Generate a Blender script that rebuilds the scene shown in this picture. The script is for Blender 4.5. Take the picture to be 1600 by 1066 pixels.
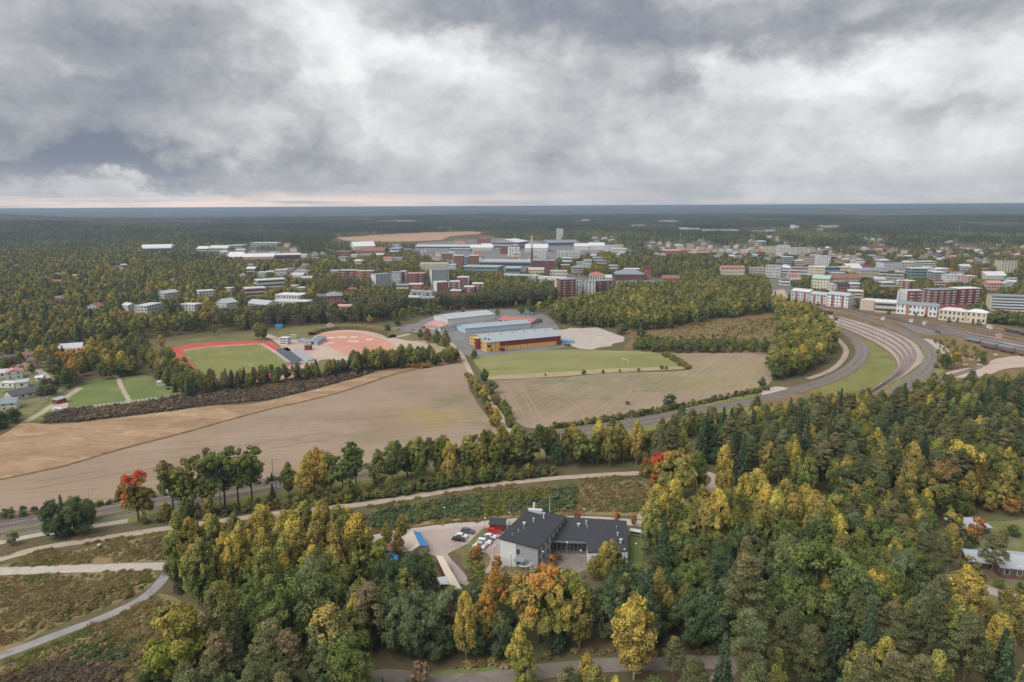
import bpy, bmesh, math, random
import numpy as np
from mathutils import Vector, Matrix, noise as mnoise
from mathutils.geometry import tessellate_polygon

for o in list(bpy.data.objects):
    bpy.data.objects.remove(o)
SC = bpy.context.scene
COL = SC.collection
R = math.radians
random.seed(7)
RNG = np.random.default_rng(11)

# ------------------------------------------------------------------ camera
CAM_H, FPX, PITCH, ROLL = 112.0, 1066.67, math.atan(211 / 1066.67), R(0.29)
_f = Vector((0, math.cos(PITCH), -math.sin(PITCH)))
_r0 = Vector((1, 0, 0)); _u0 = Vector((0, math.sin(PITCH), math.cos(PITCH)))
_r = _r0 * math.cos(ROLL) - _u0 * math.sin(ROLL)
_u = _u0 * math.cos(ROLL) + _r0 * math.sin(ROLL)
cam_data = bpy.data.cameras.new('camera'); cam = bpy.data.objects.new('camera', cam_data)
COL.objects.link(cam)
cam_data.sensor_width = 36; cam_data.lens = 24; cam_data.clip_start = 1; cam_data.clip_end = 120000
cam.matrix_world = Matrix(((_r.x, _u.x, -_f.x, 0), (_r.y, _u.y, -_f.y, 0), (_r.z, _u.z, -_f.z, CAM_H), (0, 0, 0, 1)))
SC.camera = cam
# ------------------------------------------------------------------ exposure
SC.view_settings.view_transform = 'Standard'; SC.view_settings.look = 'None'
SC.view_settings.exposure = 1.02; SC.view_settings.gamma = 1.0
SC.view_settings.use_curve_mapping = False
SC.cycles.max_bounces = 5; SC.cycles.diffuse_bounces = 2; SC.cycles.glossy_bounces = 2
SC.cycles.transmission_bounces = 2; SC.cycles.transparent_max_bounces = 4; SC.cycles.volume_bounces = 0
SC.cycles.use_denoising = True
SC.render.use_persistent_data = False

def ray(px, py):
    return _f * FPX + _r * (px - 800) + _u * (533 - py)
def P(px, py, z=0.0):
    """ground point (at height z) seen at photo pixel px,py"""
    d = ray(px, py)
    t = (z - CAM_H) / min(d.z, -1e-3)
    return Vector((d.x * t, d.y * t, z))
def PT(px, py):
    """ground point on the rolling far terrain"""
    p = P(px, py)
    for _ in range(12):
        if math.hypot(p.x, p.y) < 2100: return p
        p = P(px, py, hill_h(p.x, p.y))
    return p
def to_px(x, y, z=0.0):
    v = Vector((x, y, z - CAM_H)); k = v.dot(_f)
    return 800 + v.dot(_r) / k * FPX, 533 - v.dot(_u) / k * FPX
def pxm(px, py):
    """photo pixels per metre at that ground point"""
    p = P(px, py); return FPX / (Vector((p.x, p.y, -CAM_H)).dot(_f))
def to_px_np(x, y, z=0.0):
    k = x * _f.x + y * _f.y + (z - CAM_H) * _f.z
    a = x * _r.x + y * _r.y + (z - CAM_H) * _r.z
    b = x * _u.x + y * _u.y + (z - CAM_H) * _u.z
    return 800 + a / k * FPX, 533 - b / k * FPX

# ------------------------------------------------------------------ node expression helper
class X:
    def __init__(s, nt, sock): s.nt, s.s = nt, sock
    def _m(s, op, *a):
        n = s.nt.nodes.new('ShaderNodeMath'); n.operation = op
        for i, v in enumerate((s,) + a):
            if isinstance(v, X): s.nt.links.new(v.s, n.inputs[i])
            else: n.inputs[i].default_value = v
        return X(s.nt, n.outputs[0])
    def __add__(s, o): return s._m('ADD', o)
    __radd__ = __add__
    def __mul__(s, o): return s._m('MULTIPLY', o)
    __rmul__ = __mul__
    def __sub__(s, o): return s._m('SUBTRACT', o)
    def __rsub__(s, o): return (s * -1) + o
    def __truediv__(s, o): return s._m('DIVIDE', o)
    def abs(s): return s._m('ABSOLUTE')
    def pow(s, o): return s._m('POWER', o)
    def exp(s): return s._m('EXPONENT')
    def sin(s): return s._m('SINE')
    def max(s, o): return s._m('MAXIMUM', o)
    def min(s, o): return s._m('MINIMUM', o)
    def clamp(s): return s.max(0.0).min(1.0)
    def smooth(s, a, b):
        n = s.nt.nodes.new('ShaderNodeMapRange'); n.interpolation_type = 'SMOOTHSTEP'
        s.nt.links.new(s.s, n.inputs[0])
        if a < b:
            n.inputs[1].default_value, n.inputs[2].default_value = a, b
            n.inputs[3].default_value, n.inputs[4].default_value = 0, 1
        else:
            n.inputs[1].default_value, n.inputs[2].default_value = b, a
            n.inputs[3].default_value, n.inputs[4].default_value = 1, 0
        return X(s.nt, n.outputs[0])
def mixc(nt, fac, a, b, mode='MIX'):
    n = nt.nodes.new('ShaderNodeMix'); n.data_type = 'RGBA'; n.blend_type = mode; n.clamp_factor = True
    for i, v in ((0, fac), (6, a), (7, b)):
        if isinstance(v, X): nt.links.new(v.s, n.inputs[i])
        elif i == 0: n.inputs[0].default_value = v
        else: n.inputs[i].default_value = tuple(v)[:3] + (1,)
    return X(nt, n.outputs[2])
def combine(nt, x, y, z=0.0):
    n = nt.nodes.new('ShaderNodeCombineXYZ')
    for i, v in enumerate((x, y, z)):
        if isinstance(v, X): nt.links.new(v.s, n.inputs[i])
        else: n.inputs[i].default_value = v
    return X(nt, n.outputs[0])
def split(nt, v):
    n = nt.nodes.new('ShaderNodeSeparateXYZ'); nt.links.new(v.s, n.inputs[0])
    return [X(nt, o) for o in n.outputs]
def noise(nt, vec, scale, detail=4, rough=0.55, dist=0.0, color=False):
    n = nt.nodes.new('ShaderNodeTexNoise'); n.inputs['Scale'].default_value = scale
    n.inputs['Detail'].default_value = detail; n.inputs['Roughness'].default_value = rough
    n.inputs['Distortion'].default_value = dist
    if vec is not None: nt.links.new(vec.s, n.inputs['Vector'])
    return X(nt, n.outputs[1 if color else 0])
def scaled(nt, vec, sx, sy, sz=1.0, rot=0.0):
    n = nt.nodes.new('ShaderNodeMapping'); nt.links.new(vec.s, n.inputs[0])
    n.inputs['Scale'].default_value = (sx, sy, sz); n.inputs['Rotation'].default_value = (0, 0, rot)
    return X(nt, n.outputs[0])

# ------------------------------------------------------------------ world: overcast sky over the hazy Nishita sky
SUN_EL, SUN_AZ = R(48), R(-125)      # azimuth from +Y towards +X; the brighter part of the overcast lies behind the camera, left
def sky_uv(px, py):
    d = ray(px, py); return d.x / d.y, d.z / d.y
def make_world():
    w = bpy.data.worlds.new('World'); SC.world = w; w.use_nodes = True
    nt = w.node_tree; nt.nodes.clear()
    out = nt.nodes.new('ShaderNodeOutputWorld'); bg = nt.nodes.new('ShaderNodeBackground')
    nt.links.new(bg.outputs[0], out.inputs[0])
    sky = nt.nodes.new('ShaderNodeTexSky'); sky.sky_type = 'NISHITA'; sky.sun_disc = False
    sky.sun_elevation = SUN_EL; sky.sun_rotation = SUN_AZ; sky.altitude = 100
    tc = nt.nodes.new('ShaderNodeTexCoord'); d = X(nt, tc.outputs['Generated'])
    dx, dy, dz = split(nt, d)
    # billowing cloud masses; direction space, slightly flattened towards the horizon
    ay = dy.abs() + 0.02
    flat = combine(nt, dx, dy, dz * 1.5)
    nw = noise(nt, flat, 4.2, 7, 0.62, color=True)
    wx, wy, wz = split(nt, nw)
    nw2 = noise(nt, flat, 14.0, 6, 0.65, color=True)
    vx, vy, vz = split(nt, nw2)
    warped = combine(nt, dx + (wx - 0.5) * 0.20, dy + (wz - 0.5) * 0.12, dz * 1.75 + (wy - 0.5) * 0.20)
    n1 = noise(nt, warped, 4.0, 10, 0.60)
    n2 = noise(nt, warped, 11.0, 9, 0.64)
    n3 = noise(nt, combine(nt, dx, dy, dz * 1.5 + 9.0), 9.0, 7, 0.55)
    puff = 0.5 - (n3 - 0.5).abs() * 3.2
    u = dx / ay + (wx - 0.5) * 0.34 + (vx - 0.5) * 0.09
    v = dz / ay + (wy - 0.5) * 0.22 + (vy - 0.5) * 0.055
    val = (n1 - 0.5) * 0.95 + (n2 - 0.5) * 0.52 + puff * 0.24 + 0.525
    def blob(px, py, sx, sy, amp):
        bu, bv = sky_uv(px, py)
        a = (u - bu) / (sx / FPX); b = (v - bv) / (sy / FPX)
        return ((a * a + b * b) * -1.0).exp() * amp
    for b in SKY_BLOBS:
        val = val + blob(*b)
    cr = nt.nodes.new('ShaderNodeValToRGB'); nt.links.new(val.s, cr.inputs[0]); cr.color_ramp.interpolation = 'B_SPLINE'
    e = cr.color_ramp.elements
    stops = ((0.02, (0.19, 0.22, 0.28)), (0.28, (0.315, 0.33, 0.366)), (0.46, (0.43, 0.44, 0.464)), (0.64, (0.555, 0.56, 0.576)), (0.82, (0.70, 0.705, 0.715)), (1.0, (0.86, 0.86, 0.865)))
    while len(e) < len(stops): e.new(0.5)
    for i, (p, c) in enumerate(stops): e[i].position = p; e[i].color = c + (1,)
    cloud = X(nt, cr.outputs[0])
    # near the horizon: the far edge of the deck, smoother, with a pale peach strip of open air beneath it
    lay = combine(nt, dx * 2.2, dy * 2.2, dz * 14.0)
    hz = mixc(nt, noise(nt, lay, 2.6, 5, 0.55, 0.5).smooth(0.36, 0.66), (0.36, 0.39, 0.44), (0.49, 0.505, 0.53))
    cloud = mixc(nt, dz.smooth(0.075, 0.010) * 0.62, cloud, hz)
    lay2 = combine(nt, dx * 1.6, dy * 1.6, dz * 40.0)
    strip = dz.smooth(0.026, 0.003) * noise(nt, lay2, 2.4, 5, 0.6).smooth(0.36, 0.60) * (dx / ay).smooth(0.30, -0.35)
    cloud = mixc(nt, strip * 0.9, cloud, (0.84, 0.69, 0.62))
    skyc = nt.nodes.new('ShaderNodeVectorMath'); skyc.operation = 'SCALE'
    nt.links.new(cloud.s, skyc.inputs[0]); skyc.inputs['Scale'].default_value = 9.4
    cov = mixc(nt, 0.985, X(nt, sky.outputs[0]), X(nt, skyc.outputs[0]))
    nt.links.new(cov.s, bg.inputs[0]); bg.inputs[1].default_value = 0.06
SKY_BLOBS = ((150, 150, 330, 120, -0.33), (60, 230, 260, 40, -0.10), (330, 60, 140, 80, -0.14), (150, 262, 270, 20, -0.62), (400, 276, 140, 10, -0.24), (260, 293, 160, 7, 0.25), (500, 50, 110, 60, 0.30), (530, 110, 60, 40, 0.20), (425, 195, 50, 40, 0.20), (100, 95, 60, 25, 0.14),
             (650, 72, 130, 34, 0.22), (870, 25, 190, 55, -0.34), (1050, 85, 50, 40, -0.36), (960, 130, 70, 22, -0.20), (740, 70, 60, 24, 0.14), (690, 15, 70, 25, -0.14),
             (1340, 18, 360, 42, -0.36), (1120, 75, 90, 28, 0.30), (1320, 105, 170, 34, 0.22), (1540, 110, 140, 30, 0.14), (1520, 205, 120, 45, 0.15), (1470, 160, 90, 16, -0.16),
             (1000, 140, 60, 18, 0.16), (860, 200, 220, 50, 0.02), (600, 160, 160, 60, 0.06), (1180, 130, 60, 40, -0.10), (850, 265, 120, 14, -0.10), (1250, 290, 250, 12, -0.06))
make_world()
SC.world.cycles.sampling_method = 'MANUAL'; SC.world.cycles.sample_map_resolution = 256
sun = bpy.data.lights.new('sun', 'SUN'); sun.energy = 1.5; sun.angle = R(55); sun.color = (1.0, 0.965, 0.92)
so = bpy.data.objects.new('sun', sun); COL.objects.link(so)
sd = Vector((math.cos(SUN_EL) * math.sin(SUN_AZ), math.cos(SUN_EL) * math.cos(SUN_AZ), math.sin(SUN_EL)))
so.rotation_euler = sd.to_track_quat('Z', 'Y').to_euler()

# ------------------------------------------------------------------ materials
MATS = {}
def new_mat(name, rough=0.9, spec=0.2):
    m = bpy.data.materials.new(name); m.use_nodes = True
    nt = m.node_tree; b = nt.nodes['Principled BSDF']
    b.inputs['Roughness'].default_value = rough
    b.inputs['Specular IOR Level'].default_value = spec
    MATS[name] = m
    return m, nt, b
def pos(nt):
    return X(nt, nt.nodes.new('ShaderNodeNewGeometry').outputs['Position'])
def setc(nt, b, c):
    nt.links.new(c.s, b.inputs['Base Color'])
def bump(nt, b, h, strength=0.5, dist=0.3):
    n = nt.nodes.new('ShaderNodeBump'); n.inputs['Strength'].default_value = strength; n.inputs['Distance'].default_value = dist
    nt.links.new(h.s, n.inputs['Height']); nt.links.new(n.outputs[0], b.inputs['Normal'])
def paint(name, col, rough=0.7, var=0.12, scale=0.6, spec=0.25, metallic=0.0):
    """plain surface colour with faint weathering"""
    if name in MATS: return MATS[name]
    m, nt, b = new_mat(name, rough, spec)
    n = noise(nt, pos(nt), scale, 5, 0.6); n2 = noise(nt, pos(nt), scale * 7, 3, 0.6)
    f = (n * 0.7 + n2 * 0.3 - 0.5) * (2.4 * var) + 1.0
    k = nt.nodes.new('ShaderNodeVectorMath'); k.operation = 'SCALE'; k.inputs[0].default_value = col[:3]
    nt.links.new(f.s, k.inputs['Scale']); nt.links.new(k.outputs[0], b.inputs['Base Color'])
    b.inputs['Metallic'].default_value = metallic
    return m
def patch_mat(name, cols, s1, s2, fine=1.5, finevar=0.25, aniso=None, rough=0.95, rows=None, spots=None, bmp=0.4, stains=()):
    """ground cover: two or three colours in drifting patches, fine grain, optional row lines (angle, spacing, depth)"""
    m, nt, b = new_mat(name, rough, 0.1)
    p = pos(nt)
    q = scaled(nt, p, *aniso) if aniso else p
    c = mixc(nt, noise(nt, q, s1, 6, 0.62, 0.4).smooth(0.38, 0.62), cols[0], cols[1])
    if len(cols) > 2:
        c = mixc(nt, noise(nt, q, s2, 6, 0.65, 0.6).smooth(0.52, 0.68), c, cols[2])
    if len(cols) > 3:
        c = mixc(nt, noise(nt, scaled(nt, q, 1, 1, 1), s2 * 0.43, 5, 0.65, 0.8).smooth(0.56, 0.72), c, cols[3])
    if stains:
        wv = split(nt, noise(nt, p, 0.035, 6, 0.65, color=True)); px_, py_, _ = split(nt, p)
        brk = noise(nt, p, 0.11, 5, 0.7).smooth(0.30, 0.62)
        for (cx, cy, sx, sy, ang, col, amt) in stains:
            ca, sa = math.cos(ang), math.sin(ang); ex, ey = px_ - cx + (wv[0] - 0.5) * 60.0, py_ - cy + (wv[1] - 0.5) * 60.0
            a = (ex * ca + ey * sa) / sx; b_ = (ey * ca - ex * sa) / sy
            c = mixc(nt, ((a * a + b_ * b_) * -1.0).exp() * brk * amt, c, col)
    g = noise(nt, q, fine, 5, 0.7)
    val = (g - 0.5) * (2 * finevar) + 1.0
    if rows:
        ang, sp, dep = rows
        rp = scaled(nt, p, 1, 1, 1, -ang)
        rx, ry, rz = split(nt, rp)
        wob = noise(nt, p, 0.05, 3, 0.5) * 1.2
        lines = ((ry + wob) * (2 * math.pi / sp)).sin()
        lines2 = noise(nt, combine(nt, rx * 0.010, ry * (0.55 / sp), 1.0), 1.0, 5, 0.75)
        val = val + lines * dep * noise(nt, p, 0.02, 3, 0.6).smooth(0.3, 0.7) + (lines2 - 0.5) * (dep * 9)
    k = nt.nodes.new('ShaderNodeVectorMath'); k.operation = 'SCALE'
    nt.links.new(c.s, k.inputs[0]); nt.links.new(val.s, k.inputs['Scale'])
    if spots:
        nt.links.new(mixc(nt, noise(nt, p, spots[1], 3, 0.5).smooth(spots[2], spots[2] + 0.05), X(nt, k.outputs[0]), spots[0]).s, b.inputs['Base Color'])
    else:
        nt.links.new(k.outputs[0], b.inputs['Base Color'])
    if bmp: bump(nt, b, g, bmp, 0.4)
    return m

# ------------------------------------------------------------------ mesh helpers
def mesh_obj(name, verts, faces, mat=None, parent=None, smooth=False, mats=None, midx=None):
    me = bpy.data.meshes.new(name); me.from_pydata([tuple(v) for v in verts], [], faces)
    for m in (mats or ([mat] if mat else [])): me.materials.append(m)
    if midx is not None: me.polygons.foreach_set('material_index', midx)
    if smooth: me.polygons.foreach_set('use_smooth', [True] * len(me.polygons))
    me.update()
    o = bpy.data.objects.new(name, me); COL.objects.link(o)
    if parent: o.parent = parent
    return o
def tag(o, label=None, cat=None, group=None, kind=None):
    if label: o['label'] = label
    if cat: o['category'] = cat
    if group: o['group'] = group
    if kind: o['kind'] = kind
    return o
def empty(name, loc, rz=0.0):
    o = bpy.data.objects.new(name, None); COL.objects.link(o)
    o.location = loc; o.rotation_euler = (0, 0, rz); o.empty_display_size = 0.5
    return o
class MB:
    """collects shapes, then becomes one mesh object"""
    def __init__(s): s.v, s.f = [], []
    def add(s, vs, fs):
        n = len(s.v); s.v += [tuple(v) for v in vs]; s.f += [tuple(i + n for i in f) for f in fs]; return s
    def box(s, x0, x1, y0, y1, z0, z1):
        return s.add([(x0, y0, z0), (x1, y0, z0), (x1, y1, z0), (x0, y1, z0), (x0, y0, z1), (x1, y0, z1), (x1, y1, z1), (x0, y1, z1)],
                     [(0, 3, 2, 1), (4, 5, 6, 7), (0, 1, 5, 4), (1, 2, 6, 5), (2, 3, 7, 6), (3, 0, 4, 7)])
    def prism(s, poly, z0, z1):
        """poly: xy outline counter-clockwise; z0/z1 numbers or per-vertex lists"""
        n = len(poly); a = z0 if isinstance(z0, (list, tuple)) else [z0] * n; b = z1 if isinstance(z1, (list, tuple)) else [z1] * n
        vs = [(p[0], p[1], a[i]) for i, p in enumerate(poly)] + [(p[0], p[1], b[i]) for i, p in enumerate(poly)]
        fs = [tuple(range(n - 1, -1, -1)), tuple(range(n, 2 * n))] + [(i, (i + 1) % n, n + (i + 1) % n, n + i) for i in range(n)]
        return s.add(vs, fs)
    def tube(s, pts, rad, n=6, cap=True):
        rad = rad if isinstance(rad, (list, tuple)) else [rad] * len(pts)
        rings = []; pts = [Vector(p) for p in pts]
        for i, p in enumerate(pts):
            t = (pts[min(i + 1, len(pts) - 1)] - pts[max(i - 1, 0)]).normalized()
            a = t.orthogonal().normalized() if abs(t.z) < 0.95 else Vector((1, 0, 0))
            a = (a - t * a.dot(t)).normalized(); b = t.cross(a)
            rings.append([p + (a * math.cos(2 * math.pi * j / n) + b * math.sin(2 * math.pi * j / n)) * rad[i] for j in range(n)])
        vs = [v for r in rings for v in r]; fs = []
        for i in range(len(pts) - 1):
            for j in range(n):
                fs.append((i * n + j, i * n + (j + 1) % n, (i + 1) * n + (j + 1) % n, (i + 1) * n + j))
        if cap: fs += [tuple(range(n - 1, -1, -1)), tuple(range((len(pts) - 1) * n, len(pts) * n))]
        return s.add(vs, fs)
    def build(s, name, mat, parent=None, smooth=False):
        return mesh_obj(name, s.v, s.f, mat, parent, smooth)

def catmull(pts, step, closed=False):
    """smooth resampled 2-D line through pts"""
    pts = [np.array(p[:2], float) for p in pts]; n = len(pts); out = []
    rng = range(n if closed else n - 1)
    for i in rng:
        if closed: p0, p1, p2, p3 = pts[i - 1], pts[i], pts[(i + 1) % n], pts[(i + 2) % n]
        else: p0, p1, p2, p3 = pts[max(i - 1, 0)], pts[i], pts[i + 1], pts[min(i + 2, n - 1)]
        m = max(2, int(np.linalg.norm(p2 - p1) / step))
        for k in range(m):
            t = k / m
            out.append(0.5 * ((2 * p1) + (-p0 + p2) * t + (2 * p0 - 5 * p1 + 4 * p2 - p3) * t * t + (-p0 + 3 * p1 - 3 * p2 + p3) * t ** 3))
    if not closed: out.append(pts[-1])
    return out
def ground_poly(pxs, smooth=True, step=6.0, jitter=0.0):
    pts = [P(*p)[:2] for p in pxs]
    if smooth: pts = catmull(pts, step, True)
    if jitter:
        pts = [np.array(p) + jitter * np.array(mnoise.noise_vector(Vector((p[0] * 0.13, p[1] * 0.13, 5.0)))[:2]) +
               0.5 * jitter * np.array(mnoise.noise_vector(Vector((p[0] * 0.5, p[1] * 0.5, 9.0)))[:2]) for p in pts]
    return [(float(p[0]), float(p[1])) for p in pts]
EXCL = []          # ground outlines where no wild tree grows
def sheet(name, pxs, z, mat, smooth=True, step=6.0, jitter=0.0, excl=True, label=None, poly=None):
    pts = poly or ground_poly(pxs, smooth, step, jitter)
    vs = [(x, y, z) for x, y in pts]
    tris = tessellate_polygon([[Vector(v) for v in vs]])
    fs = []
    for t in tris:
        a, b, c = (Vector(vs[i]) for i in t)
        fs.append(tuple(t) if (b - a).cross(c - a).z > 0 else (t[0], t[2], t[1]))
    o = mesh_obj(name, vs, fs, mat); o['kind'] = 'structure'
    if label: o['label'] = label
    if excl: EXCL.append(np.array(pts))
    return o
def strip_poly(line, width):
    line = [np.array(p[:2], float) for p in line]; L, Rr = [], []
    for i, p in enumerate(line):
        t = line[min(i + 1, len(line) - 1)] - line[max(i - 1, 0)]; t /= np.linalg.norm(t) + 1e-9
        n = np.array((-t[1], t[0])); w = width(i / (len(line) - 1)) if callable(width) else width
        L.append(p + n * w / 2); Rr.append(p - n * w / 2)
    return L, Rr
def ribbon(name, pxs, width, z, mat, step=4.0, excl=True, wob=0.0, label=None, line=None):
    line = line if line is not None else catmull([P(*p)[:2] for p in pxs], step)
    L, Rr = strip_poly(line, width)
    if wob:
        for S in (L, Rr):
            for i, p in enumerate(S):
                S[i] = p + wob * np.array(mnoise.noise_vector(Vector((p[0] * 0.3, p[1] * 0.3, 2.0)))[:2])
    vs = [(p[0], p[1], z) for p in L] + [(p[0], p[1], z) for p in Rr]; n = len(L)
    o = mesh_obj(name, vs, [(n + i, n + i + 1, i + 1, i) for i in range(n - 1)], mat); o['kind'] = 'structure'
    if label: o['label'] = label
    if excl: EXCL.append(np.array([p[:2] for p in L] + [p[:2] for p in Rr[::-1]]))
    return o
def inside(poly, x, y):
    """numpy point-in-polygon"""
    px, py = poly[:, 0], poly[:, 1]; res = np.zeros(len(x), bool)
    bb = (x >= px.min()) & (x <= px.max()) & (y >= py.min()) & (y <= py.max())
    idx = np.nonzero(bb)[0]
    if len(idx) == 0: return res
    xs, ys = x[idx], y[idx]; r = np.zeros(len(idx), bool); j = len(px) - 1
    for i in range(len(px)):
        c = ((py[i] > ys) != (py[j] > ys)) & (xs < (px[j] - px[i]) * (ys - py[i]) / (py[j] - py[i] + 1e-12) + px[i])
        r ^= c; j = i
    res[idx] = r
    return res
# ================================================================== terrain
def hill_h(x, y):
    """rolling land beyond the town, and the curve of the earth"""
    r = math.hypot(x, y)
    t = min(max((r - 3200) / 3000, 0), 1); t = t * t * (3 - 2 * t)
    h = 0.0
    if t > 0:
        h = mnoise.fractal(Vector((x / 3000, y / 2200, 1.3)), 1.0, 2.0, 4) * 46 + 18
        h += mnoise.noise(Vector((x / 900, y / 900, 4.3))) * 7
        h *= t * (1.0 if r < 12000 else 1.0 + (r - 12000) / 22000)
    h += 40 * math.exp(-(((x + 2150) / 680) ** 2 + ((y - 3050) / 560) ** 2)) * min(1, max(0, (r - 2100) / 700))
    return h - max(r - 3200, 0) ** 2 / (2 * 6371000 * 1.15)
CANOPY_R = 6500.0
def make_ground():
    az = list(np.radians(np.linspace(-47, 47, 760))) + list(np.radians(np.linspace(50, 310, 53)))
    rad = [0.5, 60, 150, 300, 600, 1000, 1500, 2000, 2100] + list(np.linspace(2200, 3200, 12)) + list(np.geomspace(3300, 41000, 250))
    na = len(az); vs = []
    for r in rad:
        for a in az:
            x, y = r * math.sin(a), r * math.cos(a); h = hill_h(x, y) if r > 2000 else 0.0
            if r > CANOPY_R:
                k = min((r - CANOPY_R) / 600, 1)
                h += k * (11 + 5 * mnoise.noise(Vector((x / 75, y / 75, 0))) + 4 * mnoise.noise(Vector((x / 260, y / 260, 7.7))) + 3.0 * mnoise.noise(Vector((x / 28, y / 28, 2))))
            vs.append((x, y, h))
    fs, mi = [], []
    for i in range(len(rad) - 1):
        for j in range(na):
            k = (j + 1) % na
            fs.append((i * na + j, i * na + k, (i + 1) * na + k, (i + 1) * na + j)); mi.append(1 if rad[i] > CANOPY_R else 0)
    # wind faces upward
    a, b, c = (Vector(vs[q]) for q in fs[5 * na][:3])
    if (b - a).cross(c - a).z < 0: fs = [f[::-1] for f in fs]
    return vs, fs, mi
patch_mat('forest_floor', ((0.115, 0.105, 0.05), (0.15, 0.11, 0.065), (0.125, 0.135, 0.055)), 0.035, 0.05, 0.9, 0.4)
def far_forest_mat():
    m, nt, b = new_mat('far_forest', 0.95, 0.05)
    p = pos(nt); q = scaled(nt, p, 1, 0.45, 1)
    c = mixc(nt, noise(nt, q, 0.0016, 5, 0.65).smooth(0.40, 0.60), (0.085, 0.100, 0.060), (0.145, 0.138, 0.070))
    c = mixc(nt, noise(nt, q, 0.006, 5, 0.7).smooth(0.45, 0.62), c, (0.062, 0.080, 0.052))
    c = mixc(nt, noise(nt, q, 0.0035, 4, 0.7).smooth(0.58, 0.68), c, (0.17, 0.14, 0.06))
    c = mixc(nt, noise(nt, scaled(nt, q, 1, 0.6, 1), 0.0011, 4, 0.6).smooth(0.635, 0.66), c, (0.30, 0.25, 0.15))
    g = noise(nt, p, 0.03, 5, 0.8)
    k = nt.nodes.new('ShaderNodeVectorMath'); k.operation = 'SCALE'
    nt.links.new(c.s, k.inputs[0]); nt.links.new(((g - 0.5) * 1.3 + 1.0).s, k.inputs['Scale']); nt.links.new(k.outputs[0], b.inputs['Base Color'])
far_forest_mat()
_v, _fc, _mi = make_ground()
ground = mesh_obj('ground', _v, _fc, mats=[MATS['forest_floor'], MATS['far_forest']], midx=_mi, smooth=True)
assert max(v[2] for v in _v) < 108, max(v[2] for v in _v)
ground['kind'] = 'structure'; ground['label'] = 'flat land rising to forested hills at the horizon'

# ================================================================== ground covers
g = patch_mat
def stain(px, py, wpx, hpx, col, amt, ang=0.0):
    p = P(px, py); a, b = P(px - wpx, py), P(px + wpx, py); c, d = P(px, py - hpx), P(px, py + hpx)
    return (p.x, p.y, (b - a).length / 2, abs(c.y - d.y) / 2, ang, col, amt)
_gr, _mu, _dk = (0.185, 0.185, 0.095), (0.36, 0.255, 0.075), (0.20, 0.165, 0.115)
g('stubble', ((0.305, 0.224, 0.160), (0.335, 0.250, 0.183), (0.270, 0.208, 0.138)), 0.02, 0.012, 0.8, 0.15, None, 0.95, (R(9), 5.5, 0.050), None, 0.4,
  [stain(680, 650, 60, 10, _mu, .9), stain(720, 625, 36, 16, _gr, .9), stain(600, 680, 90, 8, _gr, .55), stain(690, 690, 40, 6, _mu, .7), stain(520, 655, 140, 8, _dk, .5), stain(620, 610, 80, 9, _dk, .5), stain(470, 690, 90, 5, _dk, .5), stain(745, 655, 24, 12, _gr, .8), stain(250, 735, 120, 6, _dk, .4)])
g('stubble_east', ((0.285, 0.215, 0.148), (0.320, 0.246, 0.173), (0.225, 0.19, 0.112)), 0.014, 0.021, 0.8, 0.15, None, 0.95, (R(58), 5.5, 0.055), None, 0.4,
  [stain(890, 600, 90, 9, _gr, .9), stain(1030, 592, 90, 12, _gr, .85), stain(1120, 595, 80, 16, (0.31, 0.265, 0.12), .8), stain(925, 622, 40, 8, _gr, .75), stain(1000, 612, 50, 6, _gr, .8), stain(840, 625, 24, 12, _dk, .6), stain(1160, 570, 50, 10, (0.33, 0.27, 0.13), .7), stain(1080, 583, 60, 4, (0.30, 0.30, 0.17), .8)])
g('dry_grass', ((0.385, 0.262, 0.160), (0.29, 0.19, 0.112), (0.44, 0.318, 0.205), (0.235, 0.16, 0.095)), 0.05, 0.09, 0.5, 0.45, (0.6, 1.3), 0.95)
g('ditch', ((0.13, 0.095, 0.05), (0.19, 0.14, 0.07)), 0.2, 0.3, 1.0, 0.35)
g('lawn', ((0.135, 0.175, 0.055), (0.17, 0.20, 0.068), (0.22, 0.215, 0.095)), 0.05, 0.035, 1.2, 0.14)
g('pitch_grass', ((0.185, 0.205, 0.07), (0.225, 0.225, 0.08), (0.285, 0.255, 0.10)), 0.03, 0.022, 1.0, 0.12, None, 0.95, (R(-62), 9.0, 0.03))
g('playing_field', ((0.21, 0.215, 0.08), (0.26, 0.245, 0.105), (0.335, 0.275, 0.14)), 0.03, 0.016, 0.8, 0.15, (0.5, 1.4))
g('dry_verge', ((0.34, 0.28, 0.16), (0.38, 0.315, 0.19), (0.27, 0.24, 0.11)), 0.06, 0.09, 0.9, 0.2)
g('meadow_scrub', ((0.215, 0.185, 0.085), (0.27, 0.19, 0.095), (0.165, 0.175, 0.07), (0.32, 0.22, 0.11)), 0.07, 0.10, 0.9, 0.42)
g('brown_meadow', ((0.22, 0.15, 0.075), (0.17, 0.115, 0.06), (0.27, 0.20, 0.10), (0.14, 0.12, 0.05)), 0.05, 0.07, 0.8, 0.3)
g('verge', ((0.155, 0.15, 0.06), (0.21, 0.175, 0.085), (0.13, 0.14, 0.045)), 0.08, 0.10, 1.0, 0.3)
g('rail_grass', ((0.18, 0.19, 0.06), (0.23, 0.215, 0.08), (0.135, 0.145, 0.05)), 0.05, 0.08, 0.8, 0.25)
g('garden', ((0.15, 0.17, 0.06), (0.20, 0.19, 0.09), (0.24, 0.20, 0.14)), 0.05, 0.06, 1.0, 0.25)
g('dirt_path', ((0.46, 0.375, 0.295), (0.40, 0.32, 0.25), (0.36, 0.29, 0.21)), 0.12, 0.2, 2.0, 0.16)
g('pale_gravel', ((0.44, 0.38, 0.335), (0.49, 0.425, 0.375), (0.38, 0.33, 0.29)), 0.10, 0.14, 2.0, 0.14)
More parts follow.
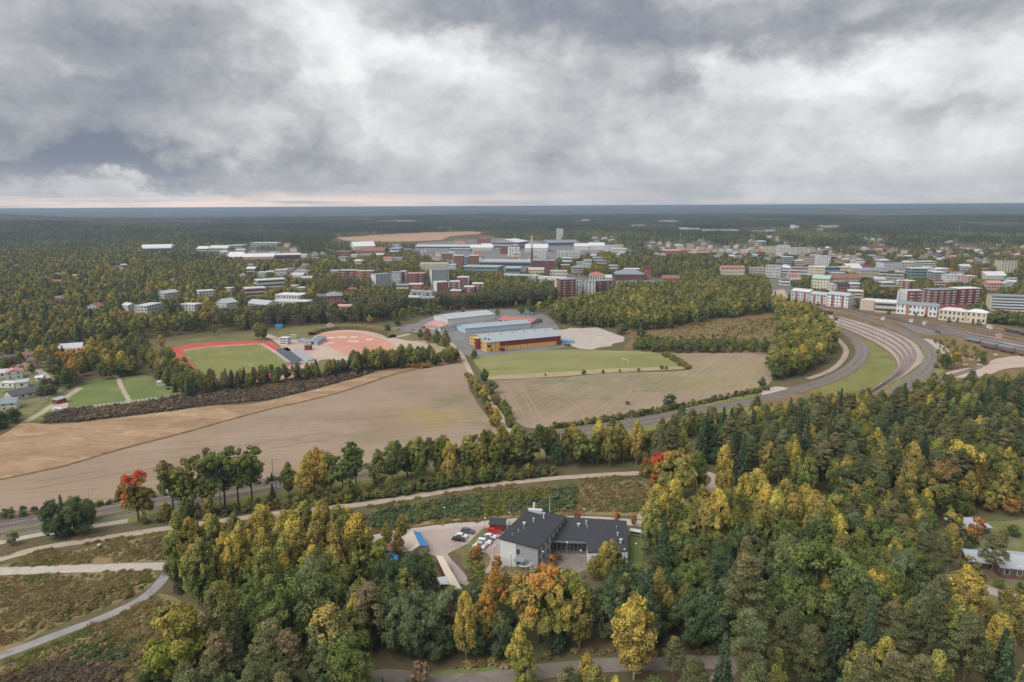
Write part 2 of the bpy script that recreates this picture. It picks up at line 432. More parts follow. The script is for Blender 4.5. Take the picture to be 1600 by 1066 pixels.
g('grey_gravel', ((0.275, 0.262, 0.255), (0.33, 0.312, 0.302), (0.22, 0.208, 0.20)), 0.15, 0.25, 2.0, 0.16)
g('pink_gravel', ((0.39, 0.312, 0.28), (0.43, 0.348, 0.312), (0.32, 0.258, 0.232)), 0.06, 0.1, 1.5, 0.14)
g('road_dirt', ((0.21, 0.175, 0.155), (0.26, 0.215, 0.19), (0.17, 0.145, 0.125)), 0.10, 0.17, 1.5, 0.2)
g('asphalt', ((0.19, 0.185, 0.18), (0.225, 0.22, 0.215), (0.16, 0.155, 0.155)), 0.05, 0.08, 1.0, 0.10, None, 0.9, None, None, 0.1)
g('town_paving', ((0.20, 0.19, 0.18), (0.15, 0.15, 0.10), (0.11, 0.12, 0.055), (0.26, 0.23, 0.20)), 0.03, 0.02, 0.4, 0.2, None, 0.9, None, None, 0.1)
g('track_red', ((0.46, 0.095, 0.075), (0.50, 0.12, 0.09), (0.42, 0.10, 0.085)), 0.05, 0.04, 1.0, 0.07, None, 0.85, None, None, 0.0)
g('track_pink', ((0.56, 0.33, 0.29), (0.52, 0.29, 0.25)), 0.05, 0.04, 1.0, 0.08, None, 0.85, None, None, 0.0)
g('track_dark', ((0.10, 0.105, 0.125), (0.12, 0.12, 0.14)), 0.05, 0.04, 1.0, 0.08, None, 0.85, None, None, 0.0)
g('ball_sand', ((0.52, 0.25, 0.185), (0.56, 0.285, 0.215), (0.50, 0.27, 0.21)), 0.03, 0.05, 0.9, 0.08, None, 0.9, None, None, 0.0)
g('sand', ((0.47, 0.36, 0.29), (0.51, 0.40, 0.33), (0.42, 0.32, 0.26)), 0.05, 0.07, 1.0, 0.12)
g('ballast', ((0.205, 0.172, 0.150), (0.245, 0.208, 0.182), (0.165, 0.137, 0.118)), 0.08, 0.3, 3.0, 0.3)
g('ballast_pale', ((0.20, 0.175, 0.160), (0.25, 0.22, 0.20), (0.17, 0.145, 0.13)), 0.08, 0.3, 3.0, 0.25)
g('dark_heather', ((0.07, 0.052, 0.040), (0.10, 0.075, 0.052), (0.06, 0.052, 0.038)), 0.12, 0.2, 1.0, 0.4)
g('far_field', ((0.42, 0.26, 0.165), (0.47, 0.30, 0.19), (0.38, 0.245, 0.15)), 0.004, 0.006, 0.02, 0.08, None, 0.95, None, None, 0.0)
g('field_grey', ((0.27, 0.24, 0.18), (0.33, 0.28, 0.2)), 0.004, 0.006, 0.02, 0.08, None, 0.95, None, None, 0.0)
M = MATS
paint('pale_marking', (0.66, 0.52, 0.46), 0.9, 0.15, 0.5)
paint('white_paint', (0.78, 0.78, 0.76), 0.6, 0.06)
paint('rail_steel', (0.12, 0.085, 0.07), 0.5, 0.1)
g('ballast_pink', ((0.385, 0.305, 0.27), (0.33, 0.26, 0.235), (0.28, 0.22, 0.20)), 0.08, 0.3, 3.0, 0.25)
paint('sleeper', (0.30, 0.275, 0.25), 0.9, 0.15)
paint('old_sleeper', (0.335, 0.268, 0.242), 0.9, 0.2)
paint('mast_grey', (0.30, 0.31, 0.31), 0.5, 0.1, metallic=0.3)

S = sheet
# --- big stubble field and its neighbours
S('field', [(-80, 768), (0, 750), (100, 728), (200, 699), (300, 673), (400, 645), (525, 615), (625, 583), (690, 571), (726, 567), (733, 605), (745, 628), (757, 645), (779, 677),
            (770, 690), (700, 706), (600, 725), (520, 738), (450, 748), (380, 757), (230, 776), (110, 795), (0, 806), (-80, 816)], 0.03, M['stubble'], True, 8, 0.6, label='harvested stubble field, wide and tan')
S('dry_meadow', [(-80, 705), (0, 682), (33, 661), (68, 663), (125, 660), (225, 648), (325, 635), (400, 630), (500, 607), (575, 585), (640, 570), (720, 560), (724, 565), (690, 570), (625, 582), (525, 614),
                 (400, 644), (300, 672), (200, 698), (100, 727), (0, 749), (-80, 767)], 0.026, M['dry_grass'], True, 6, 0.8)
ribbon('ditch', [(-80, 768), (0, 750), (100, 728), (200, 699), (300, 673), (400, 645), (525, 615), (625, 583), (690, 571), (724, 566)], 2.6, 0.045, M['ditch'], 5, wob=0.8)
S('heather_bank', [(65, 661), (75, 650), (100, 642), (150, 638), (200, 633), (250, 625), (288, 617), (350, 608), (400, 601), (475, 591), (550, 581), (585, 580), (560, 590), (500, 605), (420, 625), (325, 634), (225, 647), (125, 659)], 0.032, M['dark_heather'], True, 5, 1.0)
S('green', [(138, 594), (182, 589), (225, 586), (250, 598), (290, 616), (243, 627), (150, 640), (100, 645), (68, 656), (37, 657), (60, 640), (85, 622), (115, 606)], 0.034, M['lawn'], True, 5, 0.5)
ribbon('worn_path', [(183, 588), (192, 608), (205, 632)], 2.6, 0.050, M['dirt_path'], 3, wob=0.5)
ribbon('lane', [(38, 660), (60, 648), (85, 632), (105, 620), (125, 606)], 4.2, 0.050, M['dirt_path'], 3, wob=0.3)
S('yard', [(80, 640), (90, 630), (106, 630), (104, 639), (92, 645)], 0.046, M['sand'], True, 3, 0.3)
S('gardens', [(-80, 550), (0, 545), (60, 545), (110, 560), (108, 600), (70, 630), (40, 652), (0, 660), (-80, 690)], 0.022, M['garden'], True, 8, 0.5, excl=False)
ribbon('garden_lane', [(-30, 590), (20, 575), (45, 566), (62, 580), (85, 600)], 4.5, 0.040, M['pale_gravel'], 4)
# --- athletics ground
S('sports_ground', [(235, 548), (262, 535), (330, 526), (420, 518), (470, 510), (560, 506), (640, 520), (665, 536), (650, 552), (560, 572), (470, 590), (400, 600), (320, 606), (262, 590)], 0.022, M['verge'], True, 6, 0.8)
S('running_track', [(258, 550), (270, 543), (310, 537), (360, 533.5), (405, 532.5), (425, 535), (447, 552), (470, 565), (478, 574), (440, 590), (380, 596), (320, 594), (285, 580), (262, 562)], 0.036, M['track_red'], True, 4)
S('running_track', [(430, 545), (449, 543), (476, 561), (470, 571), (455, 571), (440, 560)], 0.046, M['track_dark'], False)
S('running_track', [(452, 572), (470, 568), (484, 566), (487, 575), (460, 588), (430, 594), (425, 586)], 0.042, M['track_pink'], True, 3)
S('sports_pitch', [(288, 549), (320, 544), (360, 541), (402, 538.5), (410, 540), (430, 552), (449, 566), (446, 574), (425, 582), (380, 590), (330, 590), (308, 577), (296, 562)], 0.042, M['pitch_grass'], True, 4)
for q in ((0.0, 0.0), (0.03, 0.004), (0.06, 0.008)):
    c0 = [(288, 549), (320, 544), (360, 541), (402, 538.5), (410, 540), (430, 552), (449, 566)]
    ln = [(x + (x - 365) * q[0], y + (y - 562) * (q[0] + 0.02)) for x, y in c0]
    ribbon('lane_line', ln, 0.35, 0.050 + q[1], M['white_paint'], 4, excl=False)
S('ball_ground', [(484, 530), (500, 520), (545, 515), (590, 519), (625, 530), (665, 537), (660, 548), (610, 556), (540, 563), (505, 562), (470, 575), (455, 562), (440, 548), (445, 532)], 0.034, M['sand'], True, 4)
S('ball_field', [(500, 523), (520, 520.5), (545, 519.5), (570, 522), (590, 527), (608, 535), (617, 544), (600, 551), (565, 556), (545, 556), (528, 548), (512, 538)], 0.040, M['ball_sand'], True, 4)
for (x, y, w, d) in ((517, 528, 3, 3), (534, 527, 4, 3), (552, 533.5, 5, 2.5), (553, 527, 3, 3), (577, 530.5, 3, 3), (517, 536, 3, 2)):
    p = P(x, y); mesh_obj('field_marking', [(p.x - w, p.y - d, .05), (p.x + w, p.y - d, .05), (p.x + w, p.y + d, .05), (p.x - w, p.y + d, .05)], [(0, 1, 2, 3)], M['pale_marking'])['kind'] = 'structure'
ribbon('sports_path', [(640, 522), (615, 527), (600, 524), (585, 518), (545, 511), (500, 516)], 5, 0.044, M['pale_gravel'], 4)
ribbon('sports_path', [(400, 520), (425, 527), (445, 540), (455, 548)], 7, 0.046, M['sand'], 4)
# --- school halls
S('hall_yard', [(610, 513), (650, 505), (665, 498), (720, 486), (800, 484), (845, 490), (868, 505), (880, 528), (885, 542), (760, 556), (722, 552), (700, 535), (690, 524), (650, 520)], 0.024, M['asphalt'], True, 5)
S('gravel_lot', [(860, 521), (868, 516), (884, 515), (889, 512.5), (912, 513), (934, 511.5), (948, 517), (962, 522), (976, 527), (974, 534), (958, 537), (954, 541), (936, 543), (926, 546.5), (905, 545), (893, 541), (880, 540)], 0.034, M['pale_gravel'], False)
S('hall_lawn', [(640, 535), (665, 533), (700, 546), (715, 560), (690, 562), (655, 553)], 0.028, M['dry_verge'], True, 5, excl=False)
ribbon('lane', [(705, 536), (712, 546), (722, 556), (728, 568), (735, 582), (742, 594), (752, 608), (766, 628), (790, 662), (800, 680)], 3.6, 0.052, M['dirt_path'], 4, wob=0.4)
S('playing_field', [(742, 560), (790, 553), (870, 546.5), (960, 548), (1030, 552), (1052, 563), (1074, 576), (960, 581), (870, 588), (772, 593), (752, 580)], 0.030, M['playing_field'], True, 5, 0.5)
S('field_verge', [(758, 588), (860, 582), (960, 576), (1060, 573), (1074, 576), (960, 582), (870, 588.5), (772, 593.5)], 0.040, M['dry_verge'], True, 5, 0.4)
S('field', [(772, 595), (870, 590), (960, 583), (1076, 578), (1052, 560), (1036, 553), (1120, 552), (1196, 553), (1203, 575), (1205, 597), (1170, 612), (1100, 630), (1010, 648), (930, 660), (880, 665), (850, 668), (822, 668), (800, 650)],
  0.030, M['stubble_east'], True, 6, 0.6, label='stubble field with curving tracks beside the playing field')
g('tyre_mark', ((0.34, 0.262, 0.185), (0.30, 0.228, 0.158)), 0.1, 0.2, 1.0, 0.2)
for q in ([(806, 600), (815, 615), (828, 640), (838, 660)], [(812, 600), (822, 616), (836, 640), (846, 658)], [(830, 600), (850, 612), (880, 622), (905, 640), (912, 655)], [(838, 600), (860, 612), (895, 624), (925, 640), (930, 652)], [(965, 592), (985, 605), (975, 620), (950, 636), (940, 650)], [(972, 592), (996, 606), (988, 622), (965, 638), (955, 650)],
          [(786, 605), (796, 625), (812, 655)], [(792, 604), (803, 625), (820, 655)]):
    for dx in (0, 2.2): ribbon('tyre_mark', [(x + dx, y) for x, y in q], .55, 0.048, M['tyre_mark'], 4, wob=.4, excl=False)
for q in ([(690, 575), (700, 590), (704, 604)], [(697, 573), (707, 588), (712, 602)], [(704, 572), (714, 586), (720, 600)], [(712, 570), (720, 582), (727, 598)], [(60, 752), (200, 728), (420, 690), (600, 660)], [(40, 766), (200, 738), (430, 700), (640, 662)]):
    for dx in (0, 2.0): ribbon('tyre_mark', [(x + dx, y) for x, y in q], .5, 0.048, M['tyre_mark'], 4, wob=.4, excl=False)
ribbon('field_boundary', [(768, 594), (870, 589.5), (960, 582.5), (1078, 577)], 1.8, 0.05, M['ditch'], 5, wob=0.5)
# --- scrub, birch wood floor
S('meadow', [(975, 548), (985, 530), (975, 515), (1000, 505), (1100, 497), (1215, 490), (1225, 530), (1200, 552), (1100, 551), (1035, 551)], 0.026, M['brown_meadow'], True, 6, 1.0, excl=False)
# --- railway land
S('rail_land', [(1200, 470), (1260, 463), (1400, 480), (1500, 500), (1640, 520), (1700, 560), (1640, 598), (1480, 600), (1430, 612), (1380, 625), (1290, 628), (1200, 640), (1195, 615), (1290, 590), (1335, 560), (1325, 530), (1290, 505), (1240, 490)], 0.024, M['brown_meadow'], True, 6, 0.6)
S('rail_wedge', [(1345, 527), (1368, 540), (1390, 553), (1401, 570), (1396, 586), (1374, 603), (1310, 614), (1265, 612), (1310, 596), (1343, 577), (1358, 558), (1357, 542)], 0.032, M['rail_grass'], True, 5, 0.5)
S('gravel_yard', [(1258, 485), (1300, 493), (1350, 505), (1390, 517), (1425, 533), (1440, 550), (1442, 563), (1428, 576), (1400, 594), (1380, 602), (1373, 601), (1392, 589), (1403, 574), (1399, 560), (1385, 546), (1358, 530), (1320, 513), (1280, 500)], 0.036, M['pink_gravel'], True, 4, 0.4)
S('rail_wedge', [(1443, 545), (1452, 560), (1444, 580), (1424, 596), (1400, 606), (1388, 604), (1420, 585), (1438, 570)], 0.032, M['rail_grass'], True, 5, 0.5)
S('rail_wedge', [(1462, 540), (1480, 555), (1478, 575), (1460, 590), (1440, 600), (1428, 604), (1455, 583), (1463, 562)], 0.032, M['rail_grass'], True, 5, 0.5)
S('goods_yard', [(1470, 508), (1490, 512), (1530, 522), (1600, 537), (1640, 545), (1640, 560), (1560, 540), (1500, 525), (1462, 520)], 0.038, M['ballast_pale'], True, 4, 0.4)
S('goods_yard', [(1545, 527), (1600, 538), (1650, 548), (1650, 556), (1580, 540)], 0.046, M['grey_gravel'], True, 4, 0.4)
S('goods_yard', [(1478, 584), (1500, 577), (1540, 572), (1552, 562), (1600, 555), (1660, 552), (1660, 570), (1580, 575), (1545, 585), (1520, 590), (1495, 590)], 0.040, M['sand'], True, 4, 0.4)
S('goods_yard', [(1405, 503), (1440, 508), (1470, 518), (1458, 524), (1430, 518)], 0.038, M['ballast_pale'], True, 4, 0.4)
S('goods_yard', [(1440, 530), (1460, 532), (1482, 548), (1475, 554), (1462, 545)], 0.040, M['pale_gravel'], True, 4, 0.4)
S('crossing', [(1190, 613), (1212, 604), (1232, 607), (1246, 614), (1230, 618), (1200, 622)], 0.042, M['pale_gravel'], True, 3, 0.4)
S('rail_verge', [(0, 846), (0, 818), (100, 800), (230, 780), (380, 758), (520, 739), (650, 720), (770, 692), (860, 672), (930, 662), (1010, 650), (1100, 632), (1200, 612), (1205, 640), (1110, 662), (1020, 680), (900, 706), (780, 730), (650, 755), (500, 776), (350, 798), (200, 818), (100, 832)], 0.018, M['rail_grass'], True, 8, 0.8, excl=False)
# --- near paths and roads
_r0n = len(EXCL)
PATH1 = [(-60, 890), (0, 874), (60, 858), (150, 843), (220, 832), (290, 822), (430, 803), (560, 789), (640, 777), (720, 764), (850, 749), (950, 742), (1012, 739), (1060, 737), (1098, 738), (1117, 745), (1118, 755), (1104, 768), (1080, 782), (1040, 796), (1008, 803), (1003, 812)]
ribbon('path', PATH1, 4.0, 0.055, M['dirt_path'], 3, wob=0.45, label='long dirt path running beside the railway')
ribbon('road', [(-60, 896), (0, 893), (120, 889), (240, 885), (340, 884), (440, 872), (530, 853), (600, 838), (690, 825), (760, 819), (850, 812), (930, 812), (1000, 818), (1060, 826), (1130, 838), (1210, 862), (1240, 880)], 5.0, 0.06, M['pale_gravel'], 3, wob=0.35, label='pale gravel road passing the dark-roofed building')
ribbon('path', [(-60, 1052), (0, 1026), (60, 1003), (120, 981), (180, 957), (222, 936), (243, 918), (262, 897), (290, 886)], 3.3, 0.065, M['grey_gravel'], 3, wob=0.4, label='grey gravel path climbing from the lower corner')
ribbon('road', [(480, 1080), (560, 1066), (600, 1056), (640, 1060), (700, 1066), (800, 1056), (880, 1046), (960, 1039), (1060, 1036), (1140, 1034), (1230, 1030), (1330, 1015)], 5.2, 0.06, M['road_dirt'], 3, wob=0.4, label='dirt road in the wood at the bottom')
ribbon('road', [(1150, 1034), (1125, 1060), (1090, 1110)], 4.0, 0.07, M['road_dirt'], 3, wob=0.4)
ribbon('road', [(1440, 895), (1490, 905), (1530, 917), (1590, 936), (1660, 955)], 5.2, 0.06, M['pink_gravel'], 3, wob=0.3, label='gravel lane below the brown house')
ROADS = EXCL[_r0n:]
S('scrub_slope', [(545, 822), (600, 797), (700, 780), (850, 763), (1000, 752), (1010, 782), (1000, 806), (930, 804), (850, 804), (760, 811), (690, 816), (600, 830)], 0.030, M['meadow_scrub'], True, 6, 0.8)
S('scrub_slope', [(-60, 890), (0, 884), (100, 864), (170, 850), (260, 836), (330, 832), (330, 872), (240, 879), (120, 883), (0, 888)], 0.030, M['meadow_scrub'], True, 6, 0.8)
S('scrub_slope', [(-60, 905), (0, 902), (120, 896), (236, 891), (236, 915), (170, 948), (80, 982), (-60, 1035)], 0.028, M['meadow_scrub'], True, 6, 0.8)
S('scrub_slope', [(-60, 1070), (0, 1042), (100, 1003), (190, 967), (250, 928), (292, 946), (322, 985), (290, 1010), (240, 1050), (220, 1110), (-60, 1160)], 0.030, M['meadow_scrub'], True, 6, 0.8)
S('bare_soil', [(288, 950), (315, 955), (330, 975), (318, 990), (296, 975)], 0.044, M['road_dirt'], True, 3, 0.5)
S('roadside_lawn', [(640, 1056), (700, 1046), (800, 1040), (900, 1032), (960, 1027), (1140, 1025), (1140, 1031), (960, 1034), (880, 1040), (700, 1060)], 0.032, M['lawn'], True, 5, 0.5)
_r1n = len(EXCL)
S('car_park', [(575, 848), (620, 836), (700, 826), (770, 822), (800, 826), (792, 880), (772, 895), (752, 892), (764, 868), (742, 862), (726, 858), (712, 862), (700, 866), (716, 886), (735, 910), (718, 912), (690, 872), (640, 862), (600, 862)], 0.066, M['pink_gravel'], True, 4, 0.3)
ROADS += EXCL[_r1n:]
S('parking_island', [(722, 868), (706, 862), (730, 850), (744, 836), (756, 826), (766, 827), (752, 842), (738, 858), (756, 866), (768, 874), (760, 890), (740, 900), (722, 884)], 0.072, M['verge'], True, 4, 0.4)
_r1n = len(EXCL)
S('courtyard', [(862, 850), (918, 850), (925, 880), (905, 895), (880, 893), (850, 884)], 0.066, M['road_dirt'], True, 4, 0.3)
S('house_lawn', [(978, 835), (1003, 838), (1005, 870), (990, 900), (925, 900), (920, 885), (978, 880)], 0.05, M['lawn'], True, 4, 0.5)
S('house_lawn', [(780, 884), (842, 890), (850, 905), (800, 915), (775, 900)], 0.05, M['verge'], True, 4, 0.5)
ROADS += EXCL[_r1n:]
S('clearing', [(1440, 850), (1490, 820), (1560, 815), (1660, 818), (1660, 960), (1600, 985), (1530, 965), (1480, 920)], 0.026, M['garden'], True, 5, 0.6)
S('far_field', [(523, 371.5), (560, 369.5), (590, 367), (648, 364.3), (735, 362), (752, 362.5), (748, 366), (705, 369), (690, 375), (640, 378), (580, 377.5), (540, 376)], 0.3, M['far_field'], False)
S('far_field', [(668, 357.8), (704, 355.6), (706, 359), (690, 361), (668, 361)], 0.5, M['field_grey'], False)
S('town_ground', [(500, 405), (640, 386), (800, 382), (900, 385), (1000, 390), (1100, 388), (1300, 392), (1500, 398), (1640, 400), (1640, 515), (1540, 500), (1400, 478), (1240, 462), (1120, 446), (1000, 455), (880, 462), (700, 472), (560, 476), (480, 480), (380, 490), (340, 470), (380, 430)], 0.012, M['town_paving'], False, excl=False)
S('industrial_ground', [(650, 380), (780, 372), (870, 378), (960, 385), (960, 400), (850, 412), (700, 418), (640, 400)], 0.02, M['asphalt'], False)
S('far_yard', [(222, 398), (350, 396), (420, 392), (470, 394), (470, 400), (360, 404), (230, 403)], 0.02, M['road_dirt'], False)
S('station_car_park', [(955, 452), (962, 441), (1010, 436), (1040, 438), (1050, 447), (1020, 453)], 0.03, M['asphalt'], False)
S('station_car_park', [(816, 449), (822, 438), (866, 438), (866, 449)], 0.03, M['asphalt'], False)
S('sand_lot', [(1198, 468), (1202, 454), (1225, 452), (1232, 466)], 0.03, M['sand'], False)

# ================================================================== railway tracks
def track(pxs, label, ballast='ballast', w=4.6, h=0.45, sleepers=True, off=0.0, group='railway tracks', z0=0.0, rails=True, step=3.0):
    line = catmull([P(*p)[:2] for p in pxs], step)
    if off:
        L, Rr = strip_poly(line, 2 * abs(off)); line = L if off > 0 else Rr
    root = empty('railway_track', (line[0][0], line[0][1], 0)); tag(root, label, 'railway', group)
    inv = Vector((-line[0][0], -line[0][1], 0))
    A, B = strip_poly(line, w); C, D = strip_poly(line, w - 1.3)
    vs, fs = [], []; n = len(line)
    for S_, z in ((A, z0 + 0.03), (C, z0 + h), (D, z0 + h), (B, z0 + 0.03)): vs += [Vector((p[0], p[1], z)) + inv for p in S_]
    for k in range(3):
        fs += [((k + 1) * n + i, (k + 1) * n + i + 1, k * n + i + 1, k * n + i) for i in range(n - 1)]
    mesh_obj('ballast_bed', vs, fs, M[ballast], root)
    if rails:
        for sgn in (1, -1):
            E1, _ = strip_poly(line, 2 * sgn * 0.762 + 0.2); E2, _ = strip_poly(line, 2 * sgn * 0.762 - 0.2)
            vs = [Vector((p[0], p[1], z)) + inv for S_, z in ((E1, z0 + h + .05), (E1, z0 + h + .22), (E2, z0 + h + .22), (E2, z0 + h + .05)) for p in S_]
            fs = []
            for k in range(3): fs += [((k + 1) * n + i, (k + 1) * n + i + 1, k * n + i + 1, k * n + i) for i in range(n - 1)]
            mesh_obj('rail', vs, fs, M['rail_steel'], root)
    if sleepers:
        mb = MB(); fine = catmull(line, 0.75)
        for i in range(0, len(fine) - 1):
            t = fine[i + 1] - fine[i]; t = t / (np.linalg.norm(t) + 1e-9); nn = np.array((-t[1], t[0])); c = fine[i]
            q = [c + nn * a + t * b for a, b in ((1.3, -.14), (-1.3, -.14), (-1.3, .14), (1.3, .14))]
            mb.prism([(p[0] + inv.x, p[1] + inv.y) for p in q], z0 + h - 0.02, z0 + h + 0.09)
        s = mb.build('sleepers', M['sleeper' if ballast != 'pink_gravel' else 'old_sleeper'], root); s['kind'] = 'stuff'
    poly = np.array([p[:2] for p in A] + [p[:2] for p in B[::-1]]); EXCL.append(poly)
    return root, line
MAIN = [(-70, 835), (0, 822), (100, 806), (230, 784), (330, 768), (430, 753), (540, 736), (650, 717), (780, 694), (900, 674), (1000, 657), (1100, 640), (1200, 621), (1262, 604), (1300, 591), (1330, 574), (1346, 556), (1347, 543), (1337, 529), (1310, 514), (1275, 500), (1235, 488), (1190, 476)]
track(MAIN, 'far track of the double railway line beside the stubble field', off=2.3)
track(MAIN, 'near track of the double railway line beside the stubble field', off=-2.3)
track([(-70, 851), (0, 837), (100, 820), (230, 797), (330, 781), (430, 765), (540, 748), (650, 729), (780, 706), (900, 685), (1010, 664), (1100, 647)], 'single siding track running just below the double line', 'ballast_pale', 4.2)
ribbon('service_road', [(-70, 862), (0, 848), (60, 836), (150, 822), (200, 814)], 3.4, 0.05, M['pale_gravel'], 4, wob=0.3)
ribbon('service_road', [(1262, 592), (1295, 580), (1315, 564), (1322, 548), (1314, 535), (1300, 522), (1285, 512)], 4.0, 0.05, M['dirt_path'], 4, wob=0.3)
EAST = [(1380, 628), (1405, 607), (1430, 592), (1449, 575), (1457, 558), (1452, 545), (1437, 532), (1412, 518), (1380, 505), (1330, 490), (1280, 479), (1220, 466)]
track(EAST, 'outer curving double track round the gravel yard', 'ballast', 5.0, off=2.2)
track(EAST, 'inner curving double track round the gravel yard', 'ballast', 5.0, off=-2.2)
track([(1360, 640), (1425, 610), (1475, 592), (1530, 574)], 'short straight track at the edge of the wood', 'ballast')
for i, (a, b) in enumerate((((1376, 603), 0), ((1379, 602), 1), ((1382, 601), 2), ((1385, 600), 3))):
    mid = [(1404 + 3 * i, 578 + i), (1408 + 7 * i, 562 - 1.5 * i), (1394 + 9 * i, 545 - 2 * i), (1368 + 10 * i, 530 - 2.2 * i), (1330 + 10 * i, 514 - 2 * i), (1290 + 8 * i, 500 - 2 * i)]
    track([(1350 + 2 * i, 618), a] + mid, ('western', 'second', 'third', 'eastern')[i] + ' siding fanning out over the pink gravel yard', 'pink_gravel', 3.0, 0.06, True, z0=0.02, group='yard sidings')
for i in range(6):
    y = 497 + i * 4.2
    track([(1300 + 16 * i, 479 + 3.4 * i), (1400 + 8 * i, 494 + 3.5 * i), (1500, 508 + 4.0 * i), (1600, 524 + 5.2 * i), (1680, 538 + 5.8 * i)], ('farthest', 'second farthest', 'third farthest', 'third nearest', 'second nearest', 'nearest')[i] + ' of six parallel tracks in the goods yard', 'ballast', 3.4, 0.25, False, z0=0.03, group='goods yard tracks')
# ================================================================== labels that single things out
LANDMARKS = [('brick chimney', 831, 405), ('ridge tower block', 874, 368), ('yellow sports hall', 800, 530), ('running track', 350, 560), ('white hotel', 1392, 416), ('cream tower', 1575, 418), ('dark brick pair', 1490, 465), ('pine row', 690, 478),
             ('curving railway', 1345, 560), ('skyline field', 640, 371), ('domed hall', 245, 390), ('brick fire tower', 1012, 428), ('grey slab tower', 688, 435), ('sand ball field', 555, 536), ('football pitch', 930, 565), ('gravel lot', 915, 528),
             ('archery targets', 195, 632), ('dark-roofed school', 870, 850), ('blue-roofed hut', 645, 845), ('path loop', 1110, 755), ('brown house', 1575, 880), ('path fork', 245, 905), ('red-topped maple', 217, 790), ('bottom road', 980, 1040),
             ('beige canopy', 705, 900), ('railway siding', 450, 765), ('goods yard', 1540, 535), ('white railway row', 1305, 468), ('yellow strip', 1250, 540), ('level crossing', 1215, 612), ('scrub slope', 850, 785), ('garden houses', 30, 600),
             ('tall roadside pine', 1160, 960), ('stubble field', 380, 700), ('metal-roofed shed', 1520, 826), ('lime-green maple', 1298, 820), ('orange-topped maple', 850, 930), ('wood edge', 1420, 660), ('wagons', 1560, 545)]
ORD = 'first second third fourth fifth sixth seventh eighth ninth tenth eleventh twelfth thirteenth fourteenth fifteenth sixteenth seventeenth eighteenth nineteenth twentieth'.split()
TENS = {2: 'twenty', 3: 'thirty', 4: 'forty', 5: 'fifty', 6: 'sixty', 7: 'seventy', 8: 'eighty', 9: 'ninety'}
def ordinal(n):
    if n <= 20: return ORD[n - 1]
    if n % 10 == 0: return {20: 'twentieth', 30: 'thirtieth', 40: 'fortieth', 50: 'fiftieth', 60: 'sixtieth', 70: 'seventieth', 80: 'eightieth', 90: 'ninetieth'}.get(n, str(n) + 'th')
    return TENS.get(n // 10, 'hundred') + '-' + ORD[n % 10 - 1]
def where(px, py):
    best = min(LANDMARKS, key=lambda l: ((px - l[1])) ** 2 + (2.2 * (py - l[2])) ** 2)
    dx, dy = px - best[1], 2.2 * (py - best[2])
    rel = ('left of' if dx < 0 else 'right of') if abs(dx) > 1.2 * abs(dy) else ('beyond' if dy < 0 else 'before')
    return rel + ' the ' + best[0]
PENDING = []       # (object, description, px, py)
def auto_label(o, desc, px, py): PENDING.append((o, desc, px, py))
def settle_labels():
    buckets = {}
    for o, d, px, py in PENDING: buckets.setdefault((d, where(px, py)), []).append((px, o))
    for (d, w), items in buckets.items():
        items.sort(key=lambda t: t[0])
        for i, (_, o) in enumerate(items):
            if len(items) == 1: o['label'] = f'{d}, {w}'
            else: o['label'] = f'{d}, {ordinal(i + 1)} from left {w}' if i else f'{d}, leftmost {w}'

# ================================================================== buildings
PAL = {'hall grey': (0.35, 0.385, 0.415), 'white': (0.60, 0.60, 0.585), 'cream': (0.62, 0.55, 0.43), 'beige': (0.52, 0.45, 0.37), 'grey': (0.36, 0.37, 0.38), 'pale grey': (0.52, 0.53, 0.54), 'dark grey': (0.10, 0.105, 0.115),
       'brick red': (0.29, 0.125, 0.10), 'dark brick': (0.19, 0.085, 0.075), 'orange brick': (0.42, 0.17, 0.10), 'brown': (0.16, 0.095, 0.07), 'yellow': (0.64, 0.41, 0.14), 'maroon': (0.20, 0.03, 0.035),
       'pink': (0.60, 0.37, 0.33), 'teal': (0.20, 0.31, 0.32), 'pale blue': (0.40, 0.53, 0.62), 'red roof': (0.42, 0.16, 0.13), 'salmon': (0.52, 0.28, 0.24), 'black': (0.045, 0.047, 0.052),
       'slate': (0.24, 0.27, 0.30), 'metal': (0.42, 0.45, 0.48), 'bright white': (0.70, 0.70, 0.69), 'rust': (0.27, 0.13, 0.10), 'green': (0.35, 0.50, 0.42), 'blue': (0.08, 0.32, 0.68), 'dark red': (0.20, 0.06, 0.055)}
def pal(name, rough=0.75):
    return paint('paint_' + name.replace(' ', '_'), PAL[name], rough, 0.10, 0.25)
def glass_mat():
    m, nt, b = new_mat('window_glass', 0.12, 0.5)
    n = noise(nt, pos(nt), 0.35, 2, 0.5)
    setc(nt, b, mixc(nt, n, (0.03, 0.035, 0.042), (0.09, 0.10, 0.115)))
glass_mat()
FOOT = []           # building footprints (x, y, radius-ish box) for keeping trees away
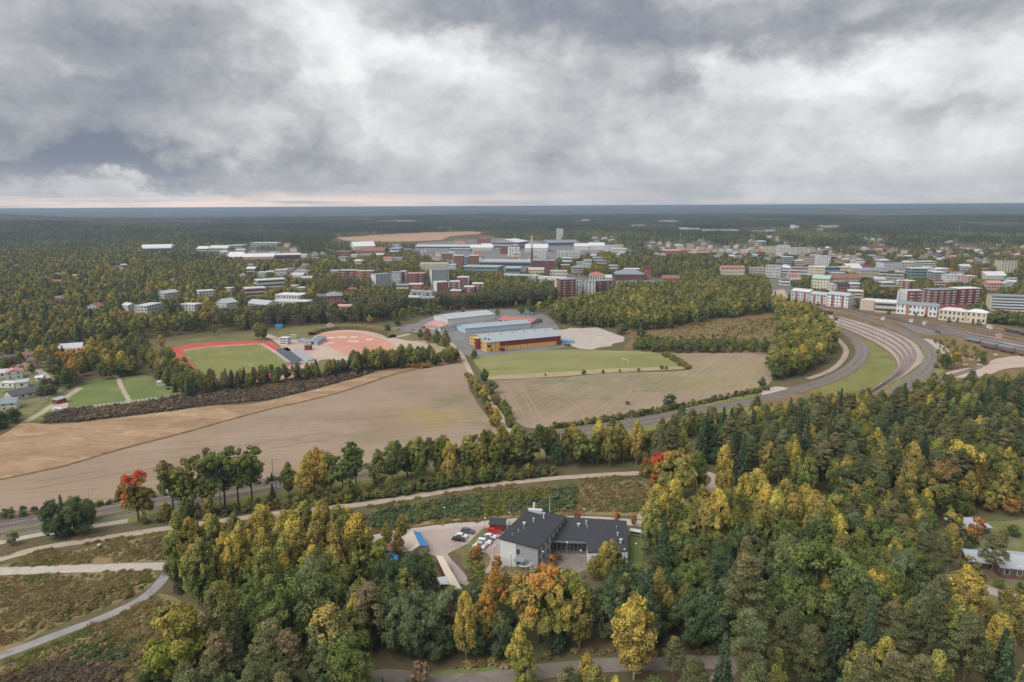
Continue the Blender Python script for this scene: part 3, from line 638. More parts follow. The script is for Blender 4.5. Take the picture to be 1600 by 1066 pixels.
def roof_parts(mb, w, d, h, kind, rise, over=0.5, th=0.3):
    a, b = w / 2 + over, d / 2 + over
    if kind == 'flat':
        mb.box(-a + over - 0.25, a - over + 0.25, -b + over - 0.25, b - over + 0.25, h, h + 0.45)
    elif kind == 'gable':      # ridge along the width
        v = [(-a, -b, h - .15), (a, -b, h - .15), (a, 0, h + rise), (-a, 0, h + rise), (-a, b, h - .15), (a, b, h - .15)]
        v += [(x, y, z - th) for x, y, z in v]
        mb.add(v, [(0, 1, 2, 3), (3, 2, 5, 4), (7, 6, 9, 8), (8, 9, 10, 11), (0, 3, 9, 6), (3, 4, 10, 9), (1, 7, 8, 2), (2, 8, 11, 5), (0, 6, 7, 1), (4, 5, 11, 10)])
    elif kind == 'gable_y':
        v = [(-a, -b, h - .15), (0, -b, h + rise), (a, -b, h - .15), (-a, b, h - .15), (0, b, h + rise), (a, b, h - .15)]
        v += [(x, y, z - th) for x, y, z in v]
        mb.add(v, [(0, 1, 4, 3), (1, 2, 5, 4), (9, 10, 7, 6), (10, 11, 8, 7), (0, 6, 7, 1), (1, 7, 8, 2), (3, 4, 10, 9), (4, 5, 11, 10), (0, 3, 9, 6), (2, 8, 11, 5)])
    elif kind == 'hip':
        r = min(w, d) * 0.45
        if w >= d: v = [(-a, -b, h), (a, -b, h), (a, b, h), (-a, b, h), (-a + r, 0, h + rise), (a - r, 0, h + rise)]; f = [(0, 1, 5, 4), (1, 2, 5), (2, 3, 4, 5), (3, 0, 4), (0, 3, 2, 1)]
        else: v = [(-a, -b, h), (a, -b, h), (a, b, h), (-a, b, h), (0, -b + r, h + rise), (0, b - r, h + rise)]; f = [(0, 1, 4), (1, 2, 5, 4), (2, 3, 5), (3, 0, 4, 5), (0, 3, 2, 1)]
        mb.add(v, f)
    elif kind == 'shed':
        v = [(-a, -b, h), (a, -b, h), (a, b, h + rise), (-a, b, h + rise)]; v += [(x, y, z + th) for x, y, z in v]
        mb.add(v, [(0, 3, 2, 1), (4, 5, 6, 7), (0, 1, 5, 4), (1, 2, 6, 5), (2, 3, 7, 6), (3, 0, 4, 7)])
    elif kind == 'arch':
        n = 9; v = []
        for sx in (-a, a):
            for i in range(n):
                t = math.pi * i / (n - 1); v.append((sx, -b * math.cos(t), h - .2 + rise * math.sin(t)))
        f = [(i, n + i, n + i + 1, i + 1) for i in range(n - 1)] + [tuple(range(n - 1, -1, -1)), tuple(range(n, 2 * n)), (0, n - 1, 2 * n - 1, n)]
        mb.add(v, f)
def wall_mesh(w, d, h, kind, rise):
    mb = MB(); mb.box(-w / 2, w / 2, -d / 2, d / 2, 0, h)
    a, b = w / 2, d / 2
    if kind == 'gable':
        mb = MB().add([(-a, -b, 0), (a, -b, 0), (a, b, 0), (-a, b, 0), (-a, -b, h - .2), (a, -b, h - .2), (a, b, h - .2), (-a, b, h - .2), (-a, 0, h + rise - .35), (a, 0, h + rise - .35)],
                      [(0, 1, 5, 4), (2, 3, 7, 6), (1, 2, 6, 9, 5), (3, 0, 4, 8, 7), (4, 5, 9, 8), (8, 9, 6, 7)])
    elif kind == 'gable_y':
        mb = MB().add([(-a, -b, 0), (a, -b, 0), (a, b, 0), (-a, b, 0), (-a, -b, h - .2), (a, -b, h - .2), (a, b, h - .2), (-a, b, h - .2), (0, -b, h + rise - .35), (0, b, h + rise - .35)],
                      [(0, 1, 5, 8, 4), (2, 3, 7, 9, 6), (1, 2, 6, 5), (3, 0, 4, 7), (5, 6, 9, 8), (8, 9, 7, 4)])
    elif kind == 'shed':
        mb = MB().prism([(-a, -b), (a, -b), (a, b), (-a, b)], 0, [h, h, h + rise, h + rise])
    return mb
def windows(mb, w, d, h, floors, style, rnd, sill=0.9):
    fh = h / floors
    def face(L, put):
        if style == 'bands':
            for f in range(floors): put(-L / 2 + 0.6, L / 2 - 0.6, f * fh + fh * 0.38, f * fh + fh * 0.80)
            return
        bay = 3.4 if style != 'slots' else 4.0; n = max(1, int(L / bay)); bw = L / n
        for f in range(floors):
            for i in range(n):
                x = -L / 2 + (i + .5) * bw
                if style == 'slots': put(x - bw * .16, x + bw * .16, 0.8 + f * fh, (f + 1) * fh - 0.2)
                else:
                    ww = 0.8 if rnd.random() < .75 else 0.5
                    put(x - ww, x + ww, f * fh + fh * 0.34, f * fh + fh * 0.82)
    e = 0.06
    face(w, lambda a, b, z0, z1: mb.box(a, b, -d / 2 - e, -d / 2 + 0.02, z0, z1))
    face(d, lambda a, b, z0, z1: mb.box(-w / 2 - e, -w / 2 + 0.02, a, b, z0, z1))
    face(d, lambda a, b, z0, z1: mb.box(w / 2 - 0.02, w / 2 + e, a, b, z0, z1))
def building(name, cat, L, Rr, hpx, d, roof, wall, roofc, floors=2, style='grid', rise=None, label=None, group=None, balc=None, vents=0, sep=False, desc=None, end=None, stair=None):
    """front foot line from photo pixel L to Rr; hpx = height in photo pixels; d = depth in metres"""
    a, b = (PT if L[1] < 372 else P)(*L), (PT if L[1] < 372 else P)(*Rr)
    if L[1] < 372: b = Vector((b.x, a.y, a.z))
    mid = (a + b) / 2; w = (b - a).length; yaw = math.atan2(b.y - a.y, b.x - a.x)
    mx, my = (L[0] + Rr[0]) / 2, (L[1] + Rr[1]) / 2
    dist = math.hypot(mid.x, mid.y); dep = math.atan2(CAM_H, dist)
    h = max(2.4, hpx / (FPX / max(1, Vector((mid.x, mid.y, mid.z - CAM_H)).dot(_f))) / math.cos(dep))
    rise = (rise if rise is not None else {'flat': 0, 'gable': d * 0.20, 'gable_y': w * 0.22, 'hip': min(w, d) * 0.2, 'shed': d * .12, 'arch': d * 0.2}[roof])
    if roof in ('gable', 'arch'): h = max(2.4, h - rise * 0.5)
    n = Vector((-math.sin(yaw), math.cos(yaw), 0)); c = mid + n * d / 2
    root = empty(name, (c.x, c.y, mid.z), yaw)
    root['category'] = cat
    if group: root['group'] = group
    rnd = random.Random(hash((L[0], Rr[0])) & 0xffff)
    wall_mesh(w, d, h, roof, rise).build('wall', pal(wall), root)
    rb = MB(); roof_parts(rb, w, d, h, roof, rise, 0.15 if roof in ('flat', 'arch') else 0.5)
    ro = rb.build('roof', pal(roofc, 0.55), root)
    for i in range(vents):
        x = rnd.uniform(-w * .4, w * .4); y = rnd.uniform(-d * .25, d * .25) if roof == 'flat' else 0.0
        z = h + (0.4 if roof == 'flat' else rise - .3)
        MB().box(x - .6, x + .6, y - .5, y + .5, z, z + 1.4).build('roof_vent', pal('pale grey'), ro)
    if style and floors:
        if sep:
            wm = None; fh = h / floors; nb = max(1, int(w / 3.2))
            for f in range(floors):
                for i in range(nb):
                    x = -w / 2 + (i + .5) * w / nb; z0, z1 = f * fh + fh * .35, f * fh + fh * .8
                    fr = MB().box(x - .75, x + .75, -d / 2 - .05, -d / 2 + .02, z0 - .1, z1 + .1).build('window', pal('bright white'), root)
                    MB().box(x - .62, x + .62, -d / 2 - .08, -d / 2, z0, z1).build('pane', M['window_glass'], fr)
            nb = max(1, int(d / 3.6))
            for sx in (-1, 1):
                for i in range(nb):
                    y = -d / 2 + (i + .5) * d / nb; z0, z1 = fh * .35, fh * .8
                    x0, x1 = sorted((sx * w / 2, sx * (w / 2 + .05))); x2, x3 = sorted((sx * w / 2, sx * (w / 2 + .08)))
                    fr = MB().box(x0, x1, y - .75, y + .75, z0 - .1, z1 + .1).build('window', pal('bright white'), root)
                    MB().box(x2, x3, y - .62, y + .62, z0, z1).build('pane', M['window_glass'], fr)
        else:
            wb = MB(); windows(wb, w, d, h, floors, style, rnd)
            if wb.v: wb.build('glazing', M['window_glass'], root)['kind'] = 'stuff'
    if balc:
        bb = MB(); fh = h / floors; nb = max(1, int(w / 7.5))
        for f in range(1, floors):
            for i in range(nb):
                x = -w / 2 + (i + .5) * w / nb
                bb.box(x - 1.7, x + 1.7, -d / 2 - 1.3, -d / 2 - 0.08, f * fh, f * fh + 0.95)
        for f in range(1, floors):
            for y in (-d / 4, d / 4): bb.box(-w / 2 - 1.2, -w / 2 - .08, y - 1.6, y + 1.6, f * fh, f * fh + .95)
        bb.build('balconies', pal(balc), root)['kind'] = 'stuff'
    if end:      # gable ends or corners in another colour
        for x in (-w / 2, w / 2): MB().box(x - .25, x + .25, -d / 2 - .12, d / 2 + .12, 0, h + .2).build('end_wall', pal(end), root)
    if stair:
        for x in (-w * .22, w * .25): MB().box(x - 1.4, x + 1.4, -d / 2 - .25, -d / 2 + .1, 0, h - .1).build('stair_bay', pal(stair), root)
    if label: root['label'] = label
    else: auto_label(root, desc or f'{wall} {cat}, {roofc.replace(" roof", "")} roof', mx, my - hpx / 2)
    FOOT.append((c.x, c.y, w / 2, d / 2, yaw))
    return root, w, d, h
B = building
APT = 'apartment block'
def town():
    G = 'buildings of the town'
    T = [  # name, cat, L, R, hpx, depth, roof, wall, roofcol, floors, style, options
      # --- industry and far side, left
      ('sports_dome', 'hall', (221, 394), (268, 393), 8, 60, 'arch', 'dark grey', 'bright white', 1, None, {'rise': 9, 'label': 'white domed hall standing alone at the forest edge'}),
      ('industrial_hall', 'hall', (307, 392), (324, 392), 5, 30, 'gable', 'white', 'bright white', 1, 'bands', {}),
      ('industrial_hall', 'hall', (326, 392), (355, 392), 6, 35, 'gable', 'pale grey', 'white', 1, 'bands', {}),
      ('industrial_hall', 'hall', (354, 391), (378, 391), 7, 40, 'flat', 'grey', 'pale grey', 2, 'bands', {}),
      ('industrial_hall', 'hall', (391, 386), (432, 386), 6, 45, 'flat', 'pale grey', 'white', 2, 'bands', {'vents': 2}),
      ('industrial_hall', 'hall', (353, 405), (376, 405), 7, 45, 'gable', 'white', 'bright white', 1, None, {}),
      ('industrial_hall', 'hall', (376, 409), (428, 408), 9, 70, 'gable', 'pink', 'bright white', 1, None, {'rise': 5}),
      ('industrial_hall', 'hall', (431, 409), (470, 408), 10, 50, 'flat', 'rust', 'bright white', 1, 'bands', {}),
      ('industrial_hall', 'hall', (523, 401), (547, 401), 7, 40, 'flat', 'dark brick', 'rust', 1, None, {}),
      ('industrial_hall', 'hall', (553, 391), (587, 390), 9, 55, 'gable', 'white', 'bright white', 1, None, {}),
      ('industrial_hall', 'hall', (561, 397), (600, 397), 7, 40, 'gable', 'rust', 'rust', 1, None, {}),
      ('industrial_hall', 'hall', (600, 396), (624, 396), 7, 45, 'gable_y', 'dark brick', 'slate', 1, None, {}),
      ('industrial_hall', 'hall', (613, 387), (622, 387), 4, 20, 'flat', 'white', 'bright white', 1, None, {}),
      ('industrial_hall', 'hall', (624, 394), (642, 394), 4, 30, 'flat', 'grey', 'slate', 1, None, {}),
      ('long_warehouse', 'warehouse', (650, 389), (770, 389), 5, 35, 'gable', 'grey', 'pale grey', 1, 'bands', {'rise': 4}),
      ('warehouse', 'warehouse', (703, 393), (735, 393), 4, 30, 'flat', 'slate', 'metal', 1, None, {}),
      ('warehouse', 'warehouse', (735, 391), (770, 391), 6, 30, 'gable', 'pale grey', 'bright white', 1, None, {}),
      ('industrial_hall', 'hall', (768, 389), (808, 390), 11, 70, 'gable_y', 'grey', 'bright white', 2, 'bands', {'rise': 7}),
      ('warehouse', 'warehouse', (710, 381), (727, 381), 6, 20, 'gable', 'pink', 'rust', 1, None, {}),
      ('warehouse', 'warehouse', (745, 380), (765, 380), 7, 20, 'hip', 'brick red', 'rust', 1, None, {}),
      ('tennis_dome', 'hall', (752, 387), (768, 387), 5, 25, 'arch', 'white', 'bright white', 1, None, {'rise': 4}),
      ('arena', 'hall', (820, 394), (856, 394), 9, 80, 'arch', 'pale grey', 'bright white', 1, None, {'rise': 8}),
      ('arena', 'hall', (855, 385), (905, 384), 7, 70, 'gable', 'slate', 'slate', 1, 'bands', {'rise': 6}),
      ('big_store', 'hall', (897, 391), (922, 391), 8, 70, 'arch', 'white', 'bright white', 1, None, {'rise': 5}),
      ('big_store', 'hall', (920, 391), (945, 391), 9, 70, 'arch', 'white', 'bright white', 1, None, {'rise': 6}),
      ('apartment_block', APT, (832, 405), (853, 405), 13, 16, 'flat', 'white', 'pale grey', 4, 'grid', {}),
      ('apartment_block', APT, (870, 405), (888, 405), 12, 16, 'flat', 'bright white', 'pale grey', 4, 'grid', {'balc': 'teal'}),
      ('apartment_block', APT, (889, 406), (907, 406), 13, 16, 'flat', 'white', 'pale grey', 4, 'grid', {'balc': 'bright white'}),
      ('apartment_block', APT, (944, 393), (963, 393), 9, 18, 'flat', 'bright white', 'white', 3, 'slots', {}),
      ('apartment_block', APT, (957, 397), (979, 397), 8, 18, 'flat', 'white', 'bright white', 2, 'grid', {}),
      ('apartment_block', APT, (963, 389), (974, 389), 6, 16, 'flat', 'cream', 'beige', 3, 'grid', {}),
      ('tower_block', 'tower block', (869, 375), (880, 375), 17, 18, 'flat', 'white', 'pale grey', 12, 'grid', {'label': 'white tower block rising alone above the trees on the ridge'}),
      ('office_block', 'office', (912, 421), (924, 421), 14, 18, 'gable', 'white', 'slate', 3, 'grid', {}),
      ('office_block', 'office', (926, 410), (942, 410), 7, 18, 'flat', 'pale grey', 'metal', 2, 'bands', {}),
      ('office_block', 'office', (932, 415), (948, 415), 7, 18, 'flat', 'beige', 'slate', 2, 'bands', {}),
      ('office_block', 'office', (900, 423), (912, 423), 7, 14, 'gable', 'beige', 'slate', 2, 'grid', {}),
      ('brick_works', 'factory', (709, 415), (724, 415), 15, 22, 'flat', 'brick red', 'pale grey', 4, 'grid', {}),
      ('brick_works', 'factory', (725, 415), (732, 415), 13, 20, 'flat', 'slate', 'grey', 4, 'bands', {}),
      ('brick_works', 'factory', (733, 415), (747, 415), 15, 22, 'flat', 'brick red', 'pale grey', 4, 'grid', {}),
      ('factory_hall', 'factory', (748, 418), (832, 419), 9, 60, 'flat', 'slate', 'metal', 1, 'bands', {'vents': 5}),
      ('factory_hall', 'factory', (721, 426), (778, 427), 9, 40, 'flat', 'teal', 'grey', 2, 'bands', {'vents': 4}),
      ('factory_hall', 'factory', (790, 428), (814, 428), 9, 30, 'flat', 'teal', 'metal', 1, 'bands', {}),
      ('brick_mill', 'factory', (832, 425), (849, 425), 17, 30, 'flat', 'dark brick', 'slate', 5, 'grid', {'vents': 2}),
      ('brick_mill', 'factory', (849, 426), (867, 426), 18, 30, 'flat', 'dark brick', 'slate', 5, 'grid', {'vents': 3}),
      ('long_block', APT, (826, 429), (850, 429), 9, 16, 'gable', 'cream', 'beige', 2, 'grid', {}),
      ('long_block', APT, (860, 433), (886, 433), 9, 16, 'flat', 'cream', 'pale grey', 2, 'grid', {}),
      ('platform_canopy', 'canopy', (785, 433), (840, 435), 4, 9, 'flat', 'green', 'bright white', 1, None, {}),
      ('platform_canopy', 'canopy', (840, 436), (893, 440), 4, 9, 'flat', 'pale grey', 'bright white', 1, None, {}),
      ('depot', 'hall', (922, 440), (944, 440), 10, 22, 'hip', 'cream', 'red roof', 1, 'grid', {}),
      ('depot', 'hall', (943, 440), (956, 440), 8, 18, 'gable', 'cream', 'pale grey', 2, 'grid', {}),
      ('brick_depot', 'hall', (962, 438), (1008, 438), 9, 35, 'hip', 'dark brick', 'slate', 1, 'grid', {}),
      ('brick_depot', 'hall', (976, 431), (1000, 431), 10, 20, 'flat', 'brick red', 'white', 2, 'grid', {}),
      ('brick_depot', 'hall', (1036, 440), (1062, 440), 7, 20, 'gable', 'orange brick', 'rust', 1, 'grid', {}),
      # --- apartment quarter behind the pines
      ('brick_row', APT, (531, 439), (543, 439), 16, 15, 'flat', 'brick red', 'pale grey', 4, 'grid', {'balc': 'pale grey'}),
      ('brick_row', APT, (544, 439), (556, 439), 16, 15, 'flat', 'brick red', 'pale grey', 4, 'grid', {'balc': 'pale grey'}),
      ('brick_row', APT, (557, 440), (570, 440), 16, 15, 'flat', 'orange brick', 'pale grey', 4, 'grid', {'balc': 'pale grey'}),
      ('brick_row', APT, (571, 440), (583, 440), 16, 15, 'flat', 'brick red', 'pale grey', 4, 'grid', {'balc': 'pale grey'}),
      ('slab_tower', 'tower block', (588, 452), (612, 450), 22, 15, 'flat', 'grey', 'slate', 7, 'grid', {'end': 'white'}),
      ('slab_tower', 'tower block', (611, 446), (626, 446), 20, 15, 'flat', 'pale grey', 'slate', 7, 'grid', {}),
      ('brick_block', APT, (624, 444), (633, 444), 19, 15, 'flat', 'brick red', 'pale grey', 6, 'grid', {'end': 'white'}),
      ('brick_block', APT, (636, 448), (652, 448), 20, 16, 'flat', 'brick red', 'salmon', 6, 'grid', {'vents': 2}),
      ('brick_block', APT, (653, 448), (663, 448), 20, 16, 'flat', 'dark brick', 'salmon', 6, 'grid', {'balc': 'grey'}),
      ('slab_tower', 'tower block', (675, 448), (701, 447), 25, 15, 'flat', 'grey', 'slate', 8, 'grid', {'end': 'bright white', 'label': 'tall grey slab tower with white end walls'}),
      ('brick_block', APT, (683, 460), (701, 459), 18, 16, 'flat', 'brick red', 'pale grey', 5, 'grid', {'end': 'white', 'vents': 2}),
      ('brick_block', APT, (702, 459), (717, 459), 18, 16, 'flat', 'brick red', 'pale grey', 5, 'grid', {'end': 'white', 'balc': 'white'}),
      ('brick_block', APT, (703, 466), (720, 466), 11, 14, 'flat', 'brick red', 'pale grey', 3, 'grid', {}),
      ('brick_block', APT, (715, 452), (732, 452), 18, 16, 'flat', 'brick red', 'white', 5, 'grid', {'end': 'white', 'vents': 2}),
      ('brick_block', APT, (725, 463), (741, 463), 14, 15, 'flat', 'brick red', 'white', 4, 'grid', {'balc': 'white'}),
      ('brick_block', APT, (738, 461), (754, 461), 17, 15, 'flat', 'brick red', 'white', 5, 'grid', {'balc': 'white', 'end': 'white'}),
      ('long_block', APT, (656, 424), (700, 424), 12, 15, 'flat', 'cream', 'white', 4, 'grid', {'balc': 'bright white'}),
      ('long_block', APT, (700, 424), (712, 424), 10, 15, 'flat', 'pale grey', 'white', 4, 'grid', {}),
      ('low_block', 'school', (616, 455), (638, 455), 9, 18, 'flat', 'cream', 'slate', 2, 'bands', {}),
      ('low_block', 'school', (638, 454), (659, 454), 9, 18, 'flat', 'orange brick', 'pale grey', 2, 'grid', {}),
      ('row_house', 'row house', (638, 461), (655, 462), 7, 10, 'gable', 'white', 'slate', 2, 'grid', {}),
      ('row_house', 'row house', (656, 462), (674, 463), 7, 10, 'gable', 'white', 'slate', 2, 'grid', {}),
      ('row_house', 'row house', (634, 469), (654, 470), 6, 10, 'gable', 'white', 'metal', 2, 'grid', {}),
      ('row_house', 'row house', (656, 470), (677, 471), 6, 10, 'gable', 'cream', 'slate', 2, 'grid', {}),
      # --- left quarter among trees
      ('house', APT, (258, 474), (280, 471), 17, 14, 'gable', 'white', 'metal', 4, 'grid', {}),
      ('house', APT, (201, 493), (217, 491), 15, 14, 'gable_y', 'white', 'pale grey', 4, 'grid', {}),
      ('house', APT, (231, 497), (256, 491), 18, 14, 'flat', 'white', 'pale grey', 4, 'grid', {}),
      ('house', APT, (281, 493), (305, 494), 17, 14, 'flat', 'white', 'pale grey', 4, 'grid', {}),
      ('house', APT, (338, 488), (355, 490), 16, 14, 'gable_y', 'white', 'metal', 4, 'grid', {}),
      ('house', APT, (312, 471), (337, 469), 15, 14, 'flat', 'white', 'white', 4, 'grid', {}),
      ('house', APT, (348, 462), (361, 462), 11, 14, 'flat', 'cream', 'pale grey', 3, 'grid', {}),
      ('house', 'house', (264, 445), (271, 445), 8, 9, 'gable_y', 'white', 'slate', 2, 'grid', {}),
      ('house', 'house', (372, 438), (381, 438), 8, 9, 'gable_y', 'white', 'metal', 2, 'grid', {}),
      ('house', 'house', (387, 423), (396, 423), 10, 9, 'gable', 'pale grey', 'slate', 2, 'grid', {}),
      ('house', 'house', (415, 430), (427, 430), 6, 9, 'gable', 'white', 'white', 2, 'grid', {}),
      ('school_wing', 'school', (403, 456), (448, 453), 17, 20, 'flat', 'white', 'white', 3, 'bands', {'vents': 3}),
      ('school_wing', 'school', (384, 470), (416, 468), 18, 20, 'flat', 'pink', 'pale grey', 3, 'bands', {}),
      ('school_wing', 'school', (430, 473), (469, 474), 12, 22, 'flat', 'white', 'bright white', 2, 'grid', {'vents': 3}),
      ('school_wing', 'school', (424, 480), (480, 481), 9, 16, 'flat', 'cream', 'white', 1, 'grid', {}),
      ('school_wing', 'school', (386, 483), (417, 486), 12, 18, 'gable', 'white', 'metal', 2, 'grid', {}),
      ('house', 'house', (459, 434), (481, 434), 10, 14, 'hip', 'cream', 'slate', 2, 'grid', {}),
      ('house', 'house', (456, 440), (470, 440), 8, 12, 'gable', 'cream', 'slate', 2, 'grid', {}),
      ('house', 'house', (471, 441), (487, 441), 8, 12, 'gable', 'cream', 'metal', 2, 'grid', {}),
      ('house', 'house', (467, 424), (479, 424), 7, 12, 'hip', 'pink', 'rust', 2, 'grid', {}),
      ('house', 'house', (449, 456), (464, 456), 9, 12, 'flat', 'pink', 'pale grey', 2, 'grid', {}),
      ('house', 'house', (464, 458), (476, 458), 8, 12, 'flat', 'pale grey', 'white', 2, 'grid', {}),
      ('glass_hall', 'school', (490, 474), (511, 474), 11, 20, 'flat', 'teal', 'rust', 1, 'bands', {}),
      ('brick_school', 'school', (511, 479), (536, 478), 16, 24, 'hip', 'brick red', 'slate', 2, 'grid', {}),
      ('brick_school', 'school', (524, 488), (548, 488), 9, 14, 'flat', 'beige', 'pink', 1, 'grid', {}),
      ('house', 'house', (514, 431), (528, 431), 8, 12, 'flat', 'white', 'white', 2, 'grid', {}),
      ('house', 'house', (545, 458), (556, 458), 7, 10, 'gable', 'white', 'rust', 2, 'grid', {}),
      # --- tall pair in front of the station
      ('brick_tower', 'tower block', (866, 466), (876, 468), 28, 16, 'flat', 'beige', 'slate', 7, None, {}),
      ('brick_tower', 'tower block', (876, 469), (899, 468), 31, 16, 'flat', 'dark brick', 'slate', 8, 'grid', {'balc': 'pink', 'label': 'tall dark brick tower block with white windows by the birch wood'}),
      ('white_tower', 'tower block', (900, 466), (909, 466), 26, 15, 'flat', 'bright white', 'slate', 7, 'grid', {}),
      ('white_tower', 'tower block', (914, 463), (930, 463), 22, 15, 'flat', 'bright white', 'slate', 6, 'slots', {}),
      ('brick_tower', 'tower block', (931, 460), (956, 459), 20, 15, 'flat', 'dark brick', 'slate', 6, 'grid', {'balc': 'grey'}),
      # --- middle distance right
      ('red_roof_row', 'row house', (1034, 399), (1060, 399), 8, 14, 'gable', 'orange brick', 'salmon', 2, 'grid', {}),
      ('red_roof_row', 'row house', (1072, 397), (1108, 397), 7, 14, 'gable', 'cream', 'red roof', 2, 'grid', {}),
      ('red_roof_block', APT, (1127, 433), (1163, 433), 16, 15, 'gable', 'cream', 'red roof', 3, 'grid', {}),
      ('low_block', APT, (1172, 431), (1196, 431), 12, 15, 'flat', 'beige', 'grey', 3, 'grid', {'balc': 'cream'}),
      ('low_block', APT, (1196, 433), (1219, 434), 18, 15, 'flat', 'pale grey', 'grey', 4, 'grid', {'balc': 'white'}),
      # --- centre of town
      (APT.replace(' ', '_'), APT, (1193, 395), (1214, 395), 10, 15, 'flat', 'cream', 'rust', 3, 'grid', {}),
      ('apartment_block', APT, (1216, 396), (1234, 396), 12, 16, 'flat', 'bright white', 'white', 4, 'grid', {'balc': 'white'}),
      ('apartment_block', APT, (1234, 400), (1246, 400), 12, 15, 'flat', 'white', 'pale grey', 4, 'grid', {}),
      ('apartment_block', APT, (1245, 400), (1261, 400), 12, 15, 'flat', 'cream', 'pale grey', 4, 'grid', {}),
      ('apartment_block', APT, (1223, 417), (1239, 417), 15, 15, 'flat', 'grey', 'white', 5, 'bands', {}),
      ('apartment_block', APT, (1250, 416), (1276, 416), 14, 15, 'flat', 'beige', 'rust', 4, 'grid', {'balc': 'white'}),
      ('apartment_block', APT, (1277, 419), (1297, 419), 18, 16, 'flat', 'bright white', 'white', 6, 'grid', {}),
      ('shop_block', 'shop', (1220, 431), (1234, 432), 13, 18, 'flat', 'white', 'bright white', 3, 'bands', {}),
      ('shop_block', 'shop', (1234, 432), (1262, 433), 14, 18, 'flat', 'pale grey', 'red roof', 3, 'bands', {}),
      ('shop_block', 'shop', (1262, 433), (1288, 434), 16, 18, 'flat', 'cream', 'bright white', 4, 'grid', {}),
      ('shop_block', 'shop', (1289, 430), (1312, 430), 12, 18, 'flat', 'teal', 'slate', 2, 'bands', {}),
      ('shop_block', 'shop', (1299, 434), (1322, 434), 7, 14, 'flat', 'white', 'metal', 2, 'bands', {}),
      ('shop_block', 'shop', (1313, 427), (1336, 427), 9, 18, 'flat', 'cream', 'white', 2, 'grid', {}),
      ('shop_block', 'shop', (1322, 421), (1345, 421), 7, 18, 'gable', 'beige', 'white', 2, 'grid', {}),
      ('green_roof_block', APT, (1267, 453), (1294, 455), 21, 16, 'gable', 'cream', 'green', 4, 'grid', {'rise': 4}),
      ('rust_roof_block', APT, (1296, 448), (1320, 448), 16, 18, 'gable', 'beige', 'rust', 3, 'grid', {'rise': 5}),
      ('rust_roof_block', APT, (1320, 447), (1346, 447), 15, 18, 'gable', 'beige', 'rust', 3, 'grid', {'rise': 5}),
      ('grey_roof_block', 'shop', (1345, 436), (1372, 436), 13, 20, 'hip', 'beige', 'slate', 3, 'grid', {}),
      ('grey_roof_block', 'shop', (1346, 427), (1366, 427), 9, 18, 'hip', 'brick red', 'maroon', 2, 'grid', {}),
      ('grey_roof_block', 'shop', (1372, 433), (1390, 433), 9, 18, 'flat', 'white', 'slate', 2, 'bands', {}),
      ('grey_roof_block', 'shop', (1384, 442), (1412, 443), 12, 20, 'flat', 'beige', 'slate', 3, 'bands', {}),
      ('hotel', 'hotel', (1380, 426), (1408, 425), 16, 18, 'flat', 'bright white', 'black', 4, 'slots', {'label': 'white hotel with tall dark window stripes in the town centre'}),
      ('hotel', 'office', (1409, 420), (1463, 419), 10, 18, 'flat', 'bright white', 'pale grey', 3, 'bands', {'vents': 4}),
      ('office_block', 'office', (1422, 437), (1448, 437), 17, 18, 'flat', 'teal', 'white', 4, 'bands', {}),
      ('office_block', 'office', (1448, 437), (1459, 437), 18, 16, 'flat', 'bright white', 'white', 5, 'grid', {}),
      ('office_block', 'office', (1459, 440), (1478, 440), 14, 18, 'flat', 'grey', 'white', 4, 'bands', {}),
      ('office_block', 'office', (1462, 428), (1486, 427), 7, 22, 'flat', 'pale grey', 'bright white', 1, None, {}),
      ('apartment_block', APT, (1479, 444), (1494, 444), 14, 15, 'flat', 'bright white', 'pale grey', 4, 'grid', {}),
      ('apartment_block', APT, (1495, 444), (1509, 444), 13, 15, 'flat', 'cream', 'pale grey', 4, 'slots', {}),
      ('apartment_block', APT, (1511, 446), (1525, 446), 14, 15, 'flat', 'pink', 'white', 4, 'slots', {}),
      ('terraced_block', APT, (1328, 457), (1346, 457), 13, 15, 'flat', 'white', 'white', 3, 'bands', {}),
      ('terraced_block', APT, (1298, 457), (1307, 457), 12, 15, 'flat', 'white', 'pale grey', 3, 'grid', {}),
      ('terraced_block', APT, (1307, 457), (1327, 457), 13, 14, 'gable', 'brick red', 'black', 3, 'grid', {}),
      ('terraced_block', APT, (1324, 469), (1348, 470), 14, 16, 'flat', 'beige', 'white', 3, 'bands', {}),
      ('terraced_block', APT, (1378, 452), (1400, 452), 10, 15, 'flat', 'pale grey', 'white', 2, 'bands', {}),
      ('terraced_block', APT, (1400, 451), (1420, 452), 12, 15, 'flat', 'white', 'bright white', 3, 'grid', {}),
      ('brick_block', APT, (1421, 456), (1431, 455), 16, 15, 'flat', 'brick red', 'white', 5, 'grid', {'balc': 'white'}),
      ('white_row', APT, (1236, 468), (1264, 471), 16, 13, 'gable', 'pale grey', 'white', 3, 'grid', {'stair': 'brick red'}),
      ('white_row', APT, (1265, 473), (1290, 476), 16, 13, 'gable', 'white', 'metal', 3, 'grid', {'stair': 'brick red'}),
      ('white_row', APT, (1291, 478), (1324, 482), 21, 13, 'gable', 'bright white', 'metal', 4, 'grid', {'stair': 'brick red', 'label': 'white apartment row with red stair bays beside the railway'}),
      ('beige_hall', 'hall', (1343, 484), (1365, 486), 15, 20, 'flat', 'beige', 'cream', 2, None, {}),
      ('beige_hall', 'hall', (1366, 488), (1400, 490), 16, 24, 'flat', 'beige', 'bright white', 2, 'bands', {'vents': 3}),
      ('white_gabled_row', APT, (1400, 490), (1463, 496), 18, 13, 'gable', 'bright white', 'slate', 2, 'grid', {'stair': 'orange brick', 'label': 'long white two-storey row with grey gable roof by the tracks'}),
      ('cream_row', APT, (1466, 500), (1507, 504), 16, 13, 'hip', 'cream', 'white', 2, 'grid', {}),
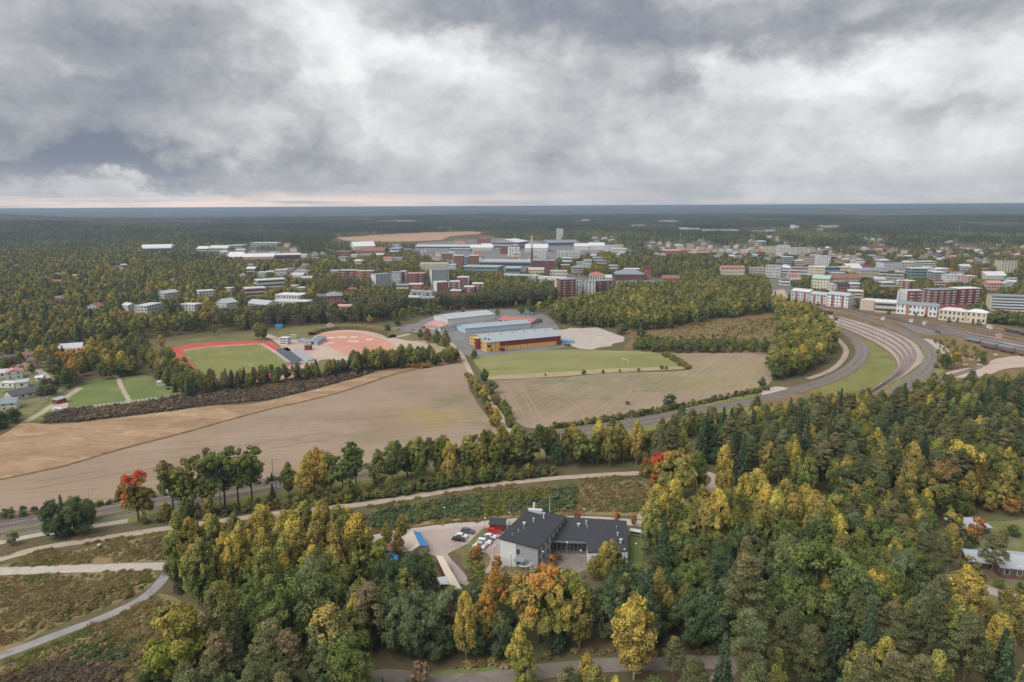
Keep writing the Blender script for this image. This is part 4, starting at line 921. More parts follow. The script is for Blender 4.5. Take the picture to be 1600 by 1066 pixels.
      ('cream_row', APT, (1508, 504), (1540, 507), 17, 13, 'hip', 'cream', 'bright white', 2, 'grid', {}),
      ('maroon_roof_row', 'row house', (1466, 488), (1509, 489), 9, 12, 'gable', 'rust', 'maroon', 1, 'grid', {}),
      ('white_brick_block', APT, (1401, 470), (1415, 471), 15, 14, 'flat', 'bright white', 'pale grey', 4, 'grid', {}),
      ('white_brick_block', APT, (1416, 474), (1444, 474), 19, 15, 'flat', 'brick red', 'pale grey', 4, 'grid', {'balc': 'white', 'end': 'white'}),
      ('dark_brick_block', APT, (1454, 481), (1493, 480), 27, 16, 'flat', 'dark brick', 'slate', 7, None, {'balc': 'pale grey', 'label': 'dark brown brick apartment block with tiers of white balconies'}),
      ('dark_brick_block', APT, (1496, 480), (1530, 479), 28, 16, 'flat', 'dark red', 'bright white', 7, None, {'balc': 'white', 'label': 'deep red brick apartment block with white roof edge and balconies'}),
      ('concrete_block', APT, (1546, 489), (1640, 493), 27, 16, 'flat', 'pale grey', 'slate', 6, 'bands', {'end': 'cream', 'label': 'long pale concrete apartment block cut by the photo edge'}),
      ('cream_tower', 'tower block', (1563, 429), (1587, 429), 22, 18, 'flat', 'cream', 'black', 8, 'slots', {'label': 'cream tower block with dark central stripe above the trees'}),
      ('pale_hall', 'hall', (1541, 440), (1573, 440), 12, 25, 'gable', 'pale grey', 'white', 1, None, {}),
      ('red_roof_block', APT, (1543, 457), (1565, 457), 16, 14, 'gable', 'pink', 'salmon', 3, 'grid', {}),
    ]
    for t in T:
        name, cat, L, Rr, hp, d, roof, wall, rc, fl, st, o = t
        B(name, cat, L, Rr, hp, d, roof, wall, rc, fl, st, group=G, **o)
    # small houses scattered among trees
    rnd = random.Random(5)
    spots = []
    for (x0, x1, y0, y1, n) in ((1108, 1195, 386, 398, 14), (1298, 1348, 402, 416, 14), (1340, 1400, 392, 404, 7), (930, 965, 372, 378, 5), (1000, 1045, 378, 392, 7), (1560, 1600, 396, 404, 5), (1440, 1475, 392, 400, 3),
                                (1575, 1600, 440, 460, 3), (1225, 1300, 390, 400, 8), (1400, 1470, 400, 410, 8), (1470, 1560, 396, 412, 8), (960, 1050, 398, 404, 5), (1110, 1190, 400, 410, 6), (400, 520, 398, 420, 9), (640, 720, 392, 402, 6), (1350, 1400, 376, 390, 5), (1160, 1240, 372, 382, 6), (1420, 1600, 378, 392, 8), (880, 935, 398, 404, 4), (180, 200, 415, 430, 3), (1080, 1100, 376, 388, 3), (1500, 1545, 410, 425, 5), (60, 160, 430, 500, 5), (1190, 1220, 400, 412, 4)):
        for _ in range(n):
            for _try in range(20):
                x, y = rnd.uniform(x0, x1), rnd.uniform(y0, y1)
                if all(abs(x - a) > 9 or abs(y - b) > 3 for a, b in spots): break
            spots.append((x, y)); s = pxm(x, y); w = rnd.uniform(10, 17) * s
            B('house', 'house', (x - w / 2, y), (x + w / 2, y + rnd.uniform(-.3, .3)), rnd.uniform(5, 7.5) * s, rnd.uniform(9, 13), rnd.choice(('gable', 'gable', 'hip', 'gable_y')),
              rnd.choice(('white', 'cream', 'bright white', 'pale grey', 'white')), rnd.choice(('rust', 'rust', 'slate', 'dark grey', 'metal', 'pale grey', 'salmon')), 2, 'grid', group='small town houses')
    for (x0, x1, y0, y1, n) in ((1225, 1420, 398, 446, 26), (1420, 1545, 420, 452, 12), (880, 960, 406, 432, 8), (640, 860, 390, 412, 16), (520, 640, 396, 418, 10), (390, 500, 412, 440, 8), (330, 470, 384, 400, 8), (1040, 1200, 384, 400, 10)):
        for _ in range(n):
            for _try in range(30):
                x, y = rnd.uniform(x0, x1), rnd.uniform(y0, y1)
                if all(abs(x - a) > 13 or abs(y - b) > 4 for a, b in spots): break
            q = P(x, y); s = pxm(x, y)
            if any(abs(q.x - f[0]) < f[2] + 16 and abs(q.y - f[1]) < f[3] + 14 for f in FOOT): continue
            spots.append((x, y)); w = rnd.uniform(12, 23) * s
            B('block', rnd.choice((APT, 'shop', 'office')), (x - w / 2, y), (x + w / 2, y + rnd.uniform(-.3, .3)), rnd.uniform(7, 14) * s, rnd.uniform(12, 18), rnd.choice(('flat', 'flat', 'gable', 'hip')),
              rnd.choice(('white', 'cream', 'pale grey', 'bright white', 'brick red', 'beige')), rnd.choice(('pale grey', 'white', 'rust', 'slate', 'metal', 'red roof')), rnd.choice((2, 3, 4)), rnd.choice(('grid', 'grid', 'bands')), group=G)
    # far white sheds near the skyline
    for i, (x0, x1, y, h, c) in enumerate(((1063, 1078, 359.5, 3, 'bright white'), (1080, 1094, 360, 3, 'white'), (1100, 1125, 362, 2.6, 'white'), (1127, 1156, 362, 2.6, 'white'), (1178, 1196, 364, 3, 'teal'), (1200, 1216, 363, 3, 'pale grey'),
                                        (548, 572, 344.5, 2, 'pale grey'), (620, 643, 347.5, 2.2, 'white'), (596, 612, 347, 1.6, 'pale grey'), (736, 756, 342.5, 2.6, 'white'), (1030, 1062, 347, 2, 'pale grey'), (985, 1010, 354, 2, 'white'),
                                        (1240, 1243, 361, 9, 'white'), (1245, 1248, 361, 8, 'white'), (1278, 1286, 362, 4, 'white'), (1282, 1315, 356, 3, 'beige'), (910, 922, 345, 2, 'pale grey'))):
        B('far_shed', 'warehouse', (x0, y), (x1, y), h, 40, 'flat', c, c, 1, None, group='far warehouses', desc=f'distant {c} warehouse among forest')
town()
def chimney():
    p = P(831, 421); root = empty('factory_chimney', (p.x, p.y, 0)); tag(root, 'tall slim brick chimney with pale upper third in the factory quarter', 'chimney')
    MB().tube([(0, 0, 0), (0, 0, 30), (0, 0, 38)], [2.3, 1.8, 1.7], 14).build('brick_shaft', pal('dark brick'), root)
    MB().tube([(0, 0, 38), (0, 0, 60)], [1.7, 1.45], 14).build('upper_shaft', pal('pale grey'), root)
    MB().tube([(0, 0, 60), (0, 0, 61)], [1.65, 1.65], 14).build('cap', pal('slate'), root)
    for i, x in enumerate((796, 800.5, 805, 810)):
        p = P(x, 401); s = empty('silo', (p.x, p.y, 0)); tag(s, None, 'silo', 'white silos'); auto_label(s, 'white cylindrical silo', x, 395)
        MB().tube([(0, 0, 0), (0, 0, 20)], 3.6, 14).build('shell', pal('white'), s); MB().tube([(0, 0, 20), (0, 0, 22.5)], [3.7, .6], 14).build('roof', pal('pale grey'), s)
    p = P(1012, 437); s = empty('fire_tower', (p.x, p.y, 0)); tag(s, 'square brick tower with flat top beside the grey-roofed depot', 'tower')
    MB().box(-4.5, 4.5, -4.5, 4.5, 0, 17).build('wall', pal('brick red'), s); MB().box(-5, 5, -5, 5, 17, 20).build('roof', pal('dark red'), s)
    FOOT.append((p.x, p.y, 6, 6, 0))
    for i, (x, y, h) in enumerate(((1183, 424, 24), (326, 397, 20), (804, 385, 32), (665, 392, 12), (1062, 390, 40), (434, 512, 7), (1497, 372, 40))):
        p = P(x, y); s = empty('radio_mast', (p.x, p.y, 0)); tag(s, None, 'mast', 'masts'); auto_label(s, 'slim pale mast', x, y - 8)
        MB().tube([(0, 0, 0), (0, 0, h)], [.1 + h * .011, .06 + h * .004], 6).build('pole', pal('pale grey'), s)
        MB().box(-.02 * h, .02 * h, -.008 * h, .008 * h, h * .92, h * .99).build('antenna', pal('white'), s)
chimney()
# ================================================================== nearer buildings, each modelled
def from_px(root_px, yaw=0.0):
    p = P(*root_px); return p
def local_frame(L, Rr):
    a, b = P(*L), P(*Rr); yaw = math.atan2(b.y - a.y, b.x - a.x)
    return a, (b - a).length, yaw
def hgt(px, py, hpx):
    p = P(px, py); dep = math.atan2(CAM_H, math.hypot(p.x, p.y)); return hpx / pxm(px, py) / math.cos(dep)
def win(parent, x0, x1, y, z0, z1, frame='bright white', axis='x', side=-1):
    """a window with frame and pane on a wall facing -y (axis x) or +/-x (axis y)"""
    if axis == 'x':
        f = MB().box(x0, x1, y - .06, y + .02, z0, z1).build('window', pal(frame), parent)
        MB().box(x0 + .1, x1 - .1, y - .10, y - .03, z0 + .1, z1 - .1).build('pane', M['window_glass'], f)
    else:
        a, b = sorted((y, y + side * .06)); f = MB().box(a, b, x0, x1, z0, z1).build('window', pal(frame), parent)
        a, b = sorted((y + side * .03, y + side * .10)); MB().box(a, b, x0 + .1, x1 - .1, z0 + .1, z1 - .1).build('pane', M['window_glass'], f)
    return f
def yellow_hall():
    a, w, yaw = local_frame((760, 550.5), (876, 539)); e = P(722, 539); d = abs((e - a).dot(Vector((-math.sin(yaw), math.cos(yaw), 0)))); d = max(20, min(d, 42))
    h = hgt(760, 550, 15.5); root = empty('sports_hall', (a.x, a.y, 0), yaw); tag(root, 'yellow sports hall with maroon band and long grey roof', 'sports hall')
    rise = 3.0
    MB().add([(0, 0, 0), (w, 0, 0), (w, d, 0), (0, d, 0), (0, 0, h), (w, 0, h), (w, d, h), (0, d, h), (0, d / 2, h + rise), (w, d / 2, h + rise)],
             [(0, 1, 5, 4), (2, 3, 7, 6), (1, 2, 6, 9, 5), (3, 0, 4, 8, 7)]).build('wall', pal('yellow'), root)
    o = .7; ro = MB(); v = [(-o, -o, h - .1), (w + o, -o, h - .1), (w + o, d / 2, h + rise + .25), (-o, d / 2, h + rise + .25), (-o, d + o, h - .1), (w + o, d + o, h - .1)]
    v += [(x, y, z - .35) for x, y, z in v]
    ro.add(v, [(0, 1, 2, 3), (3, 2, 5, 4), (7, 6, 9, 8), (8, 9, 10, 11), (0, 3, 9, 6), (3, 4, 10, 9), (1, 7, 8, 2), (2, 8, 11, 5), (0, 6, 7, 1), (4, 5, 11, 10)])
    roof = ro.build('roof', pal('hall grey', .5), root)
    for i in range(6):
        x = w * (.12 + .155 * i); MB().box(x - .9, x + .9, d * .40, d * .40 + 1.6, h + rise * .7, h + rise + 1.0).build('roof_vent', pal('pale grey'), roof)
    for x, y in ((1.5, 6), (2.6, 8.5), (4.0, 4.5)): MB().tube([(x, y, h), (x, y, h + 2.0)], .7, 8).build('roof_fan', pal('dark grey'), roof)
    MB().box(w * .175, w - .05, -.18, -.02, h * .47, h * .97).build('maroon_band', pal('maroon'), root)
    n = 9
    for i in range(n + 1):
        x = w * .175 + i * w * .82 / n; MB().box(x - .10, x + .10, -.14, -.02, 0.1, h * .47).build('cladding_rib', pal('brown'), root)
    for x in (w * .06, w * .12): MB().box(x - .1, x + .1, -.12, -.02, .1, h * .95).build('cladding_rib', pal('brown'), root)
    MB().box(w * .165, w * .225, -2.2, -.02, 0, h * .32).build('porch', pal('maroon'), root)
    MB().box(w * .94, w + .3, -1.2, -.2, h * .12, h * .5).build('porch', pal('maroon'), root)
    f = MB().box(w * .015, w * .06, -.1, -.01, h * .45, h * .72).build('window', pal('maroon'), root); MB().box(w * .02, w * .055, -.14, -.05, h * .5, h * .68).build('pane', M['window_glass'], f)
    MB().box(w * .055, w * .075, -.1, -.01, 0, 2.3).build('door', pal('maroon'), root)
    # west gable with stair tower
    t = MB().tube([(-.6, d * .42, 0), (-.6, d * .42, h + .9)], 3.0, 20).build('stair_tower', pal('maroon'), root)
    MB().tube([(-.6, d * .42, h + .9), (-.6, d * .42, h + 1.2)], 3.15, 20).build('cap', pal('pale grey'), t)
    for y in (d * .2, d * .3, d * .62, d * .74, d * .88):
        for z in (h * .2, h * .55): win(root, y - .9, y + .9, 0, z, z + 1.6, 'brown', 'y', -1)
    FOOT.append((a.x + math.cos(yaw) * w / 2 - math.sin(yaw) * d / 2, a.y + math.sin(yaw) * w / 2 + math.cos(yaw) * d / 2, w / 2 + 3, d / 2 + 3, yaw))
yellow_hall()
B('blue_hall', 'hall', (727, 521), (829, 512), 9, 20, 'gable', 'pale blue', 'hall grey', 1, None, label='pale blue hall with long grey roof behind the yellow sports hall', rise=1.6, vents=3)
B('white_hall', 'hall', (700, 507), (773, 499), 10, 30, 'gable', 'white', 'metal', 1, None, label='white hall with pale metal roof at the back of the school', rise=2.2, vents=2)
B('pink_roof_wing', 'school', (688, 518), (712, 515), 7, 26, 'gable_y', 'white', 'salmon', 1, 'grid', label='low white school wing with salmon roof and row of windows', rise=1.6, sep=True)
B('pink_roof_wing', 'school', (662, 512), (689, 517.5), 5, 12, 'gable', 'white', 'salmon', 1, 'grid', label='long low white wing with salmon roof by the car park', rise=1.2, sep=True)
B('red_roof_wing', 'school', (779, 503), (830, 508), 5, 22, 'gable', 'pink', 'red roof', 1, 'bands', label='red-roofed wing right behind the pale blue hall', rise=2.4)
p_ = P(884, 535)
def tarp():
    r = empty('blue_tarpaulin_store', (p_.x, p_.y, 0), R(-12)); tag(r, 'low store under a blue tarpaulin at the end of the yellow hall', 'store')
    MB().box(-6, 6, -3, 3, 0, 1.6).build('stack', pal('grey'), r); MB().add([(-6.4, -3.4, 1.5), (6.4, -3.4, 1.5), (6.4, 3.4, 1.7), (-6.4, 3.4, 1.7), (-6.2, 0, 2.4), (6.2, 0, 2.4)], [(0, 1, 5, 4), (4, 5, 2, 3), (0, 4, 3), (1, 2, 5)]).build('tarpaulin', pal('blue'), r)
    for x in (0, 4.5):
        p = P(884 + x, 540.5); c = empty('waste_container', (p.x, p.y, 0), R(-10)); tag(c, None, 'container', 'green containers'); auto_label(c, 'dark green waste container', 884 + x, 540)
        MB().prism([(-1.6, -1), (1.6, -1), (1.6, 1), (-1.6, 1)], 0, [1.3, 1.3, 1.6, 1.6]).build('body', paint('container_green', (0.05, 0.13, 0.08)), c); MB().prism([(-1.7, -1.1), (1.7, -1.1), (1.7, 1.1), (-1.7, 1.1)], [1.32, 1.32, 1.62, 1.62], [1.42, 1.42, 1.72, 1.72]).build('lid', pal('dark grey'), c)
tarp()
# --- sports ground buildings
B('clubhouse', 'clubhouse', (481, 540), (496, 540), 6, 24, 'hip', 'pale grey', 'slate', 1, 'slots', label='grey-roofed clubhouse beside the red sand ball field', rise=1.2)
B('clubhouse', 'clubhouse', (466, 535), (480, 539), 4, 8, 'gable', 'grey', 'slate', 1, None, label='row of dugout sheds with slate roof behind the clubhouse', rise=.8)
B('ticket_hut', 'hut', (476, 547.5), (485, 547.5), 6, 5, 'flat', 'dark red', 'brown', 1, None, label='dark red cube hut between track and ball field')
B('timing_tower', 'tower', (437, 538.5), (449, 539), 10, 6, 'flat', 'bright white', 'white', 3, 'bands', label='white three-storey timing tower at the corner of the running track')
B('pink_hut', 'hut', (510, 515), (522, 514.5), 5, 7, 'gable_y', 'bright white', 'salmon', 1, None, label='small white hut with pink pyramid roof above the ball field', rise=2.2)
B('scoreboard', 'scoreboard', (453, 528), (463, 528), 4, 1, 'flat', 'green', 'white', 1, None, label='pale green scoreboard panel near the white timing tower')
B('blue_shelter', 'shelter', (430, 513.5), (441, 513), 3.5, 5, 'flat', 'blue', 'blue', 1, None, label='bright blue shelter under tall pines')
def stand():
    line = catmull([P(*q)[:2] for q in ((488, 524), (500, 519), (520, 516), (545, 514.5), (575, 516.5), (600, 522), (612, 528))], 6)
    A, Bq = strip_poly(line, 7); r = empty('earth_stand', (line[0][0], line[0][1], 0)); tag(r, 'dark stepped earth stand curving behind the ball field', 'stand'); n = len(line); ox, oy = line[0]
    for k in range(3):
        a, b = strip_poly(line, 7 - 2.2 * k)[1], strip_poly(line, 7)[0]; s1 = [(p[0] - ox, p[1] - oy) for p in a]; s0 = [(p[0] - ox, p[1] - oy) for p in b]
        z = .9 * (k + 1); zb = .9 * k
        vs = [(x, y, zb) for x, y in s1] + [(x, y, z) for x, y in s1] + [(x, y, z) for x, y in s0] + [(x, y, zb) for x, y in s0]
        fs = []
        for q in range(3): fs += [(q * n + i, q * n + i + 1, (q + 1) * n + i + 1, (q + 1) * n + i) for i in range(n - 1)]
        mesh_obj('step', vs, fs, M['ditch'], r)
stand()
def terrace():
    a, w, yaw = local_frame((452, 548), (476, 566)); r = empty('seating_terrace', (a.x, a.y, 0), yaw); tag(r, 'concrete seating terrace along the dark end of the running track', 'terrace')
    for k in range(4): MB().box(0, w, 1.6 * k + .6, 1.6 * (k + 1) + .6, 0, .45 * (k + 1)).build('step', pal('grey'), r)
terrace()
# --- archery green
for i in range(15):
    t = i / 14; x, y = 150 + 93 * t, 637.5 - 11.5 * t
    if i == 8: continue
    p = P(x, y); r = empty('archery_target', (p.x, p.y, 0), R(12)); tag(r, None, 'target', 'archery targets'); auto_label(r, 'white square target panel on legs', x, y)
    MB().box(-.70, .70, -.18, .18, .5, 1.9).build('panel', pal('bright white'), r)
    for sx in (-.55, .55): MB().box(sx - .06, sx + .06, -.06, .06, 0, .5).build('leg', pal('brown'), r)
B('store_hut', 'hut', (245, 604), (259, 603), 5.5, 4, 'flat', 'cream', 'white', 1, None, label='cream hut at the far corner of the archery green')
B('range_shed', 'shed', (90, 632), (104, 628), 4.5, 4, 'shed', 'dark red', 'grey', 1, None, label='red-brown shed with slanted roof beside the sandy yard')
def van():
    p = P(91, 644); r = empty('caravan', (p.x, p.y, 0), R(-8)); tag(r, 'white and teal caravan parked on the archery green', 'caravan')
    mb = MB(); prof = [(-2.4, .5), (2.1, .5), (2.5, 1.1), (2.3, 2.0), (1.7, 2.5), (-2.1, 2.5), (-2.5, 1.9), (-2.5, .9)]; n = len(prof)
    mb.add([(x, -1.05, z) for x, z in prof] + [(x, 1.05, z) for x, z in prof], [tuple(range(n)), tuple(range(2 * n - 1, n - 1, -1))] + [(i, n + i, n + (i + 1) % n, (i + 1) % n) for i in range(n)])
    mb.build('body', pal('bright white'), r); MB().box(-2.46, 2.35, -1.09, 1.09, .55, 1.15).build('lower_panel', paint('teal_paint', (0.02, 0.28, 0.27)), r)
    MB().box(-1.2, 1.4, -1.10, -1.0, 1.5, 2.1).build('window', M['window_glass'], r)
    for sx in (-.8, .9):
        for sy in (-.95, .95): MB().tube([(sx, sy - .1, .33), (sx, sy + .1, .33)], .33, 10).build('wheel', pal('black'), r)
van()
for i, (x, y) in enumerate(((263, 609), (262, 624), (266, 623), (275, 622))):
    p = P(x, y); r = empty('straw_block', (p.x, p.y, 0), R(20 * i)); tag(r, None, 'target', 'dark blocks on the green'); auto_label(r, 'small black target block on the green', x, y)
    MB().box(-.9, .9, -.5, .5, 0, 1.1).build('block', pal('black'), r); MB().box(-.95, .95, -.55, .55, 1.1, 1.2).build('cover', pal('dark grey'), r)
# --- garden houses
for t in ((( -18, 571), (24, 567), 10, 10, 'gable', 'pink', 'dark grey', 'pink-walled house with dark grey roof at the top of the gardens', 2), ((37, 566), (53, 564), 12, 9, 'gable', 'white', 'rust', 'white house with rusty porch among the gardens', 2),
          ((53, 578), (66, 575), 13, 12, 'gable_y', 'pink', 'brown', 'tall pink house beside the dark tree', 2), ((10, 594), (36, 591), 11, 9, 'gable_y', 'white', 'salmon', 'white gabled house with salmon roof and chimney', 2),
          ((-14, 592), (10, 590), 10, 9, 'gable', 'white', 'pale grey', 'pale grey roofed house cut by the photo edge', 1), ((0, 606), (22, 606), 7, 5, 'flat', 'bright white', 'white', 'white garden shed below the salmon roof', 1),
          ((25, 607), (44, 605), 8, 6, 'shed', 'bright white', 'metal', 'white outbuilding with metal roof in the gardens', 1), ((20, 627), (64, 618), 11, 12, 'gable', 'cream', 'dark grey', 'cream bungalow with broad dark grey roof', 1),
          ((-25, 645), (26, 640), 14, 10, 'gable', 'white', 'slate', 'white house with slate roof in the lower gardens', 2), ((55, 596), (68, 595), 6, 5, 'arch', 'white', 'bright white', 'rounded white tent garage in the gardens', 1),
          ((66, 604), (79, 603), 4, 5, 'flat', 'pale grey', 'white', 'small pale shed by the garden hedge', 1), ((88, 550), (128, 547), 7, 14, 'gable', 'white', 'pale grey', 'long pale-roofed hall behind the garden trees', 1),
          ((107, 557), (142, 552), 7, 12, 'gable', 'white', 'salmon', 'long salmon-roofed row behind the garden trees', 1)):
    r, w, d, h = B('garden_house', 'house', t[0], t[1], t[2], t[3], t[4], t[5], t[6], t[8], 'grid', group='garden houses', label=t[7], sep=True)
    if 'chimney' in t[7]: MB().box(-.5, .5, 0, 1, h, h + 4.0).build('chimney', pal('brick red'), r)
B('garden_house', 'house', (1494, 836), (1546, 835), 9, 6, 'shed', 'dark grey', 'metal', 1, None, label='long low shed with white metal roof in the clearing', rise=.6)
# --- brown house with metal roof (two wings)
B('brown_house', 'house', (1562, 903), (1622, 909), 22, 11, 'gable', 'brown', 'metal', 1, 'grid', label='brown house with pale metal roof in the clearing', rise=1.6, sep=True)
B('brown_house_wing', 'house', (1512, 886), (1546, 890), 14, 9, 'gable', 'brown', 'metal', 1, 'grid', label='brown side wing with metal roof half hidden by a pine', rise=1.4, sep=True)
# ================================================================== dark-roofed school
paint('roof_felt', (0.050, 0.053, 0.060), 0.8, 0.10, 0.4); paint('render_white', (0.76, 0.76, 0.76), 0.8, 0.05); paint('cladding_grey', (0.40, 0.40, 0.41), 0.8, 0.06)
def school():
    a = P(782, 883.5); b = P(840, 889)                      # west wing: front foot line
    H1, H2 = 9.3, 7.0
    yaw = math.atan2(b.y - a.y, b.x - a.x); w = (b - a).length
    ex = Vector((math.cos(yaw), math.sin(yaw), 0)); ey = Vector((-math.sin(yaw), math.cos(yaw), 0))
    c1 = P(882, 809, H2); d = (c1 - b).dot(ey); sx = (c1 - b).dot(ex)   # far right roof corner gives depth and slant
    root = empty('school_building', (a.x, a.y, 0), yaw); tag(root, 'white and grey school building with dark sloping roofs and courtyard', 'school')
    def loc(v): v = v - a; return (v.dot(ex), v.dot(ey))
    fl, fr, br, bl = (0, 0), (w, 0), (w + sx, d), (0 + sx, d)
    MB().prism([fl, fr, br, bl], 0, [H1, H2, H2, H1]).build('west_wing_wall', M['cladding_grey'], root)
    MB().prism([(-.05, -.12), (w * .42, -.12), (w * .42, .1), (.2, .1)], 0, [H1, H1 - (H1 - H2) * .42, H1 - (H1 - H2) * .42, H1]).build('white_gable_panel', M['render_white'], root)
    o = .5; ux = Vector((sx, d, 0)).normalized()
    def off(p, kx, ky): return (p[0] + kx * o + ky * o * ux.x, p[1] + ky * o * ux.y)
    R1 = MB().prism([off(fl, -1, -1), off(fr, 1, -1), off(br, 1, 1), off(bl, -1, 1)], [H1, H2 - .1, H2 - .1, H1], [H1 + .38, H2 + .28, H2 + .28, H1 + .38]).build('west_roof', M['roof_felt'], root)
    def on_roof(s, t): return (s * w + t * sx, t * d, H1 + (H2 - H1) * s + .3)
    for (s, t, hh, rr) in ((.55, .80, 1.7, .75), (.40, .62, 1.2, .55), (.25, .48, .6, .9), (.28, .25, .7, .25), (.22, .12, .7, .2), (.33, .36, .5, .2)):
        x, y, z = on_roof(s, t); MB().tube([(x, y, z - .2), (x, y, z + hh), (x, y, z + hh + .25)], [rr * .4, rr * .4, rr * .7], 10).build('roof_vent', pal('pale grey'), R1)
    x, y, z = on_roof(.22, .93); MB().box(x - 2.6, x + 2.2, y - .8, y + .8, z - .4, z + .9).build('air_unit', pal('pale grey'), R1)
    x, y, z = on_roof(.12, .99); MB().box(x - .35, x + .35, y - .3, y + .3, z - .4, z + 2.4).build('chimney', pal('cream'), R1)
    for z in (1.0, 4.4):
        win(root, w * .44, w * .52, -.02, z, z + 1.7, 'dark grey')
    MB().box(w * .40, w * .68, -2.3, -.03, 3.0, 3.25).build('balcony', pal('teal'), root); MB().box(w * .40, w * .68, -2.35, -2.25, 3.25, 4.2).build('balcony_rail', pal('metal'), root)
    st = [(w * .72 + 1.7 * math.cos(q * .5), -1.9 + 1.7 * math.sin(q * .5), .25 + q * .23) for q in range(13)]
    MB().tube([(w * .72, -1.9, 0), (w * .72, -1.9, 4.0)], .12, 6).build('stair_post', pal('metal'), root)
    for q in st: MB().box(q[0] - .55, q[0] + .55, q[1] - .3, q[1] + .3, q[2], q[2] + .08).build('stair_tread', pal('metal'), root)
    # windows along the slanted east wall
    ang = math.atan2(d, sx); L = math.hypot(sx, d)
    for k in range(7):
        for z in (1.1, 4.2):
            t0, t1 = (k + .35) / 7, (k + .62) / 7
            q0 = Vector((w + sx * t0, d * t0, 0)); q1 = Vector((w + sx * t1, d * t1, 0)); nn = Vector((math.sin(ang), -math.cos(ang), 0))
            MB().prism([tuple((q0 + nn * .08)[:2]), tuple((q1 + nn * .08)[:2]), tuple((q1 - nn * .05)[:2]), tuple((q0 - nn * .05)[:2])][::-1], z, z + 1.6).build('window', M['window_glass'], root)
    # east wing, one storey round a courtyard
    He = 4.3
    pts = {k: loc(P(x, y, He)) for k, x, y in (('A', 882, 814), ('B', 979, 818), ('C', 982, 860), ('D', 918, 863), ('E', 916, 844), ('F', 864, 842))}
    A_, B_, C_, D_, E_, F_ = (pts[k] for k in 'ABCDEF')
    z = He; foot = [F_, E_, D_, C_, B_, A_]
    cen = np.mean([np.array(q) for q in foot], axis=0)
    ins = [tuple(np.array(q) + (cen - np.array(q)) * .03) for q in foot]
    def up(poly, z0, z1):
        s = sum(poly[i][0] * poly[(i + 1) % len(poly)][1] - poly[(i + 1) % len(poly)][0] * poly[i][1] for i in range(len(poly)))
        return (poly if s > 0 else poly[::-1])
    N_ = tuple((np.array(A_) + np.array(B_)) / 2 + (np.array(B_) - np.array(A_)) * .26)
    north = [F_, E_, N_, A_]; south = [E_, D_, C_, B_, N_]
    MB().prism(up([tuple(np.array(q) + (np.mean(np.array(north), axis=0) - np.array(q)) * .03) for q in north], 0, 0), 0, He - .35).build('north_wing_wall', M['cladding_grey'], root)
    MB().prism(up([tuple(np.array(q) + (np.mean(np.array(south), axis=0) - np.array(q)) * .02) for q in south], 0, 0), 0, He - .35).build('east_wing_wall', M['render_white'], root)
    zt = {F_: He, E_: He, A_: He + 1.5, N_: He + 1.2}
    q = up(north, 0, 0); MB().prism(q, [zt[v] - .3 for v in q], [zt[v] for v in q]).build('north_roof', M['roof_felt'], root)
    zs = {E_: He + .02, D_: He, C_: He - .1, B_: He + .9, N_: He + 1.22}
    q = up(south, 0, 0); R3 = MB().prism(q, [zs[v] - .3 for v in q], [zs[v] + .02 for v in q]).build('east_roof', M['roof_felt'], root)
    for (px, py, hh, rr) in ((904, 822, .6, .9), (916, 821, 1.6, .5), (918, 825, .7, .25), (970, 846, .5, .9), (965, 836, .6, .5), (963, 826, .7, .25)):
        x, y = loc(P(px, py, He + .8)); MB().tube([(x, y, He), (x, y, He + .9 + hh), (x, y, He + 1.05 + hh)], [rr * .4, rr * .4, rr * .7], 10).build('roof_vent', pal('pale grey'), R3)
    # courtyard front: dark glazing behind posts
    e0, e1 = np.array(F_), np.array(E_); t = (e1 - e0) / np.linalg.norm(e1 - e0); nn = np.array((t[1], -t[0]))
    if nn[1] > 0: nn = -nn
    for k in range(8):
        p0 = e0 + (e1 - e0) * (k + .12) / 8 + nn * .0; p1 = e0 + (e1 - e0) * (k + .88) / 8
        MB().prism(up([tuple(p0 + nn * .05), tuple(p1 + nn * .05), tuple(p1 - nn * .6), tuple(p0 - nn * .6)], 0, 0), .4, 3.2).build('window', M['window_glass'], root)
    for k in range(9):
        c = e0 + (e1 - e0) * k / 8 + nn * 1.6; MB().box(c[0] - .1, c[0] + .1, c[1] - .1, c[1] + .1, 0, He - .4).build('post', pal('dark grey'), root)
    MB().prism(up([tuple(e0 + nn * 2.0), tuple(e1 + nn * 2.0), tuple(e1 - nn * .2), tuple(e0 - nn * .2)], 0, 0), He - .42, He - .28).build('canopy', pal('dark grey'), root)
    # mural-like dark lattice and windows on the white front
    f0, f1 = np.array(D_), np.array(C_); t = (f1 - f0) / np.linalg.norm(f1 - f0); nn = np.array((t[1], -t[0]));
    if nn[1] > 0: nn = -nn
    Lf = np.linalg.norm(f1 - f0)
    def slat(s0, s1, z0, z1, mat, name, pr=.1):
        p0, p1 = f0 + (f1 - f0) * s0, f0 + (f1 - f0) * s1
        return MB().prism(up([tuple(p0 + nn * pr), tuple(p1 + nn * pr), tuple(p1 - nn * .6), tuple(p0 - nn * .6)], 0, 0), z0, z1).build(name, mat, root)
    for s in (.10, .26, .42): slat(s, s + .07, 1.2, 2.8, M['window_glass'], 'window')
    slat(.66, .80, 1.0, 3.2, M['window_glass'], 'window'); slat(.68, .79, .2, .9, pal('brown'), 'bench', .6)
    for s in (.65, .70, .75, .81): slat(s - .006, s + .006, .3, 3.5, pal('brown'), 'trellis_slat', .2)
    for zz in (1.1, 1.9, 2.7, 3.3): slat(.645, .815, zz, zz + .14, pal('brown'), 'trellis_slat', .17)
    _q = P(882, 850); FOOT.append((_q.x, _q.y, 25, 17, yaw))
school()
